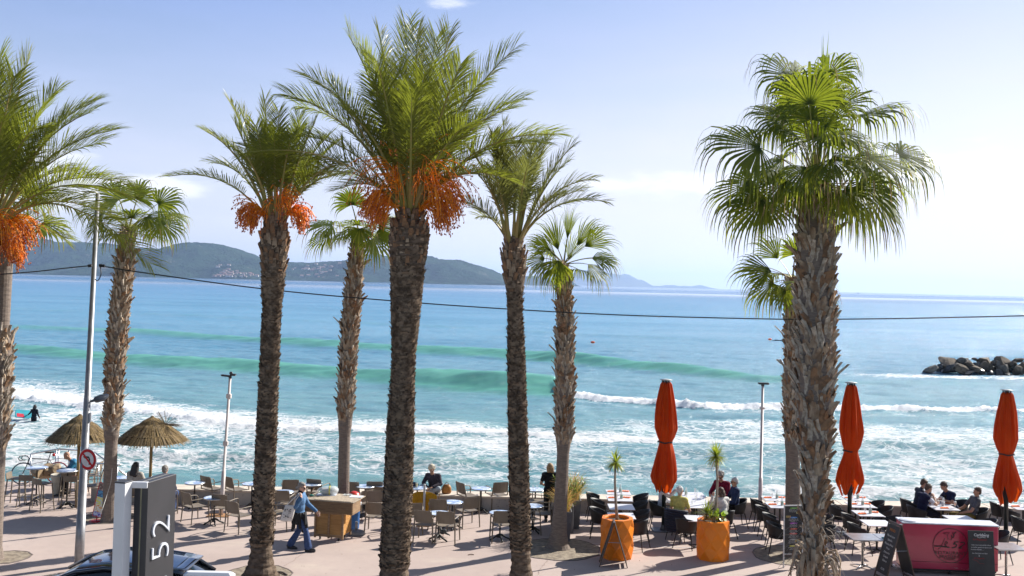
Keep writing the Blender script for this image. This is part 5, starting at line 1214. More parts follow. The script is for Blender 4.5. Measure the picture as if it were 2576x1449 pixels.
for x, Y, h, lb, key in [
    (1560, 29.05, 90, 'white square table at the wall in the first row', 'a1'), (1563, 28.2, 90, 'white square table second from the wall in the first row', 'a2'), (1568, 27.15, 90, 'bare white square table third in the first row', 'a3'), (1569, 26.1, 90, 'bare white square table behind the first orange planter', 'a4'),
    (1746, 28.95, 90, 'white square table at the wall end of the long group table', 'b1'), (1751, 28.25, 90, 'white square table in the middle of the long group table', 'b2'), (1757, 27.55, 90, 'white square table at our end of the long group table', 'b3'), (1764, 26.0, 90, 'bare white square table left of the second orange planter', 'b4'),
    (1953, 28.7, 90, 'white square table at the wall beside the camera post', 'c1'), (1966, 27.8, 90, 'white square table with napkins beside the menu board', 'c2'),
    (2156, 28.95, 90, 'white square table at the wall behind the second parasol', 'd1'), (2168, 28.1, 90, 'white square table second from the wall right of the second parasol', 'd1b'), (2187, 27.05, 90, 'white square table with small carafe near the second parasol', 'd2'), (2210, 25.95, 90, 'bare white square table behind the steel tables', 'd3'),
    (2358, 28.75, 90, 'beer table at the wall end of the four men', 'e1'), (2375, 28.02, 90, 'beer table nearer us with four men round it', 'e2'), (2418, 26.7, 90, 'bare white square table behind the red counter', 'e3'), (2576, 28.3, 90, 'white square table at the right edge of the terrace', 'f1')]:
    p = onY(x, Y); SQT[key] = p; put(SQ, p, h, lb)
G1 = gp(*r2(1150, 1312)); G2 = gp(*r2(1480, 1322)); G1.y = G2.y = 24.45; G3 = onY(2534, 23.85)
put(SS, G1, 90, 'steel square table left of two pushed together'); put(SS, (G1.x+.70, G2.y, 0), 90, 'steel square table carrying the white bucket'); put(SS, G3, 90, 'steel square table right of the chalkboard on the counter')

# --- small things on tables
M_nap = mat('orange_napkin', (.75, .17, .03), .85, (.6, .12, .02), 20)
M_glass = bpy.data.materials.new('clear_glass'); M_glass.use_nodes = True
_b = M_glass.node_tree.nodes['Principled BSDF']; _b.inputs['Base Color'].default_value = (.9, .95, .95, 1); _b.inputs['Roughness'].default_value = .05; _b.inputs['Alpha'].default_value = .38
M_beer = mat('golden_beer', (.75, .38, .01), .15, (.7, .33, .01), 3, trans=.4); M_foam = mat('beer_foam', (.8, .78, .7), .8)
M_green = mat('green_bottle_glass', (.05, .25, .08), .1, trans=.4)
def small(name, label, cat, loc, parts, group=None, rz=0):
    t = thing(name, label, cat, loc, rz, group)
    for nm, mb, m, sm in parts: mb.build(nm, m, t, sm)
    return t
def napkin(p, dx, dy, label, rz=0):
    m = MB(); rot = Matrix.Rotation(rz, 3, 'Z')
    pts = [Vector((-.13, -.05, .003)), Vector((.10, -.07, .003)), Vector((.14, .05, .004)), Vector((-.09, .06, .003))]
    m.ring([[rot @ v for v in pts], [rot @ (v + Vector((0, 0, .012)))*1.0 for v in pts]]); a = Vector((-.02, -.01, .02))
    for q in range(3): m.quad(rot @ Vector((-.1+.07*q, -.04, .016)), rot @ Vector((-.04+.07*q, -.04, .03)), rot @ Vector((-.03+.07*q, .05, .028)), rot @ Vector((-.09+.07*q, .05, .016)))
    o = m.build('napkin', M_nap); o.location = (p.x+dx, p.y+dy, .743); tag(o, label, 'napkin', 'orange paper napkins on the white tables')
def glass(p, dx, dy, label, h=.11, r=.032, z=.742, beer=False, name='glass'):
    t = thing(name, label, 'glass', (p.x+dx, p.y+dy, z), 0, 'beer glasses on the men\'s table' if beer else None)
    m = MB()
    if beer:
        m.lathe([(.034, 0), (.034, .006), (.006, .012), (.006, .06), (.03, .08), (.037, .12), (.034, .185)], n=14); m.build('bowl', M_glass, t, True)
        m = MB(); m.lathe([(.004, .066), (.028, .083), (.035, .12), (.033, .155)], n=14); m.build('beer', M_beer, t, True)
        m = MB(); m.lathe([(.0335, .155), (.0335, .175)], n=14); m.build('foam', M_foam, t, True)
    else:
        m.lathe([(r*.85, 0), (r, h)], n=12, cap=False); m.poly([(r*.85*math.cos(k*.5236), r*.85*math.sin(k*.5236), .004) for k in range(12)]); m.build('bowl', M_glass, t, True)
    return t
def carafe(p, dx, dy, label, mt=None):
    t = thing('carafe', label, 'carafe', (p.x+dx, p.y+dy, .742)); m = MB(); m.lathe([(.04, 0), (.045, .03), (.04, .12), (.022, .17), (.026, .22)], n=14); m.build('bowl', M_glass, t, True)
    m = MB(); m.lathe([(.036, .006), (.041, .03), (.036, .10)], n=12); m.build('water', mt or M_green, t, True)
for key, nm in (('a1', 'first row at the wall'), ('a2', 'first row, second from the wall'), ('c1', 'camera post table'), ('c2', 'table beside the menu board'), ('d1', 'table behind the second parasol'), ('d1b', 'table right of the second parasol'), ('d2', 'small carafe table'), ('f1', 'right edge table')):
    p = SQT[key]; napkin(p, -.2, .05 if key != 'd2' else -.1, 'orange napkin left on the ' + nm, .2); napkin(p, .2, .12, 'orange napkin right on the ' + nm, -.15)
    carafe(p, .06, .0, 'small carafe on the ' + nm); glass(p, -.04, .12, 'clear tumbler on the ' + nm)
p = SQT['e2']; napkin(p, -.02, -.12, 'orange napkin in front of the beer table', .1); napkin(SQT['e1'], -.2, -.1, 'orange napkin at the far left of the beer table'); napkin(SQT['e1'], .22, -.2, 'orange napkin at the far right of the beer table')
glass(SQT['e1'], -.20, .0, 'beer glass farthest left on the men\'s table', beer=True, name='beer_glass'); glass(SQT['e1'], .08, -.15, 'beer glass in the middle back of the men\'s table', beer=True, name='beer_glass')
glass(p, -.12, .05, 'beer glass before the man in waistcoat', beer=True, name='beer_glass'); glass(p, .30, -.08, 'beer glass at the right front corner', beer=True, name='beer_glass')
carafe(p, .10, .22, 'steel-grey carafe among the beers', M_rim)
m = MB(); m.bbox((0, 0, 0), (.07, .012, .14), .004, Matrix.Rotation(R(25), 3, 'X')); o = m.build('phone', M_lens); hd_ = onY(2392, 28.7); o.location = (hd_.x-.20, hd_.y-.15, .93); tag(o, 'dark phone in the hand of the man in navy polo', 'phone')
for k, (dx, dy, nm) in enumerate([(-.2, .1, 'left'), (.1, .2, 'far'), (.0, -.2, 'near'), (.2, 0, 'right')]): glass(SQT['b2'], dx, dy, 'wine glass on the long group table, %s one' % nm, .15, .03)
glass(SQT['b1'], .1, .1, 'tall beer-brown glass at the wall end of the long table', .16, .035); carafe(SQT['b1'], -.2, -.1, 'water bottle on the long group table')
glass(SQT['b3'], -.1, .1, 'tumbler at our end of the long group table')
p = zt(z4, 655, 424); glass(p, -.07, .02, 'left tumbler on the round table by the waitress', z=.725); glass(p, .05, .03, 'right tumbler on the round table by the waitress', z=.725)
p = zt(z3, 1150, 405); glass(p, -.02, .0, 'glass of yellow lemonade near the woman on the wall', .15, .035, z=.725)
m = MB(); m.lathe([(.026, .01), (.03, .11)], n=12); o = m.build('lemonade', mat('lemonade', (.65, .55, .03), .2, trans=.4)); o.location = (p.x-.02, p.y, .725); tag(o, 'yellow lemonade filling the glass by the wall', 'drink')
m = MB(); m.ell((0, 0, .07), (.10, .07, .07)); m.ell((.07, .03, .06), (.06, .05, .05)); o = m.build('pouch', mat('navy_bag', (.01, .015, .05), .6, bump=.6), smooth=True); o.location = (p.x-.1, p.y+.08, .725); tag(o, 'small navy bag on the table next to the lemonade', 'bag')
# handbag on the wall
hb = thing('handbag', 'mustard brown leather handbag on the wall beside the seated woman', 'bag', (W(*z3(1495, 430), 29.8).x, 29.78, .433), R(10))
m = MB(); m.ring([[Vector((w*math.cos(q), d*math.sin(q), z)) for q in [k/14*6.283 for k in range(14)]] for z, w, d in ((0, .12, .07), (.05, .15, .085), (.18, .14, .07), (.25, .10, .045), (.27, .06, .02))]); m.build('bag_body', mat('mustard_leather', (.40, .17, .025), .45, (.28, .11, .02), 8, bump=.4), hb, True)
m = MB(); m.tube([(-.10, -.05, .22), (-.2, -.14, .10), (-.26, -.36, -.05), (-.27, -.38, -.22)], .014, 6, flat=(1, .5)); m.tube([(-.08, 0, .25), (0, .0, .34), (.08, 0, .25)], .01, 6); m.build('strap', mat('brown_strap', (.22, .09, .02), .5), hb)
# shawl over the chair
sp = shc.location
m = MB(); G = []
for i in range(15):
    u = i/14; row = []
    for k in range(25):
        v = k/24; x = -.29 + .58*v
        if u < .5: y = -.37 - .03*math.cos(x*5); z = .20 + 1.34*u + .0
        else: y = -.36 + (u-.5)*.16; z = .875 - max(0, u-.58)*.9
        fold = .016*math.sin(x*46 + 2*u)*(1 if u < .5 else .4); z0 = z - (.10*abs(2*v-1)**3 if u > .3 else 0) + (.10*abs(math.sin(v*9)) if u < .06 else 0)
        row.append(Vector((x*(1+.22*(1-u)), y + fold, min(z0, .885))))
    G.append(row)
for a in range(14):
    for b_ in range(24): m.quad(G[a][b_], G[a][b_+1], G[a+1][b_+1], G[a+1][b_])
o = m.build('shawl', mat('yellow_shawl', (.62, .33, .01), .85, (.52, .26, .008), 14, bump=.3, trans=.25), smooth=False); o.location = sp; o.rotation_euler = (0, 0, R(-5)); o.scale = (1.15, 1.0, 1.05); tag(o, 'mustard yellow shawl hanging over a chair back', 'shawl')
md = o.modifiers.new('thick', 'SOLIDIFY'); md.thickness = .01
# navy jacket on a tub chair
p = onY(1712, 26.8); m = MB()
for k in range(9):
    z = .80 - k*.065; m.tube([(x_, -(.315+.01*math.sin(k))*math.cos(x_*3.2), z - .06*abs(x_)) for x_ in (-.31, -.2, -.1, 0, .1, .2, .31)], .042, 7, flat=(1, 1))
o = m.build('jacket', mat('navy_quilted', (.012, .014, .035), .7, bump=.5), smooth=True); o.location = (p.x, p.y, 0); o.rotation_euler = (0, 0, R(62-90)); tag(o, 'navy quilted jacket hung on the back of a tub chair', 'jacket')
# ================================================================== STREET THINGS
def tilt(o, dx, dy=0):          # leaning pole
    o.rotation_euler = (0, 0, 0); o.rotation_euler.x = -dy; o.rotation_euler.y = dx
# --- closed parasols
def canvas():
    m = bpy.data.materials.new('orange_canvas'); m.use_nodes = True; t = NT(m.node_tree); b = t.n['Principled BSDF']
    tc = t.add('ShaderNodeTexCoord').outputs['Object']; n = t.ramp(t.noise(tc, 3, 4, .6), .3, .7)
    c = t.mix(n, (.56, .072, .005, 1), (.46, .05, .004, 1)); t.put(b.inputs['Base Color'], c); b.inputs['Roughness'].default_value = .8; b.inputs['Specular IOR Level'].default_value = .2
    bp = t.add('ShaderNodeBump', i_Strength=.5, i_Distance=.02); t.put(bp.inputs['Height'], t.noise(t.mapping(tc, (7, 7, 1.2)), 2.4, 4, .6)); t.put(b.inputs['Normal'], bp.outputs[0])
    tr = t.add('ShaderNodeBsdfTranslucent', i_Color=(.70, .09, .006, 1)); mx = t.add('ShaderNodeMixShader', i_0=.3); t.l.new(b.outputs[0], mx.inputs[1]); t.l.new(tr.outputs[0], mx.inputs[2]); t.l.new(mx.outputs[0], t.n['Material Output'].inputs[0])
    return m
M_can = canvas(); M_plate = mat('grey_base_plate', (.12, .13, .15), .5)
def parasol(x, Y, ytop, label, seed, tie=.54):
    r = random.Random(seed); g = onY(x, Y); top = W(x, ytop, Y).z; t = thing('closed_parasol', label, 'parasol', g, 0, 'closed orange parasols')
    zt_ = top - .09; zb = zt_ - 3.05; zw = zt_ - 3.05*tie; n = 120; rings = []; ph = [r.uniform(0, 6.28) for _ in range(4)]
    def rad(z):
        u = (zt_ - z)/3.05
        return float(np.interp(u, [0, .02, .18, .42, tie-.04, tie, tie+.05, .80, .87, 1.0], [.10, .135, .22, .30, .235, .175, .205, .30, .32, .19]))
    K = 46
    for i in range(K+1):
        u = i/K; ring = []
        for j in range(n):
            a = 2*math.pi*j/n
            hem = .82 + .18*abs(math.sin(2.0*a + ph[0] + .5*math.sin(a*2+ph[1])))*(1+.12*math.sin(3*a+ph[3]))      # ragged hem
            z = zt_ - 3.05*u*hem if u > tie else zt_ - 3.05*u
            if u > tie: z = zw - (zw - (zt_ - 3.05*hem))*(u-tie)/(1-tie)
            f = .035 + .22*min(1, abs(u-tie)*4)*(1 if u < .95 else .8); f = min(f, .26 + .1*u)
            rr = rad(z)*(1 + f*1.25*(abs(math.sin(4*a+ph[2]+u*1.5))*.9-.5 + .32*math.sin(13*a+ph[3]+u*3) + .16*math.sin(29*a)) + .10*math.sin(a+ph[1]+u*5)*min(1, u*2) + .06*math.sin(2*a+ph[0]-u*4))
            ring.append((rr*math.cos(a), rr*math.sin(a)*.92, z))
        rings.append(ring)
    m = MB(); m.ring(rings, cap1=False); o = m.build('canopy', M_can, t, True)
    m = MB(); m.ring([[(rad(zw+d)*k*math.cos(q*.2618), rad(zw+d)*k*math.sin(q*.2618)*.92, zw + d + .012*math.sin(q)) for q in range(24)] for d, k in ((-.02, 1.09), (-.02, 1.14), (.02, 1.14), (.02, 1.09))], cap0=False, cap1=False); m.build('tie_band', M_blk, t)
    m = MB(); m.lathe([(.17, top-.035), (.175, top-.025), (.05, top)], n=24); m.build('cap', mat('parasol_cap', (.45, .45, .45), .5), t, True)
    m = MB(); m.lathe([(.035, zt_-.02), (.035, top-.03)], n=10)
    for k in range(8): a = k*.785; m.tube([(.10*math.cos(a), .10*math.sin(a), zt_-.03), (.10*math.cos(a), .10*math.sin(a), top-.03)], .018, 6)
    m.build('crown_ribs', M_blk, t)
    m = MB(); m.lathe([(.058, 0), (.058, zt_)], n=16); m.build('pole', mat('parasol_pole', (.012, .02, .02), .35), t, True)
    m = MB()
    for k in range(8): a = k*.785 + .2; m.tube([(.10*math.cos(a), .09*math.sin(a), zw-1.0), (.045*math.cos(a), .045*math.sin(a), zb-.10 + .1*(k % 2))], .012, 5)
    m.build('ribs', M_blk, t)
    m = MB(); m.bbox((0, 0, .012), (.62, .52, .024), .01); m.build('base_plate', M_plate, t)
    m = MB(); m.lathe([(.10, .024), (.10, .06), (.07, .09), (.065, .16)], n=18); m.build('base_sleeve', mat('orange_sleeve', (.6, .16, .03), .5) if seed != 1 else M_plate, t, True)
parasol(1675, 27.7, 953, 'closed orange parasol nearest the orange planters', 1, .54)
parasol(2141, 27.75, 960, 'closed orange parasol just right of the huge fan palm', 2, .595)
parasol(2533, 27.6, 979, 'closed orange parasol at the right edge', 3, .555)

# --- thatched parasols
M_straw = mat('reed_thatch', (.31, .225, .11), .9, (.13, .09, .05), 26, bump=.3, spec=.1); M_straw2 = mat('grey_thatch', (.26, .20, .12), .9, (.12, .09, .06), 22, spec=.1)
def thatch(x, Y, ya, yr, half, label, seed, polex=None, spray=False):
    r = random.Random(seed); g = onY(polex or x, Y); za = W(x, ya, Y).z; zr = W(x, yr, Y).z; Rr = half/F*Y
    t = thing('thatched_parasol', label, 'parasol', g, 0, 'thatched parasols by the ramp'); H = za - zr
    m = MB(); tiers = [(0.0, .50, 0.0), (.22, .78, .0), (.52, 1.06, .0)]
    for (u0, u1, _) in tiers:
        for k in range(int(230 + 230*u1)):
            a = r.uniform(0, 6.283); c, s = math.cos(a), math.sin(a); L0 = u0*Rr*.9; L1 = Rr*u1*r.uniform(.90, 1.05)
            def zz(rr): q = min(rr/Rr, 1.2); return za - H*(q**.92)*1.02
            lift = (.05 if u1 < 1 else .0) + r.uniform(0, .03); w = r.uniform(.006, .013); sv = Vector((-s, c, 0))*w
            p0 = Vector((c*max(L0, .02), s*max(L0, .02), zz(L0) + lift*.6)); p1 = Vector((c*(L0+L1)/2, s*(L0+L1)/2, zz((L0+L1)/2) + lift + .03)); p2 = Vector((c*L1, s*L1, zz(L1) + lift - .05*r.random()))
            m.cur = 0 if r.random() < .72 else 1; m.quad(p0-sv, p0+sv, p1+sv, p1-sv); m.quad(p1-sv, p1+sv, p2+sv*.8, p2-sv*.8)
    rg = []
    for q in range(9): rr = Rr*(.02 + .96*q/8); rg.append([(rr*math.cos(k*.2618)*1.0, rr*math.sin(k*.2618), za - .03 - H*(rr/Rr)**.92*1.02) for k in range(24)])
    m.cur = 1; m.ring(rg, cap0=True, cap1=False); m.lathe([(.06, za-.02), (.05, za+.05), (.02, za+.07)], n=10)
    m.build('thatch_roof', [M_straw, M_straw2], t)
    m = MB()
    for u in (.49, .77): rr = Rr*u; m.tube([(rr*math.cos(k*.19635), rr*math.sin(k*.19635), za - H*u**.92*1.02 + .035 + .008*math.sin(k*2.1)) for k in range(33)], .012, 5)
    m.build('binding', mat('dark_cord', (.05, .035, .02), .9), t)
    m = MB(); m.lathe([(.045, 0), (.042, za-.02)], n=10); m.build('pole', mat('wooden_pole', (.30, .20, .08), .8, (.2, .13, .05), 5, stretch=(3, 3, .3)), t, True)
    if spray:
        m = MB(); c = Vector((.42, -.1, za-.16))
        for k in range(60):
            d = Vector((r.uniform(-.7, .9), r.uniform(-.3, .3), r.uniform(.05, 1))).normalized(); 
            if k % 3 == 0: d = Vector((1, r.uniform(-.3, .3), r.uniform(-.15, .2))).normalized()
            m.tube([c, c + d*r.uniform(.25, .5)], .0035, 4, cap=False)
        m.build('loose_reeds', M_straw2, t)
thatch(189, 28.8, 1047, 1103, 79, 'thatched parasol behind the street lamp', 5, 203)
thatch(379, 28.4, 1052, 1106, 88, 'thatched parasol with loose reeds, above the black sign', 6, 385, True)

# --- faceted orange planters
M_orp = mat('orange_plastic', (.80, .215, .006), .42, (.60, .14, .01), 2.2, spec=.4, lo=.45, hi=.8)
M_soil = mat('potting_soil', (.07, .05, .035), .95, bump=1, bscale=30)
def leafrosette(m, c, n, L, r, w=.02, droop=.5, lo=-.2):
    for k in range(n):
        a = r.uniform(0, 6.283); e = r.uniform(lo, 1.45); d = Vector((math.cos(a)*math.cos(e), math.sin(a)*math.cos(e), math.sin(e))); s = d.cross(UP); s = s.normalized() if s.length > .05 else Vector((1, 0, 0)); l = L*r.uniform(.7, 1.05)
        p = c; pts = [p]; dd = d.copy()
        for q in range(4): p = p + dd*l/4; dd = (dd + UP*-.12*droop*(q+.5)).normalized(); pts.append(p)
        ws = [w*.5, w, w*.85, w*.5, 0]
        for q in range(4):
            if q < 3: m.quad(pts[q]-s*ws[q], pts[q]+s*ws[q], pts[q+1]+s*ws[q+1], pts[q+1]-s*ws[q+1])
            else: m.tri(pts[q]-s*ws[q], pts[q]+s*ws[q], pts[q+1])
M_yuc = leafmat('yucca_leaf', (.15, .22, .035), (.50, .60, .05), trans=.45); M_trk = mat('pale_stem', (.36, .30, .24), .85, (.24, .19, .15), 12, bump=.4)
def planter(px, label, seed, hgt):
    g = gp(*px); t = thing('orange_planter', label, 'planter', g, R(seed*13), 'faceted orange planters')
    n = 8; rings = []; m = MB(); levels = [0, .24, .48, .72, .95]
    for k, z in enumerate(levels):
        off = (k % 2)*math.pi/n; rr = .395 if k in (0,) else (.415 if k < 4 else .40)
        rings.append([Vector((rr*math.cos(2*math.pi*j/n + off), rr*math.sin(2*math.pi*j/n + off), z*hgt/.95)) for j in range(n)])
    for k in range(4):
        A, B = rings[k], rings[k+1]
        for j in range(n):
            if k % 2 == 0: a, b, c, d = A[j], A[(j+1) % n], B[j], B[(j-1) % n]; m.tri(a, b, c); m.tri(a, c, d)
            else: a, b, c, d = A[j], A[(j+1) % n], B[(j+1) % n], B[j]; m.tri(a, b, c); m.tri(a, c, d)
            # press the facets in so they read as pyramids
    for i, f in enumerate(m.f): pass
    m.poly(list(reversed(rings[0])))
    T = rings[4]; inner = [Vector((.30*math.cos(2*math.pi*j/24), .30*math.sin(2*math.pi*j/24), hgt+.004)) for j in range(24)]
    for j in range(8):
        seg = [inner[(3*j+q) % 24] for q in range(4)]; m.poly([T[j], T[(j+1) % 8]] + list(reversed(seg)))
    m.ring([[Vector((rr*math.cos(2*math.pi*j/24), rr*math.sin(2*math.pi*j/24), z)) for j in range(24)] for rr, z in ((.30, hgt+.004), (.285, hgt-.02), (.28, hgt-.14))], cap0=False, cap1=False)
    o = m.build('pot', M_orp, t)
    bm = bmesh.new(); bm.from_mesh(o.data); bmesh.ops.remove_doubles(bm, verts=bm.verts, dist=.0005)
    side = [f for f in bm.faces if len(f.verts) == 3]
    bmesh.ops.poke(bm, faces=[f for i, f in enumerate(side) if i % 2 == 0], offset=-.022); bm.normal_update(); bmesh.ops.recalc_face_normals(bm, faces=bm.faces); bm.to_mesh(o.data); bm.free()
    m = MB(); m.poly([(.282*math.cos(k*.2618), .282*math.sin(k*.2618), hgt-.07) for k in range(24)]); m.build('soil', M_soil, t)
    return t, g
t1, g1 = planter((1551, 1401), 'faceted orange planter behind the wooden A-frame stand', 1, .97)
t2, g2 = planter((1793, 1404), 'faceted orange planter with shrubs round the stem', 2, .95)
rr = random.Random(9)
def yucca(g, label, hd, sx, n, L, dead, base_z=.88):
    top = W(hd[0], hd[1], g.y); t = thing('yucca', label, 'plant', (g.x, g.y, base_z), 0, 'yuccas in the orange planters'); T = top - Vector((g.x, g.y, base_z))
    m = MB(); m.tube([(0, 0, 0), (T.x*.2 + sx, 0, T.z*.3), (T.x*.6 + sx, 0, T.z*.65), T], [.042, .034, .028, .024], 8); m.build('stem', M_trk, t, True)
    m = MB(); leafrosette(m, T, n, L, rr, .017, 1.3, -.7); m.build('leaves', M_yuc, t)
    if dead: m = MB(); leafrosette(m, T - Vector((0, 0, .12)), 34, .34, rr, .010, 6, -1.3); leafrosette(m, T - Vector((0, 0, .22)), 20, .3, rr, .008, 7, -1.4); m.build('dead_leaves', M_dry, t)
yucca(g1, 'slender yucca in the first orange planter', (1548, 1163), -.03, 110, .40, False)
yucca(g2, 'crooked yucca with dead leaves in the second orange planter', (1801, 1147), .06, 120, .42, True)
m = MB(); leafrosette(m, Vector((0, 0, .22)), 70, .42, rr, .014, 1, .1); leafrosette(m, Vector((.1, -.05, .12)), 30, .3, rr, .012, 1, .0); tt = thing('young_yucca', 'short spiky young yucca at the rim of the second planter', 'plant', (g2.x-.18, g2.y-.05, .88)); m.build('leaves', M_yuc, tt)
m = MB(); leafrosette(m, Vector((0, 0, .1)), 60, .34, rr, .012, 5, -.3); m.build('withered_leaves', M_dry, tt)
m = MB()
for k in range(26):
    c = Vector((rr.uniform(-.1, .16), rr.uniform(-.1, .1), rr.uniform(0, .3))); s = rr.uniform(.03, .07); q = rot_to(Vector((rr.uniform(-.6, .6), rr.uniform(-1, .3), rr.uniform(.2, 1))))
    m.poly([c + q @ Vector((s*math.cos(a*.9)*rr.uniform(.8, 1.1), s*math.sin(a*.9), 0)) for a in range(7)])
tt = thing('leafy_shrub', 'round-leaved green shrub in the second planter', 'plant', (g2.x+.13, g2.y-.1, .90)); m.build('leaves', leafmat('round_leaf', (.12, .25, .02), (.5, .7, .05)), tt)
m = MB(); leafrosette(m, Vector((.02, 0, 0)), 90, .26, rr, .007, 3, .0); m.build('dry_twigs', M_dry, tt)
for g in (g1,):
    m = MB(); leafrosette(m, Vector((0, 0, 0)), 40, .12, rr, .008, 2, 0); o = m.build('dry_weeds', M_dry); o.location = (g.x, g.y, .91); tag(o, 'dry weeds on the soil of the first planter', 'weeds')

# --- A-frame stands seen from the side
M_dkwood = mat('dark_varnished_wood', (.075, .045, .03), .4, (.045, .028, .02), 6, stretch=(3, 3, .4)); M_slate = mat('chalkboard_black', (.02, .02, .022), .6, (.03, .03, .032), 4)
def aframe(g, label, spread, H, Wd, rz, name='chalkboard_stand'):
    t = thing(name, label, 'sandwich board', g, rz, 'folding chalkboard stands')
    for s in (-1, 1):
        M_ = Matrix.Rotation(-s*math.atan(spread/H), 3, 'Y'); m = MB(); L = math.hypot(spread, H)
        for y in (-Wd/2+.02, Wd/2-.02): m.bbox(Vector((s*spread/2, y, H/2)), (.022, .04, L), .004, M_)
        for z in (.08, L-.03): m.bbox(Vector((s*spread*(1-z/L), 0, H*z/L)), (.022, Wd-.08, .05), .004, M_)
        f = m.build('frame', M_dkwood, t); m = MB(); m.box(Vector((s*spread*.47, 0, H*.53)), (.010, Wd-.085, L*.82), M_); m.build('chalkboard', M_slate, t)
    m = MB(); m.tube([(-spread*.45, -Wd/2+.03, H*.55), (spread*.45, -Wd/2+.03, H*.55)], .006, 6); m.build('stay', M_rim, t)
    m = MB(); m.box((0, -Wd/2+.04, H+.005), (.06, .03, .02)); m.build('hinge', M_rim, t); return t
a = gp(*z4(1418, 1337)); b = gp(*z4(1750, 1355)); aframe(Vector(((a.x+b.x)/2, b.y+.25, 0)), 'dark A-frame stand in front of the first orange planter', (b.x-a.x)/2, 1.06, .50, R(-4))
a = gp(*r3(10, 1425)); c = W(*r3(215, 745), 23.4); t = aframe(Vector((c.x, 23.45, 0)), 'dark A-frame board at the left end of the red counter', .38, c.z, .55, R(9))
# lettering on its faces
M_chk = mat('white_chalk', (.65, .65, .65), .9); M_chkr = mat('red_chalk', (.35, .03, .03), .9); M_or = mat('orange_chalk', (.6, .22, .05), .9)
Lh = c.z; sl = math.atan(.38/Lh)
for k, (wd, z) in enumerate([('MENU', .86), ('Plat du jour', .76), ('Salades', .69), ('Moules frites', .62), ('Pizza', .55), ('Desserts', .48), ('Crepes', .41), ('Glaces', .34), ('12.50', .2)]):
    M_ = Matrix.Translation(Vector((-.38*(1-z) - .012, 0, Lh*z))) @ (Matrix.Rotation(sl, 4, 'Y') @ Matrix.Rotation(R(-90), 4, 'Z') @ Matrix.Rotation(R(90), 4, 'X'))
    text_mesh(wd, .07 if k else .09, M_, M_or if k == 0 else M_chk, 'lettering', t, .001)

# --- red counter with restaurant emblem
M_red = mat('raspberry_paint', (.50, .028, .08), .22, (.44, .02, .06), 1.2, spec=.6, coat=.3); M_wht = mat('white_laminate', (.62, .64, .70), .4)
TL = gp(2263, 1433); cr = thing('bar_counter', 'raspberry red wheeled counter with round restaurant emblem', 'counter', (gp(2381, 1441).x, 23.95, 0), R(-4))
m = MB(); m.bbox((0, .26, .655), (2.22, .50, 1.06), .012); m.build('body', M_red, cr)
m = MB(); m.bbox((0, .26, 1.202), (2.26, .56, .028), .006); m.build('worktop', M_wht, cr)
m = MB(); m.box((0, .0035, .30), (2.2, .006, .006)); m.build('panel_joint', M_lens, cr)
m = MB(); m.bbox((0, .26, .105), (2.16, .46, .045), .006); m.build('plinth', M_blk, cr)
m = MB(); m.lathe([(.20, 1.216), (.205, 1.222), (.205, 1.236), (.2, 1.24)], c=(-.92, .22, 0), n=28); m.build('round_lid', M_wht, cr, True)
for x, y in ((-1.0, .08), (0.0, .08), (1.0, .08), (-1.0, .44), (1.0, .44)):
    m = MB(); m.lathe([(.045, -.018), (.05, -.01), (.05, .01), (.045, .018)], c=(x, y, .05), n=16, M=Matrix.Rotation(R(90), 3, 'Y')); w = m.build('wheel', M_blk, cr, True)
    m = MB(); m.box((x, y, .088), (.05, .06, .03)); m.build('wheel_bracket', M_rim, cr)
M_emb = mat('black_emblem_paint', (.02, .01, .012), .5)
cx, cz = (880-882)/5.267/F*23.9, .70; k_ = 23.9/F/5.267     # metres per reading unit
def fp(a, b): return Vector(((a - 882)*k_, -.0045, .70 - (b - 985)*k_))
m = MB(); m.ring([[fp(880, 985) + Vector((rr*math.cos(q*.1309), y, rr*math.sin(q*.1309))) for q in range(48)] for rr, y in ((.398, 0), (.398, .006), (.41, .006), (.41, 0), (.398, 0))], cap0=False, cap1=False)
def stroke(pts, w, mm=None, y=-.0045):
    mm = mm or m; P_ = [fp(*p) for p in pts]
    for a, b in zip(P_[:-1], P_[1:]):
        d = (b-a).normalized(); s = Vector((-d.z, 0, d.x))*w; mm.ring([[a-s-d*w*.4, a+s-d*w*.4, b+s+d*w*.4, b-s+d*w*.4], [v + Vector((0, .004, 0)) for v in (a-s-d*w*.4, a+s-d*w*.4, b+s+d*w*.4, b-s+d*w*.4)]])
stroke([(812, 885), (785, 950), (760, 1005), (725, 1040)], .005); stroke([(675, 998), (760, 996), (865, 1008)], .014)
stroke([(805, 975), (838, 960), (842, 938), (826, 932), (810, 955), (812, 985), (835, 990)], .007)
stroke([(980, 930), (935, 935), (920, 965), (945, 958), (962, 975), (945, 1000), (900, 1015)], .011)
stroke([(1010, 940), (1040, 930), (1062, 940), (1050, 965), (985, 1012), (1030, 1010)], .011)
stroke([(800, 818), (865, 812), (838, 852), (806, 818)], .003); stroke([(838, 852), (852, 900)], .0045); stroke([(838, 902), (865, 898)], .004); stroke([(798, 815), (790, 828), (802, 836), (812, 826)], .003)
stroke([(892, 848), (895, 872), (915, 878), (925, 850), (918, 838), (935, 812)], .010); stroke([(905, 876), (888, 905)], .0045); stroke([(875, 903), (898, 908)], .004); stroke([(908, 840), (905, 808), (918, 805)], .003); stroke([(925, 830), (948, 806)], .006); stroke([(943, 800), (952, 808)], .006)
m.build('emblem', M_emb, cr)
FR = Matrix.Rotation(R(90), 4, 'X')
for wd, y, s in (('RESTAURANT', 1082, .108), ('BRASSERIE', 1130, .095), ('CREPES', 1163, .075)):
    text_mesh(wd, s, Matrix.Translation(fp(878 if y < 1100 else 872, y) + Vector((0, .002, 0))) @ FR, M_emb, 'lettering', cr, .0015, spacing=1.12)
m = MB(); stroke([(872, 1137), (880, 1146)], .003, m); m.build('accent', M_emb, cr)
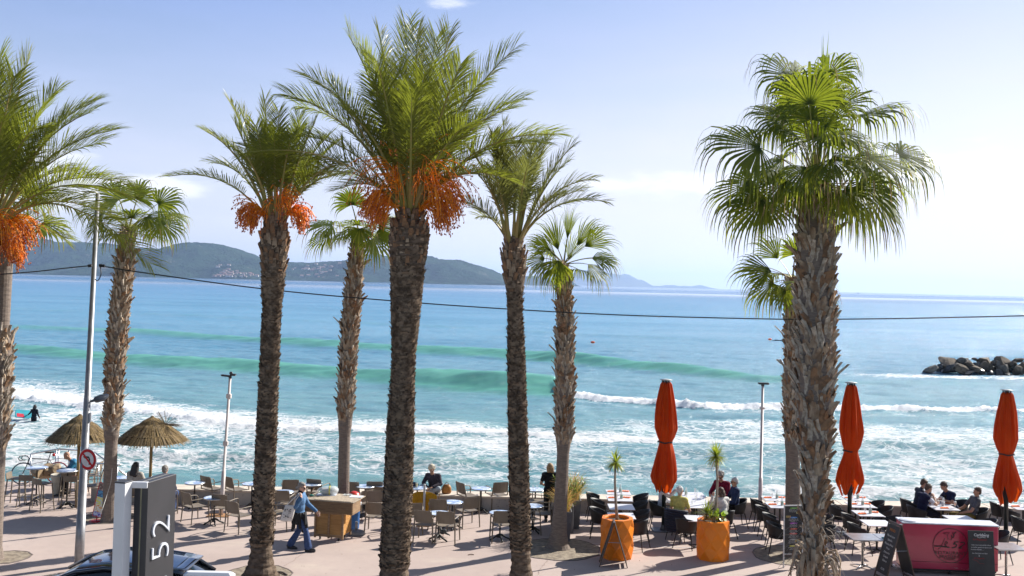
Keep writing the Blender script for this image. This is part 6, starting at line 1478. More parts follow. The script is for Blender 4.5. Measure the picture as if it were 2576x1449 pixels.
m = MB(); rr = random.Random(1)
for k in range(16): a = rr.uniform(890, 1180); b = 1262 + (a-890)*.08 + rr.uniform(-4, 12); stroke([(a, b), (a + rr.uniform(8, 40), b + 2)], .0018, m, 0)
m.build('scratches', mat('scratch_pink', (.6, .25, .3), .6), cr)
# --- chalkboard with brewery name leaning on the counter
cb = thing('chalkboard', 'tall black chalkboard leaning on the red counter, handwriting on it', 'chalkboard', (W(*r3(1360, 1200), 23.55).x, 23.55, .02), R(-3)); cb.rotation_euler.x = R(-7)
s_ = 23.6/F/5.267; bw = 330*s_; bh = 1.12
m = MB(); m.bbox((0, 0, bh/2), (bw, .022, bh), .004); m.build('board', M_slate, cb)
def tb(txt, a, b, size, mm, sh=0, bold=0, al='CENTER'):
    text_mesh(txt, size, Matrix.Translation(Vector(((a-1360)*s_, -.0135, bh - (b-930)*s_*1.0))) @ FR, mm, 'lettering', cb, .001, al, sh, bold)
tb('Carlsberg', 1365, 985, .088, M_chk, .12, .002); m = MB()
P_ = [Vector(((a-1360)*s_, -.0135, bh-(b-930)*s_)) for a, b in ((1310, 1008), (1340, 1020), (1380, 1010), (1420, 1016))]; m.tube(P_, .005, 5); m.tube([Vector(((a-1360)*s_, -.0135, bh-(b-930)*s_)) for a, b in ((1412, 968), (1408, 962), (1412, 958), (1418, 962))], .005, 5); m.build('underline', M_chk, cb)
tb('Le Reposoir', 1345, 1042, .066, M_chkr, .3); tb('Vous avez la possibilite d\'etre', 1358, 1112, .038, M_chk, .35); tb('accueillis egalement dans notre', 1362, 1142, .038, M_chk, .35); tb('veranda chauffee ......', 1310, 1170, .038, M_chk, .35)
tb('La c\'est juste en face', 1335, 1218, .042, M_chk, .35); tb('Bon appetit', 1325, 1280, .05, M_chkr, .35)
m = MB(); q = lambda a, b: Vector(((a-1360)*s_, -.0135, bh-(b-930)*s_)); m.tube([q(1328, 1238), q(1328, 1256)], .004, 5); m.tube([q(1321, 1248), q(1328, 1258), q(1335, 1248)], .004, 5); m.build('arrow', M_chk, cb)
m = MB(); m.tube([q(1240, 1300), q(1300, 1315), q(1330, 1345), q(1390, 1350)], .003, 5); m.build('flourish', M_chkr, cb)

# --- white bucket with blue cloth
p = W(*r2(1540, 935), 24.4); bk = thing('bucket', 'small white plastic bucket with blue rim on a steel table', 'bucket', (p.x, 24.4, .748)); m = MB(); m.lathe([(.075, 0), (.095, .15), (.10, .155)], n=20, cap=False); m.poly([(.075*math.cos(k*.3142), .075*math.sin(k*.3142), .003) for k in range(20)]); m.build('pail', mat('white_plastic', (.6, .6, .6), .4), bk, True)
m = MB(); m.lathe([(.079, .01), (.0815, .03)], n=20, cap=False); m.build('blue_ring', mat('pale_blue_plastic', (.1, .4, .5), .5), bk, True)
m = MB(); m.ell((0, 0, .015), (.05, .035, .015)); o = m.build('sponge', mat('turquoise_sponge', (.02, .35, .42), .8), smooth=True); o.location = (p.x-.18, 24.32, .748); tag(o, 'turquoise sponge beside the white bucket', 'sponge')

# --- menu board on white legs
mb_ = thing('menu_board', 'black menu board on white legs before the back palm', 'menu board', (W(1990, 1390, 24.3).x, 24.3, 0), R(8))
bx = onY(1990, 24.3); L_ = W(1967, 1330, 24.3).x - bx.x; Rx = W(2013, 1330, 24.3).x - bx.x; zt_ = W(1990, 1273, 24.3).z; zb_ = W(1990, 1392, 24.3).z; zb_ = max(zb_, .33)
m = MB(); m.bbox(((L_+Rx)/2, 0, (zt_+zb_)/2), (Rx-L_, .03, zt_-zb_), .004); m.build('panel', M_slate, mb_)
m = MB()
for x in (L_-.012, Rx+.012): m.bbox((x, 0, zt_/2), (.024, .04, zt_), .004)
for z in (zt_+.012, zb_-.012): m.bbox(((L_+Rx)/2, 0, z), (Rx-L_+.046, .04, .024), .004)
m.build('frame', mat('white_tube', (.6, .6, .6), .4), mb_)
cxm = (L_+Rx)/2; wM = Rx-L_
rr = random.Random(12)
for k, (f, col, title) in enumerate([(.04, (.2, .5, .08), 'SALADES'), (.24, (.08, .25, .6), 'PATES'), (.36, (.45, .1, .5), 'PIZZAS'), (.48, (.7, .1, .05), 'VIANDES'), (.58, (.7, .08, .08), 'POISSONS'), (.70, (.35, .35, .35), 'BURGERS'), (.84, (.65, .6, .05), 'ENFANTS')]):
    z = zt_ - f*(zt_-zb_); e = MB(); e.ell((cxm, -.017, z), (.10, .003, .018)); e.build('heading_badge', mat('badge_%d' % k, col, .6), mb_, True)
    text_mesh(title, .022, Matrix.Translation(Vector((cxm, -.0215, z))) @ FR, M_chk, 'heading', mb_, .0005)
    for q in range(3):
        text_mesh(['Salade nicoise  12.50', 'Moules marinieres  14', 'Entrecote grillee  18', 'Linguine aux palourdes', 'Loup grille  19', 'Steak hache frites', 'Glace une boule', 'Tarte aux pommes', 'Pizza reine  11'][(k*2+q) % 9], .027, Matrix.Translation(Vector((cxm, -.0165, z - .035 - .026*q))) @ FR, M_chk, 'lettering', mb_, .0006)
for (x, z, c_) in ((-.13, .78, (.5, .2, .12)), (.12, .86, (.6, .5, .3)), (.1, .27, (.5, .25, .1))):
    m = MB(); m.bbox((cxm + x, -.017, zb_ + z*(zt_-zb_)), (.12, .004, .05), .002); m.build('dish_photo', mat('dish_%d' % int(z*100), c_, .5, (.15, .25, .05), 40), mb_)

# --- wooden drinks counter
M_wd = mat('slatted_wood', (.30, .19, .10), .75, (.20, .12, .065), 7, stretch=(.6, .6, 5), bump=.3); M_wd2 = mat('new_wood', (.50, .27, .09), .65, (.40, .20, .06), 5, stretch=(.5, .5, 4), bump=.2); M_wtp = mat('weathered_top', (.40, .33, .24), .8, (.26, .21, .16), 9, stretch=(5, .7, 1), bump=.3)
A = W(764.5, 1249, 25.85); B = W(888, 1260, 25.55); A.z = B.z = 0; d_ = (B-A); ang_ = math.atan2(d_.y, d_.x); Lc = d_.length
wc = thing('wooden_counter', 'slatted wooden drinks counter on castors behind the walker', 'counter', (A+B)/2, ang_)
Tz = 1.04; m = MB(); m.bbox((0, .41, Tz-.012), (Lc+.04, .86, .024), .004)
m.build('worktop', M_wtp, wc); m = MB()
for k in range(34):
    x = -Lc/2 + .30 + k*(Lc-.34)/34; m.bbox((x, .41, Tz+.006), ((Lc-.34)/34*.82, .82, .012), .003)
m.build('top_slats', M_wtp, wc)
m = MB(); h0 = Tz-.33
m.box((0, .02, (Tz-.03+h0)/2), (Lc, .014, .30))
for k in range(13): m.bbox((0, .004, h0+.02+k*.0225), (Lc, .016, .015), .003, Matrix.Rotation(R(-18), 3, 'X'))
for x in (-Lc/2+.02, Lc/2-.02): m.bbox((x, -.004, (Tz-.024+h0)/2), (.045, .03, Tz-.028-h0), .004)
m.build('front_skirt', M_wd, wc)
m = MB(); m.box((Lc/2-.012, .30, (Tz-.03+h0)/2), (.012, .5, .30)); m.build('side_skirt', M_wd, wc)
bl, br_ = -Lc/2+.30, Lc/2-.30; bwid = br_-bl; fb = .09
m = MB()
for x, y, w_ in ((bl, fb, .055), (br_, fb, .055), ((bl+br_)/2, fb, .055), (bl, .62, .05), (br_, .62, .05)):
    m2 = MB(); m2.bbox((x, y, .43), (w_, .045, .74), .004); m2.build('post', M_wd, wc)
for z in (.12, .70): m.bbox(((bl+br_)/2, fb+.002, z), (bwid, .034, .055), .003)
m.bbox((bl+.003, (fb+.62)/2, .41), (.02, .62-fb-.05, .03), .003); m.build('frame', M_wd, wc)
for c_ in (-1, 1):
    m = MB(); x = (bl+br_)/2 + c_*bwid/4
    for k in range(17): m.bbox((x, fb+.006, .165+k*.031), (bwid/2-.058, .010, .026), .002, Matrix.Rotation(R(-22), 3, 'X'))
    m.box((x, fb+.024, .42), (bwid/2-.05, .008, .54)); m.build('louvred_door', M_wd2, wc)
m = MB()
for k in range(17): m.bbox((br_+.01, (fb+.62)/2, .165+k*.031), (.010, .62-fb-.06, .026), .002, Matrix.Rotation(R(22), 3, 'Y'))
m.box((br_-.008, (fb+.62)/2, .42), (.006, .5, .56)); m.build('louvred_side', mat('honey_wood', (.62, .33, .09), .6, (.5, .25, .07), 5, stretch=(.5, .5, 4)), wc)
for x in (bl+.12, br_-.12):
    for y in (fb+.05, .56):
        m = MB(); m.lathe([(.036, -.014), (.042, -.008), (.042, .008), (.036, .014)], c=(x, y, .043), n=14, M=Matrix.Rotation(R(90), 3, 'Y')); m.build('castor', M_blk, wc, True); m = MB(); m.box((x, y, .08), (.05, .05, .02)); m.build('castor_bracket', M_rim, wc)
def onc(a, y): return wc.location + Matrix.Rotation(ang_, 3, 'Z') @ Vector((a, y, Tz+.012))
t = thing('wrapped_bundle', 'clear plastic bag round dark bottles with a yellow strap', 'bundle', onc(-.28, .60), ang_+.25)
m = MB(); m.ell((0, 0, .11), (.27, .13, .11), None, 18, 10); m.ell((.14, .02, .12), (.15, .13, .11)); o = m.build('plastic_bag', bpy.data.materials.get('clear_glass'), t, True)
m = MB(); m.ell((-.05, 0, .08), (.15, .08, .07)); m.ell((.08, 0, .09), (.09, .08, .08)); m.build('dark_bottles', mat('grey_blue_content', (.12, .14, .17), .4, (.3, .32, .35), 12), t, True)
m = MB(); m.ring([[(.05, (.135+d)*math.cos(q*.4), .11+(.115+d)*math.sin(q*.4)) if z == 0 else (.075, (.135+d)*math.cos(q*.4), .11+(.115+d)*math.sin(q*.4)) for q in range(16)] for z, d in ((0, 0), (0, .006), (1, .006), (1, 0))], cap0=False, cap1=False); m.build('strap', mat('yellow_strap', (.7, .6, .03), .6), t)
t = thing('tray', 'white tray under the wrapped bundle', 'tray', onc(-.30, .58) - Vector((0, 0, .0)), ang_+.25); m = MB(); m.bbox((0, 0, .006), (.52, .26, .012), .004); m.build('tray_base', M_wht, t)
for k, (x, y) in enumerate(((.20, .66), (.31, .70))):
    t = thing('ashtray', 'round glass ashtray on the wooden counter, %s one' % ('left' if k == 0 else 'right'), 'ashtray', onc(x, y)); m = MB(); m.lathe([(.055, 0), (.06, .035), (.05, .035), (.045, .012), (.01, .012)], n=18); m.build('dish', M_glass, t, True)
m = MB(); m.bbox((0, 0, .004), (.34, .24, .006), .002); o = m.build('menu_sheet', mat('paper_white', (.66, .68, .74), .7)); o.location = onc(.52, .62); o.rotation_euler = (0, 0, ang_+.1); tag(o, 'white menu sheet on the wooden counter', 'menu')
m = MB(); m.ell((0, 0, .02), (.07, .045, .025)); m.tube([(0, 0, .02), (.12, .03, .05), (.25, .05, .12)], .008, 6); o = m.build('teal_cloth', mat('teal_cloth', (.01, .15, .12), .8), smooth=True); o.location = onc(-.60, .3); tag(o, 'crumpled teal cloth at the counter\'s left end', 'cloth')
m = MB(); m.bbox((0, .0, .1), (.006, .22, .2), .002, Matrix.Rotation(R(35), 3, 'Y')); o = m.build('leaning_board', M_wd); o.location = onc(-.66, .45) - Vector((0, 0, .02)); tag(o, 'small wooden board leaning at the counter\'s left end', 'board')

# --- blue bin and parasol foot
p = gp(*z3(380, 905)); p.y += .15; t = thing('litter_bin', 'blue litter bin with red lid behind the counter', 'bin', p); m = MB(); m.lathe([(.15, 0), (.16, .02), (.18, .68), (.19, .70), (.19, .72)], n=24); m.build('drum', mat('blue_plastic', (.02, .14, .42), .45), t, True)
m = MB(); m.lathe([(.19, .72), (.185, .80), (.14, .95), (.05, 1.0), (.01, 1.0)], n=24); m.build('lid', mat('red_plastic', (.55, .03, .02), .4), t, True)
m = MB(); m.ring([[((.192+.012*math.sin(q*3.3)+d)*math.cos(q*.2618), (.192+.012*math.sin(q*3.3)+d)*math.sin(q*.2618), z) for q in range(24)] for z, d in ((.64, .01), (.70, .02), (.73, .01))], cap0=False, cap1=False); m.build('bin_liner', mat('white_liner', (.6, .6, .62), .5), t)
p = gp(*z3(428, 960)); t = thing('parasol_base', 'round grey parasol base with empty tube beside the counter', 'parasol base', p); m = MB(); m.lathe([(.20, 0), (.215, .03), (.205, .085), (.16, .105), (.04, .12)], n=32); m.build('foot', mat('grey_plastic', (.20, .21, .23), .55), t, True)
m = MB(); m.lathe([(.034, .11), (.034, .34), (.026, .34), (.026, .30)], n=14); m.build('tube', mat('grey_tube', (.28, .28, .29), .4), t, True)

# --- lamp post with two heads, road sign
M_galv = mat('galvanised_pole', (.30, .30, .31), .45, (.22, .22, .23), 5, metal=.5, spec=.5); M_head = mat('lamp_housing', (.07, .08, .10), .5)
Bp = gp(198, 1425); Tp = W(246, 487, Bp.y); lp = thing('street_lamp', 'tall grey street lamp post with two lamp heads, carrying a road sign', 'street lamp', (Bp.x, Bp.y, 0))
d_ = Tp - Vector((Bp.x, Bp.y, 0)); q = lambda u: d_*u
m = MB(); m.tube([q(0), q(.14), q(.1401), q(.45), q(.4505), q(1)], [.105, .098, .092, .076, .07, .045], 16); m.build('pole', M_galv, lp, True)
m = MB()
for u in (.146, .44, .655, .81, .872): m.tube([q(u-.002), q(u+.002)], .088 - .045*u, 16)
m.build('bands', mat('steel_band', (.08, .08, .08), .5), lp, True)
hd = W(222, 483, Bp.y) - Vector((Bp.x, Bp.y, 0)); m = MB(); m.tube([q(1.0), q(1.0) + Vector((-.06, 0, .04)), hd + Vector((.1, 0, -.0)), hd + Vector((-.14, 0, .01))], [.04, .045, .06, .02], 10, flat=(1.6, .45)); m.build('lamp_head', mat('pale_housing', (.45, .44, .42), .5), lp, True)
h2 = W(256, 1001, Bp.y+.25) - Vector((Bp.x, Bp.y, 0)); a_ = W(228, 1010, Bp.y) - Vector((Bp.x, Bp.y, 0))
m = MB(); m.tube([a_ - Vector((.03, 0, 0)), a_, a_.lerp(h2, .35), a_.lerp(h2, .5), h2, h2 + (h2-a_)*.55 + Vector((0, 0, .02))], [.03, .035, .045, .10, .115, .05], 12, flat=(1.0, .75)); m.build('lamp_head', M_head, lp, True)
p_ = W(227, 1050, Bp.y) - Vector((Bp.x, Bp.y, 0)); m = MB(); m.bbox(p_ + Vector((0, -.02, 0)), (.06, .05, .22), .01); m.build('junction_box', mat('grey_box', (.4, .41, .43), .5), lp)
# road sign: no left turn
sg = thing('road_sign', 'round no-left-turn road sign on the lamp post', 'road sign', W(220.5, 1156, Bp.y-.13), R(-14))
s_ = Bp.y/F; Rs = 24.5*s_; sg.rotation_euler = (R(1), 0, R(-19))
def disc(m, r, y, n=48): m.ring([[Vector((r*math.cos(k*2*math.pi/n), y, r*math.sin(k*2*math.pi/n))) for k in range(n)], [Vector((r*math.cos(k*2*math.pi/n), y+.004, r*math.sin(k*2*math.pi/n))) for k in range(n)]])
M_sw = mat('sign_white', (.72, .72, .74), .35); M_sr = mat('sign_red', (.55, .01, .02), .35)
Rs *= 1.12
for nm, r_, y, mm in (('rim', Rs, 0, M_sw), ('red_ring', Rs*.93, -.003, M_sr), ('white_face', Rs*.68, -.006, M_sw)):
    m = MB(); disc(m, r_, y); m.build(nm, mm, sg)
m = MB()
def bar(m, a, b, w, y): d = (Vector(b)-Vector(a)).normalized(); s = Vector((-d.y, d.x))*w; A_, B_ = Vector(a), Vector(b); P4 = [A_-s, A_+s, B_+s, B_-s]; m.ring([[Vector((p.x, y, p.y))*1 for p in P4], [Vector((p.x, y+.004, p.y)) for p in P4]])
bar(m, (Rs*.22, -Rs*.45), (Rs*.22, Rs*.10), Rs*.075, -.009); bar(m, (Rs*.22, Rs*.10), (Rs*.08, Rs*.24), Rs*.075, -.0095); bar(m, (Rs*.12, Rs*.22), (-Rs*.25, Rs*.22), Rs*.075, -.009)
m.ring([[Vector((x*Rs, y, z*Rs)) for x, z in ((-.24, .40), (-.50, .22), (-.24, .04))] for y in (-.009, -.005)]); m.build('arrow', M_slate, sg)
m = MB(); bar(m, (-Rs*.52, Rs*.52), (Rs*.52, -Rs*.52), Rs*.085, -.013); m.build('slash', M_sr, sg)
m = MB(); m.bbox((0, .03, 0), (.05, .05, .3), .006); m.build('bracket', M_rim, sg)

# --- cable
cb_ = MB(); P_ = [W(253, 668, 22.75), W(340, 683, 22.85), W(665, 727, 23.05), W(990, 757, 23.3), W(1288, 778, 23.5), W(1600, 794, 23.7), W(1966, 803, 23.9), W(2110, 803, 24.0), W(2330, 800, 24.1), W(2620, 793, 24.2), W(2800, 785, 24.3), W(3100, 765, 24.5), W(3500, 730, 24.8)]
def smooth_pts(P_, k=6):
    out = []
    for i in range(len(P_)-1):
        p0 = P_[max(i-1, 0)]; p1 = P_[i]; p2 = P_[i+1]; p3 = P_[min(i+2, len(P_)-1)]
        for j in range(k): t = j/k; out.append(.5*((2*p1) + (p2-p0)*t + (2*p0-5*p1+4*p2-p3)*t*t + (3*p1-p0-3*p2+p3)*t**3))
    return out + [P_[-1]]
cb_.tube(smooth_pts(P_), .0155, 6); P_ = [W(230, 668, 22.7), W(170, 674, 22.75), W(80, 684, 22.8), W(-60, 694, 22.9)]; cb_.tube(smooth_pts(P_), .014, 6)
cb_.tube([W(231, 668, 22.66), W(222, 669, 22.66)], .035, 8); cb_.tube([W(250, 668, 22.7), W(264, 669, 22.7)], .035, 8); cb_.tube(smooth_pts([W(252, 669, 22.7), W(254, 690, 22.66), W(246, 706, 22.62), W(239, 702, 22.6)]), .012, 6)
tag(cb_.build('overhead_cable', mat('black_cable', (.015, .017, .02), .5)), 'black overhead cable strung from the lamp post across the picture', 'cable')

# --- camera / flood-light posts
M_pw = mat('pinkish_white_post', (.60, .54, .52), .5, (.5, .44, .42), 4)
def post(base, ytop, label, kind):
    p = onY(base[0], base[1]); top = W(base[2], ytop, base[1]) - Vector((p.x, p.y, 0)); t = thing('camera_post', label, 'post', p, 0, 'slim white posts at the sea wall')
    m = MB(); m.tube([(0, 0, 0), top*.32, top*.3201, top], [.062, .058, .042, .038], 12); m.build('pole', M_pw, t, True)
    m = MB()
    if kind == 0: m.bbox(top + Vector((-.12, 0, .03)), (.26, .14, .05), .012, Matrix.Rotation(R(6), 3, 'Y')); m.bbox(top + Vector((.08, 0, .06)), (.16, .12, .06), .012); m.lathe([(.05, .08), (.045, .13), (.01, .15)], c=top + Vector((.02, 0, 0)), n=12)
    else: m.bbox(top + Vector((.02, 0, .04)), (.30, .16, .055), .012)
    m.tube([top - Vector((0, 0, .04)), top + Vector((0, 0, .04))], .045, 10); m.build('lamp_head', mat('dark_head', (.03, .03, .035), .4), t)
    m = MB()
    for z in (.52, .86) if kind == 0 else (.83,): m.bbox(top*z, (.13, .11, .13 if kind == 0 else .06), .01)
    m.build('bracket', M_pw, t)
    if kind == 0: m = MB(); m.bbox((-.05, 0, .012), (.62, .4, .02), .004); m.build('foot_plate', mat('rusty_plate', (.38, .2, .09), .8), t)
post((565, 28.2, 579), 948, 'slim white post with dark twin head near the flared palm', 0)
post((1916, 29.0, 1919), 968, 'slim white post with flat dark head between the parasols', 1)
p = onY(1074, 27.6); zt_ = W(1074, 1218, 27.6).z; t = thing('flag_stub', 'short square white post in front of the yellow shawl', 'post', p); m = MB(); m.bbox((0, 0, zt_/2), (.06, .06, zt_), .006); m.build('pole', mat('white_square_post', (.6, .6, .6), .5), t); m = MB(); m.bbox((0, 0, .01), (.36, .3, .02), .004); m.build('foot_plate', mat('rusty_plate2', (.38, .2, .09), .8), t)

# --- black totem sign with white post, in the foreground
M_anth = mat('anthracite_metal', (.035, .034, .037), .42, (.042, .04, .044), 2, spec=.5); M_wp = mat('white_lacquer_post', (.66, .66, .68), .35, (.62, .62, .64), 3)
D0 = 10.0; c0 = W(373, 1214, D0); c1 = W(444.6, 1192.4, D0*1.047); ax = Vector((c1.x-c0.x, c1.y-c0.y, 0)); wd_ = ax.length; ax.normalize(); nx = Vector((ax.y, -ax.x, 0)); th = .16
ts = thing('totem_sign', 'black double-sided restaurant sign box reading Le 52 sideways', 'sign', (c0.x, c0.y, 0), 0); zt_ = c0.z; hB = 2.9
RX = Matrix((ax, -nx, Vector((0, 0, 1)))).transposed()
ctr = ax*wd_/2 - nx*th/2
m = MB(); m.bbox(ctr + Vector((0, 0, zt_-hB/2)) + nx*th*.27, (wd_, th*.44, hB), .004, RX); m.bbox(ctr + Vector((0, 0, zt_-hB/2)) - nx*th*.27, (wd_, th*.44, hB), .004, RX); m.build('sign_box', M_anth, ts)
m = MB(); m.box(ctr + Vector((0, 0, zt_-hB/2-.003)), (wd_-.01, th*.10, hB-.006), RX); m.build('joint_strip', mat('brass_strip', (.35, .33, .22), .4, metal=.6), ts)
m = MB(); m.bbox(ctr + Vector((0, 0, .9)), (.10, .10, 1.8), .005, RX); m.build('stand', M_anth, ts)
# lettering reads upwards: text X -> up, text Y -> away from the reader's right
TX = Vector((0, 0, 1)); TY = -ax; TZ = nx; MT = Matrix((TX, TY, TZ)).transposed().to_4x4()
M_let = mat('white_relief_letter', (.62, .64, .70), .4)
def zat(y): return W(400, y, D0*1.025).z
z5 = (zat(1412) + zat(1355))/2; z2_ = (zat(1355) + zat(1288))/2
for ch, z in (('2', z2_), ('5', z5), ('e', z5-.36), ('L', z5-.58)):
    text_mesh(ch, .43, Matrix.Translation(ax*wd_*.5 + Vector((0, 0, z)) + nx*.004) @ MT, M_let, 'letter', ts, .012, bold=-.009)
pc = W(311, 1213, D0-.05); pt = thing('white_post', 'white square steel post holding the black sign', 'post', (pc.x, pc.y, 0), R(-15)); m = MB(); m.bbox((0, 0, pc.z/2), (.118, .118, pc.z), .004); m.build('post_shaft', M_wp, pt); m = MB(); m.bbox((0, 0, pc.z+.006), (.125, .125, .012), .003); m.build('post_cap', M_anth, pt)
m = MB(); rs = random.Random(6)
for k in range(26): z = pc.z*.5 + rs.uniform(-.3, 1.7); m.box((.0605*(1 if rs.random() < .5 else .98), -.0605, z), (.006, .006, rs.uniform(.008, .03)))
m.build('rust_chips', mat('rust', (.25, .12, .04), .9), pt)
m = MB(); a_ = W(331, 1222, D0); b_ = W(358, 1217, D0+.02); m.bbox((a_+b_)/2 - Vector((pc.x, pc.y, 0)), ((b_-a_).length+.12, .05, .06), .004); br = m.build('bracket', M_wp, None); br.location = (pc.x, pc.y, 0); br.parent = pt; br.matrix_parent_inverse = Matrix.Identity(4); br.location = (0, 0, 0); br.rotation_euler = (0, 0, R(15))
# white box-topped sign in front of the car
p = W(527, 1438, 12.0); t = thing('white_sign', 'top of a white roadside sign box below the car roof', 'sign', (p.x, p.y, 0)); m = MB(); m.bbox((0, 0, p.z-.35), (.60, .14, .70), .03); m.build('sign_box', M_wp, t); m = MB(); m.bbox((0, 0, (p.z-.7)/2), (.08, .08, p.z-.7), .004); m.build('stand', M_anth, t)

# --- dark hatchback
M_car = mat('blue_black_car_paint', (.008, .014, .03), .12, (.007, .012, .026), 2, spec=.8, coat=1.0); M_cgl = mat('tinted_glass', (.01, .014, .018), .05, spec=.8, coat=.6)
car = thing('parked_car', 'glossy blue-black hatchback parked behind the black sign', 'car', (-7.55, 18.98, -.12), 0); car.scale = (1.03,)*3
# body outline: x from nose (-2.15) to tail (2.1): (x, z of the belt line / bonnet, half width)
st_ = [(-2.12, .45, .62, .62), (-2.05, .30, .74, .74), (-1.75, .24, .80, .84), (-1.2, .22, .92, .885), (-.75, .22, .99, .895), (0, .22, .97, .90), (.9, .22, .98, .90), (1.55, .24, 1.02, .88), (1.95, .32, 1.0, .83), (2.10, .5, .92, .70)]
m = MB(); rg = []
for x, zb, zt2, hw in st_:
    rg.append([Vector((x, y*hw, z)) for y, z in ((-.8, zb), (-.97, zb+.12), (-1, (zb+zt2)/2), (-.97, zt2-.12), (-.90, zt2-.02), (-.6, zt2+.035), (0, zt2+.05), (.6, zt2+.035), (.90, zt2-.02), (.97, zt2-.12), (1, (zb+zt2)/2), (.97, zb+.12), (.8, zb))])
m.ring(rg); m.build('body', M_car, car, True)
m = MB(); gh = [(-.98, .96, .80, .98), (-.55, .97, .70, 1.24), (-.15, .97, .64, 1.40), (.25, .97, .63, 1.445), (.9, .98, .625, 1.42), (1.38, 1.0, .61, 1.345), (1.80, 1.0, .68, 1.06)]
rg = []
for x, z0, hw, z1_ in gh: rg.append([Vector((x, s*w, z)) for s, w, z in ((-1, .84, z0-.02), (-1, hw+.04, z0+(z1_-z0)*.78), (-1, hw-.06, z1_-.01), (0, 0, z1_+.018), (1, hw-.06, z1_-.01), (1, hw+.04, z0+(z1_-z0)*.78), (1, .84, z0-.02))])
m.ring(rg, close=False); m.build('windows', M_cgl, car, True)
m = MB(); rg = []
for x, z0, hw, z1_ in [(-.28, 0, .655, 1.372)] + gh[3:5] + [(1.42, 0, .61, 1.352)]: rg.append([Vector((x, y*(hw-.0), z1_ + dz)) for y, dz in ((-1.03, -.05), (-.93, .012), (-.5, .028), (0, .034), (.5, .028), (.93, .012), (1.03, -.05))])
m.ring(rg, close=False); m.build('roof', M_car, car, True)
m = MB()
for s in (-1, 1):
    m.tube([(-1.0, s*.80, 1.0), (-.55, s*.72, 1.25), (-.26, s*.68, 1.36), (.25, s*.665, 1.43), (.9, s*.66, 1.40), (1.40, s*.64, 1.34), (1.82, s*.72, 1.04)], .035, 7)
m.build('roof_pillars', M_car, car, True)
m = MB(); m.ring([[Vector((x, y, z)) for y in (-.60, -.3, 0, .3, .60)] + [Vector((x, y, z-.025)) for y in (.60, .3, 0, -.3, -.60)] for x, z in ((1.30, 1.385), (1.48, 1.372), (1.62, 1.345))]); m.build('rear_spoiler', M_car, car, True)
m = MB(); m.tri((1.05, 0, 1.50), (1.18, .012, 1.44), (1.18, -.012, 1.44)); m.ring([[(.98, -.025, 1.44), (.98, .025, 1.44), (1.15, .02, 1.43), (1.15, -.02, 1.43)], [(1.08, -.005, 1.53), (1.08, .005, 1.53), (1.13, .005, 1.535), (1.13, -.005, 1.535)]]); m.build('antenna', M_lens, car)
for x in (-1.35, 1.30):
    for s in (-1, 1):
        m = MB(); m.lathe([(.20, -.1), (.31, -.09), (.32, 0), (.31, .09), (.20, .1)], c=(x, s*.80, .32), n=28, M=Matrix.Rotation(R(90), 3, 'X')); w = m.build('wheel', mat('tyre', (.02, .02, .02), .85), car, True)
        m = MB(); m.lathe([(.19, -.105), (.19, .105)], c=(x, s*.80, .32), n=20, M=Matrix.Rotation(R(90), 3, 'X')); m.build('rim', M_rim, w)
for s in (-1, 1):
    m = MB(); m.ell((-1.95, s*.62, .68), (.16, .14, .07)); m.build('headlight', M_glass, car, True); m = MB(); m.ell((2.0, s*.66, .86), (.10, .12, .08)); m.build('tail_light', M_sr, car, True); m = MB(); m.ell((-.62, s*.98, 1.02), (.07, .11, .07)); m.build('mirror', M_car, car, True)
for s in (-1, 1):
    m = MB(); m.box((1.86, s*0.2, 1.05), (.3, .01, .01)); 
m = MB(); m.tube([(1.66, -.1, 1.19), (1.78, .1, 1.11), (1.82, .32, 1.08)], .009, 5); m.build('rear_wiper', M_blk, car)

# --- red poster stand
a_ = gp(*z1(1025, 865)); p1 = W(*z1(1035, 455), a_.y); wv = .30; ps = thing('poster_stand', 'narrow red-framed poster stand of colourful ice-cream pictures', 'poster stand', (a_.x, a_.y, 0), R(-20))
m = MB(); m.lathe([(.19, 0), (.19, .012), (.02, .02)], n=28); m.build('foot', M_sr, ps, True); m = MB(); m.tube([(0, 0, .01), (0, .02, .16)], .014, 8); m.build('stem', M_sr, ps)
LM = Matrix.Rotation(R(-8), 3, 'X') @ Matrix.Rotation(R(6), 3, 'Y'); hP = p1.z - .14
def pp(x, z, y=0): return LM @ Vector((x, y, z)) + Vector((0, .02, .12))
m = MB()
for s in (-1, 1): m.bbox(pp(s*wv/2, hP/2), (.02, .03, hP), .003, LM)
for z in (0, hP): m.bbox(pp(0, z), (wv+.02, .03, .02), .003, LM)
m.build('frame', M_sr, ps)
rs = random.Random(15); bands = [(.78, 1, (.12, .06, .05), (.4, .3, .25)), (.58, .78, (.05, .25, .45), (.02, .08, .2)), (.36, .58, (.7, .65, .15), (.55, .6, .65)), (.14, .36, (.75, .7, .6), (.7, .3, .03)), (0, .14, (.6, .62, .75), (.1, .05, .4))]
for lo, hi_, c_, c2_ in bands:
    m = MB(); m.box(pp(0, hP*(lo+hi_)/2, -.004), (wv-.02, .008, hP*(hi_-lo)-.0), LM); m.build('poster_panel', mat('poster_%d' % int(lo*100), c_, .35, c2_, 14, lo=.48, hi=.54), ps)

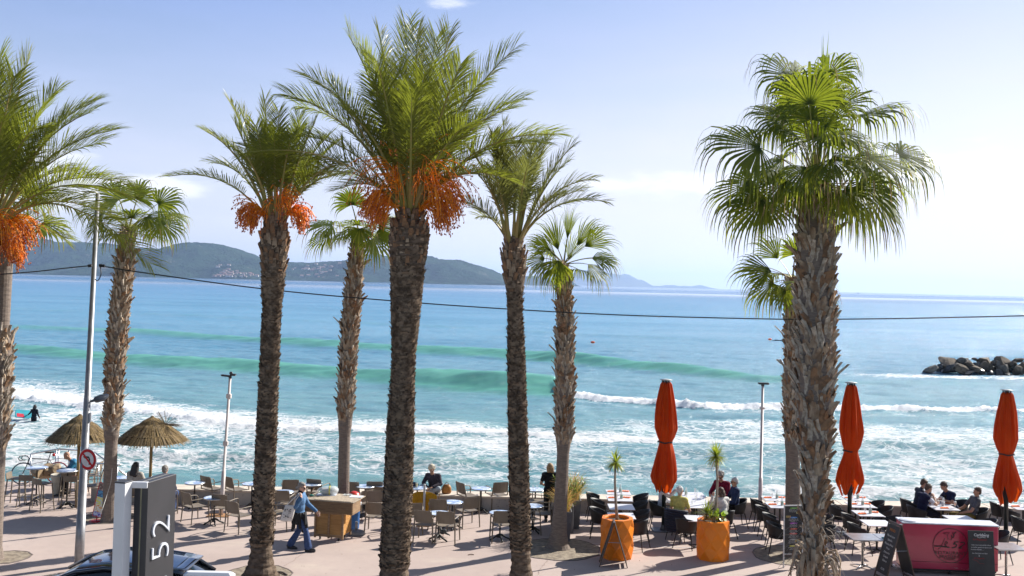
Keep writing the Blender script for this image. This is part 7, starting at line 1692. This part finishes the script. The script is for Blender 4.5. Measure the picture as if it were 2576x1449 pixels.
# --- steel railing of the ramp
M_chr = mat('stainless_rail', (.62, .62, .63), .22, metal=.95)
rl = thing('ramp_railing', 'stainless steel railing round the beach ramp at the left', 'railing')
def zr1(a, b, Y): return W(*z1(a, b), Y)
A_ = zr1(330, 150, 31.4); B_ = zr1(625, 95, 34.0); C_ = zr1(850, 112, 33.0); D_ = zr1(1010, 135, 32.4); E_ = zr1(1385, 405, 31.8); F_ = zr1(925, 240, 31.0); G_ = zr1(1285, 268, 30.8)
m = MB()
for path in ([A_, B_, C_, D_, E_], [F_, G_]):
    for k, dz in enumerate((0, .32, .62, .90) if len(path) > 2 else (0, .4)):
        m.tube([p - Vector((0, 0, dz)) for p in path], .024 if k == 0 else .012, 8)
m.build('rails', M_chr, rl, True)
for p, q_ in ((A_, 0), (A_.lerp(B_, .9), 0), (B_, 0), (B_.lerp(C_, .5), 0), (C_, 0), (D_, 0), (D_.lerp(E_, .5), 0), (E_, 0), (G_ - Vector((.1, 0, 0)), 0), (F_.lerp(G_, .35), 0)):
    m = MB(); m.tube([p, p - Vector((0, 0, 1.05))], .022, 8); m.build('rail_post', M_chr, rl, True)

# --- racing bicycle leaning at the railing
bc = thing('bicycle', 'black racing bicycle with pink-rimmed rear wheel leaning at the railing', 'bicycle', gp(*z1(430, 430)) + Vector((0, .3, 0)), R(12)); bc.location.y = 31.85; bc.location.x = W(*z1(430, 300), 31.85).x
bc.rotation_euler = (R(-8), 0, R(14)); M_bk = mat('black_frame', (.02, .02, .02), .3); rW = .335
for x, c_, nm in ((-.52, (.03, .03, .03), 'front'), (.50, (.45, .1, .14), 'rear')):
    m = MB(); m.tube([(x+rW*math.cos(k*.19635), 0, rW+rW*math.sin(k*.19635)) for k in range(33)], .012, 6); w = m.build('wheel', mat('tyre_' + nm, c_ if nm == 'rear' else (.02, .02, .02), .7), bc, True)
    m = MB(); m.tube([(x+.315*math.cos(k*.19635), 0, rW+.315*math.sin(k*.19635)) for k in range(33)], .009, 6); m.build('rim', mat('rim_' + nm, (.10, .16, .25) if nm == 'front' else (.3, .08, .1), .4), w, True)
    m = MB()
    for k in range(20): a = k*.31416; m.tube([(x, .02*(-1)**k, rW), (x+.31*math.cos(a), 0, rW+.31*math.sin(a))], .0018, 3, cap=False)
    m.build('spokes', M_rim, w)
m = MB(); hub = Vector((.5, 0, rW)); bb = Vector((.08, 0, .27)); seat_ = Vector((.22, 0, .78)); hd_ = Vector((-.36, 0, .80)); hd2 = Vector((-.39, 0, .66)); fh = Vector((-.52, 0, rW))
for a, b, r_ in ((bb, seat_, .017), (bb, hd2, .022), (seat_ + Vector((0, 0, -.02)), hd_, .016), (hd_, hd2, .02), (hd2, fh, .014), (bb, hub, .010), (seat_, hub, .009)): m.tube([a, b], r_, 8)
m.build('frame', M_bk, bc, True)
m = MB(); m.tube([seat_, Vector((.26, 0, .97))], .013, 8); m.ring([[Vector((.26+x, y, .985+z)) for y, z in ((-w, 0), (0, .02), (w, 0), (0, -.03))] for x, w in ((-.16, .015), (-.05, .03), (.06, .065), (.11, .07))]); m.build('saddle', M_blk, bc)
m = MB(); m.ell((.36, 0, .90), (.05, .035, .05)); m.build('saddle_bag', mat('red_bag', (.6, .02, .02), .5), bc, True)
m = MB(); m.tube([hd_, hd_ + Vector((-.05, 0, .07)), hd_ + Vector((-.14, 0, .09))], .013, 8)
for s in (-1, 1): m.tube([hd_ + Vector((-.14, s*.02, .09)), hd_ + Vector((-.15, s*.20, .09)), hd_ + Vector((-.24, s*.21, .08)), hd_ + Vector((-.27, s*.21, .0)), hd_ + Vector((-.22, s*.21, -.06)), hd_ + Vector((-.15, s*.21, -.06))], .014, 7)
m.build('handlebar', M_blk, bc, True)
m = MB(); m.lathe([(.09, -.004), (.09, .004)], c=bb, n=20, M=Matrix.Rotation(R(90), 3, 'X')); m.tube([bb, bb + Vector((.1, -.03, -.13))], .009, 6); m.build('crankset', M_bk, bc)
# --- pot, boulders
M_bld = mat('tan_boulder', (.30, .22, .13), .95, (.17, .12, .08), 5, bump=1, bscale=10)
def rock(c, s, m_, seed, name='boulder', label=None, cat='rock', group=None, flat=.7):
    r = random.Random(seed); bm = bmesh.new(); bmesh.ops.create_icosphere(bm, subdivisions=3, radius=1); pl = [(Vector((r.gauss(0, 1), r.gauss(0, 1), r.gauss(0, 1))).normalized(), r.uniform(.42, .78)) for _ in range(12)]
    for v in bm.verts:
        p = v.co.copy()
        for nrm, d in pl:
            k = p.dot(nrm)
            if k > d: p -= nrm*(k-d)
        p *= 1 + .05*noise.noise(p*3 + Vector((seed, 0, 0))); v.co = Vector((p.x*s[0], p.y*s[1], p.z*s[2]))
    me = bpy.data.meshes.new(name); bm.to_mesh(me); bm.free(); me.materials.append(m_); o = bpy.data.objects.new(name, me); COL.objects.link(o); o.location = c; o.rotation_euler = (r.uniform(-.4, .4), r.uniform(-.4, .4), r.uniform(0, 6.28))
    tag(o, label, cat, group); return o
for k, (a, b, s) in enumerate(((400, 330, .38), (500, 320, .34), (590, 310, .36), (450, 375, .3), (560, 355, .28))):
    p = W(*z1(a, b), 31.0 + .1*k); rock(p, (s, s*.8, s*.6), M_bld, 60+k, 'boulder', ['tan boulder at the far left behind the bicycle', 'tan boulder under the bicycle saddle', 'tan boulder beside the bald man', 'low tan boulder behind the high table', 'small tan boulder near the concrete pot'][k], 'rock', 'tan boulders behind the bicycle')
p = gp(*z1(625, 575)); t = thing('concrete_pot', 'tapered pale concrete flower pot behind the bar stools', 'planter', p); m = MB(); m.lathe([(.15, 0), (.16, .02), (.23, .50), (.25, .54), (.25, .60), (.21, .60), (.20, .52)], n=28, cap=False); m.build('pot', mat('pale_concrete', (.48, .44, .37), .9, bump=.3), t, True); m = MB(); m.poly([(.2*math.cos(k*.2618), .2*math.sin(k*.2618), .53) for k in range(24)]); m.build('soil', M_soil, t)

# --- grey planters with grasses
M_gp = mat('grey_fibre_planter', (.16, .16, .17), .7, (.12, .12, .13), 3); M_gps = mat('zinc_side', (.42, .42, .43), .6)
def gplanter(x, Y, h, label, gl, cols, seed, sh):
    r = random.Random(seed); p = onY(x, Y); t = thing('grey_planter', label, 'planter', p, 0, 'grey planters beside the fan palm'); m = MB()
    o_ = [[Vector((x_*k, y_*k2, z)) for x_, y_ in ((-.20, -.42), (.20, -.42), (.20, .42), (-.20, .42))] for z, k, k2 in ((0, .78, .9), (h, 1, 1), (h, .86, .94), (h-.08, .86, .94))]; m.ring(o_); m.build('box', M_gp, t)
    g = thing('grass_plant', gl, 'plant', (p.x, p.y, h-.08), 0, 'grasses and shrubs in the grey planters')
    m = MB()
    for k in range(420):
        b_ = Vector((r.uniform(-.12, .12), r.uniform(-.3, .3), 0)); d = Vector((r.gauss(0, .32), r.gauss(0, .3), 1)).normalized(); L = sh*r.uniform(.5, 1.05); s = Vector((r.uniform(-1, 1), r.uniform(-1, 1), 0)).normalized()*.006; q = b_; m.cur = r.choice(cols)
        for z in range(4): e = q + d*L/4; d = (d + Vector((d.x*.4, d.y*.4, -.18*z))).normalized(); m.quad(q-s, q+s, e+s*.7, e-s*.7); q = e
    m.build('blades', [leafmat('green_grass', (.13, .18, .04), (.4, .45, .08)), leafmat('straw_grass', (.42, .27, .10), (.6, .38, .12), rough=.7)], g)
gplanter(1424, 26.6, .78, 'grey planter nearer us beside the fan palm trunk', 'golden grass spilling over the nearer grey planter', (0, 1, 1), 3, .75)
gplanter(1447, 28.0, .78, 'grey planter by the sea wall beside the fan palm', 'tall orange-topped grass in the planter at the wall', (1, 1, 0), 4, .85)
p = onY(1432, 27.4); t = thing('oleander', 'green oleander bush between the two grass planters', 'plant', (p.x, p.y, .7)); m = MB(); r = random.Random(8)
for k in range(16):
    d = Vector((r.gauss(0, .3), r.gauss(0, .25), 1)).normalized(); st = MB(); q = Vector((0, 0, 0)); L = r.uniform(.4, .85)
    for z in range(9):
        e = q + d*L/9; d = (d + Vector((r.gauss(0, .05), r.gauss(0, .05), 0))).normalized(); m.cur = 0; m.tube([q, e], .006, 4, cap=False)
        if z > 2: leafrosette(m, e, 5, .13, r, .013, .5, -.1)
        q = e
m.build('branches', leafmat('oleander_leaf', (.13, .2, .06), (.35, .45, .08)), t)
m = MB(); m.bbox((0, 0, .36), (.34, .5, .72), .01); o = m.build('low_planter', M_gp); o.location = (p.x, p.y, 0); tag(o, 'dark grey planter box holding the oleander', 'planter')

# --- breakwater: every boulder a thing
M_rk = mat('breakwater_stone', (.15, .115, .082), .95, (.06, .048, .037), .8, bump=1, bscale=3); M_rk2 = mat('pale_breakwater_stone', (.15, .14, .125), .95, (.085, .075, .065), .9, bump=1, bscale=3); M_rk3 = mat('wet_black_stone', (.022, .02, .019), .35, (.04, .036, .033), 2, bump=1, bscale=4)
rr = random.Random(21); k3 = 0
BL = ['{c} breakwater boulder, {w}']
def brk(a, b, s, m_, lab, dy=0):       # readings in the 4.77x enlargement of the breakwater
    x = (3300 + a/4.77)/1.4907; y = (1250 + b/4.77)/1.4907; Y = gp(2440, 945, SEA_Z).y + 3 + dy; p = W(x, y, Y); u = Y/F/4.77/1.4907*.5
    rock(p, (s[0]*u*1.25, s[0]*u*1.1, s[1]*u*1.3), m_, int(a*7+b), 'breakwater_rock', lab, 'rock', 'boulders of the breakwater')
L_ = [(930, 650, (330, 130), 1, 'flat dark slab at the left tip of the breakwater'), (1200, 520, (430, 190), 0, 'long slanting brown boulder at the left of the breakwater'), (1480, 510, (220, 120), 1, 'small pale boulder on top near the left end'), (1540, 470, (120, 60), 0, 'little dark stone on the crest at left'), (1690, 465, (100, 55), 0, 'second little stone on the crest'),
      (1240, 640, (260, 170), 2, 'wet sparkling boulder in the lower left of the breakwater'), (1380, 610, (220, 130), 1, 'pale flat boulder left of the middle'), (1440, 660, (230, 190), 0, 'tall brown boulder left of the middle'), (1600, 560, (260, 130), 0, 'brown boulder in the upper middle'), (1690, 630, (290, 120), 0, 'flat brown slab in the middle of the breakwater'),
      (1560, 720, (240, 110), 2, 'wet boulder at the water line, left of middle'), (1890, 510, (280, 150), 0, 'big rounded boulder on the crest'), (1935, 610, (240, 190), 0, 'square brown boulder right of the middle'), (1820, 700, (190, 140), 2, 'mossy boulder at the water line in the middle'), (1965, 730, (150, 110), 2, 'wet round boulder at the water line'),
      (2180, 510, (340, 180), 0, 'largest brown boulder on the crest at right'), (2110, 575, (180, 130), 1, 'pale boulder under the largest one'), (2200, 640, (280, 170), 1, 'largest pale boulder at right'), (2140, 730, (180, 140), 2, 'wet dark boulder below the pale one'), (2320, 750, (230, 100), 2, 'low wet boulder at the right water line'),
      (2400, 570, (200, 110), 0, 'grey boulder near the right frame edge'), (2450, 680, (230, 170), 0, 'square brown boulder near the right edge'), (2490, 480, (220, 80), 0, 'long dark crest stone at the right edge'), (2560, 620, (200, 200), 0, 'boulder cut by the right frame edge'), (2520, 770, (150, 60), 2, 'small wet stone at the right edge'),
      (1100, 600, (240, 110), 2, 'dark wedge behind the left tip of the breakwater'), (2050, 540, (160, 100), 0, 'brown boulder wedged on the crest'), (1760, 560, (150, 90), 1, 'small pale boulder in the upper middle'), (2700, 600, (260, 220), 0, 'boulder beyond the right frame edge')]
for a, b, s, c_, lab in L_: brk(a, b, s, (M_rk, M_rk2, M_rk3)[c_], lab, dy=(620-b)/100)
for k in range(20): brk(1130+k*85, 640, (270, 200 + 30*(k % 3)), M_rk3, 'dark boulder wedged deep in the breakwater, number %d from its left tip' % (k+1), dy=2.5)
# --- swimmers and their tow floats
M_buoy = mat('orange_float', (.8, .12, .03), .4)
def swimmer(x, y, lab, lab2=None):
    p = gp(x, y, SEA_Z); r = p.y/F; o = MB(); o.ell((0, 0, .1), (.34, .2, .18)); b_ = o.build('tow_float', M_buoy, smooth=True); b_.location = (p.x, p.y, SEA_Z+.15); tag(b_, lab, 'float', 'orange tow floats out at sea')
    if not lab2: return
    t = thing('person', lab2, 'person', (p.x+1.2, p.y, SEA_Z+.02)); m = MB(); m.cap((-.2, 0, .05), (.75, 0, .02), .16, .12); m.ell((.98, 0, .14), (.11, .1, .13)); m.cap((.7, -.15, .1), (1.15, -.35, .32), .06, .05); m.cap((1.15, -.35, .32), (1.45, -.3, .1), .05, .04); m.cap((-.2, .0, .03), (-.9, 0, -.03), .11, .06); grow(m, 'body', cloth('wetsuit', (.012, .014, .022)), t, .03, 1)
swimmer(1937, 857, 'orange tow float with white wake, right side of the bay', 'swimmer in dark suit ahead of the right-hand float'); swimmer(1491, 865, 'orange tow float in the middle of the bay')
bake_grown()
# --- little sailing boat on the horizon
p = gp(2159, 741.5, SEA_Z); Yb = 5200; p = W(2159, 741, Yb); t = thing('boat', 'tiny dark boat on the horizon right of the huge palm', 'boat', (p.x, Yb, SEA_Z)); m = MB(); m.ring([[(-6, 0, .3), (5, -1.5, .3), (6, 0, .3), (5, 1.5, .3)], [(-8, 0, 2), (6, -2, 2), (7, 0, 2), (6, 2, 2)]]); m.build('hull', M_lens, t); m = MB(); m.box((0, 0, 4), (5, 2.4, 4)); m.build('cabin', mat('boat_grey', (.15, .15, .17), .6), t)

# --- pigeons
M_pig = mat('pigeon_feather', (.035, .04, .05), .7, (.08, .085, .09), 12)
def pigeon(p, h, label):
    t = thing('pigeon', label, 'pigeon', p, R(h), 'pigeons under the café tables'); m = MB(); m.ell((0, 0, .13), (.11, .06, .065), Matrix.Rotation(R(-25), 3, 'Y').inverted()); m.cap((.07, 0, .17), (.10, 0, .235), .035, .022); m.ell((.115, 0, .25), (.028, .02, .022)); m.cap((.135, 0, .248), (.155, 0, .242), .007, .003, 6); m.cap((-.07, 0, .10), (-.19, 0, .06), .03, .014)
    grow(m, 'body', M_pig, t, .006, 1); m = MB()
    for s in (-1, 1): m.tube([(.0, s*.022, .08), (.005, s*.024, .005), (.035, s*.024, .004)], .005, 5)
    m.build('legs', mat('pink_leg', (.4, .12, .1), .6), t)
pigeon(gp(*z3(495, 790)), 200, 'dark pigeon beside the blue bin'); pigeon(gp(*z3(1455, 985)), 160, 'pigeon pecking between the two foremost chairs'); pigeon(gp(*z3(1620, 860)), 10, 'pigeon under the middle round table')
bake_grown()
# --- litter and cables on the ground
M_lit = mat('dry_litter', (.16, .10, .06), .9)
tt = thing('fallen_stalk', 'fallen dry palm stalk on the open paving', 'litter', gp(*z3(1785, 1203)), R(10)); m = MB(); m.tube([(-.08, 0, .01), (0, .02, .02), (.07, 0, .012)], .01, 5); m.build('stalk', M_lit, tt)
m = MB(); rr = random.Random(44)
for k in range(260):
    x = rr.uniform(-11, 12); y = 20.8 + rr.random()**.8*8.4; s = rr.uniform(.006, .022); a = rr.uniform(0, 6.28); c = Vector((x, y, .008)); m.poly([c + Vector((s*math.cos(a+q*1.57)*(1 if q % 2 else .35), s*math.sin(a+q*1.57)*(1 if q % 2 else .35), .004*q)) for q in range(4)])
tag(m.build('palm_litter', M_lit), 'bits of dry palm litter scattered on the paving', kind='stuff')
m = MB(); m.tube(smooth_pts([gp(*z2(1385, 1412)) + Vector((0, 0, .02)), gp(*z2(1440, 1420)) + Vector((0, 0, .03)), gp(*z2(1500, 1448)) + Vector((0, 0, .02))]), .018, 6); tag(m.build('hose', mat('dark_hose', (.06, .05, .045), .7)), 'dark hose by the root of the flared palm', 'hose')
m = MB(); P_ = [W(*z1(1195, 300), 27.0), W(*z1(1180, 450), 27.0), W(*z1(1135, 600), 26.9), W(*z1(1080, 770), 26.6), gp(*z1(1070, 815))]; m.tube(smooth_pts(P_), .008, 5); tag(m.build('thin_wire', mat('pale_wire', (.5, .48, .44), .6)), 'thin pale wire from the fan palm to the poster stand', 'wire')
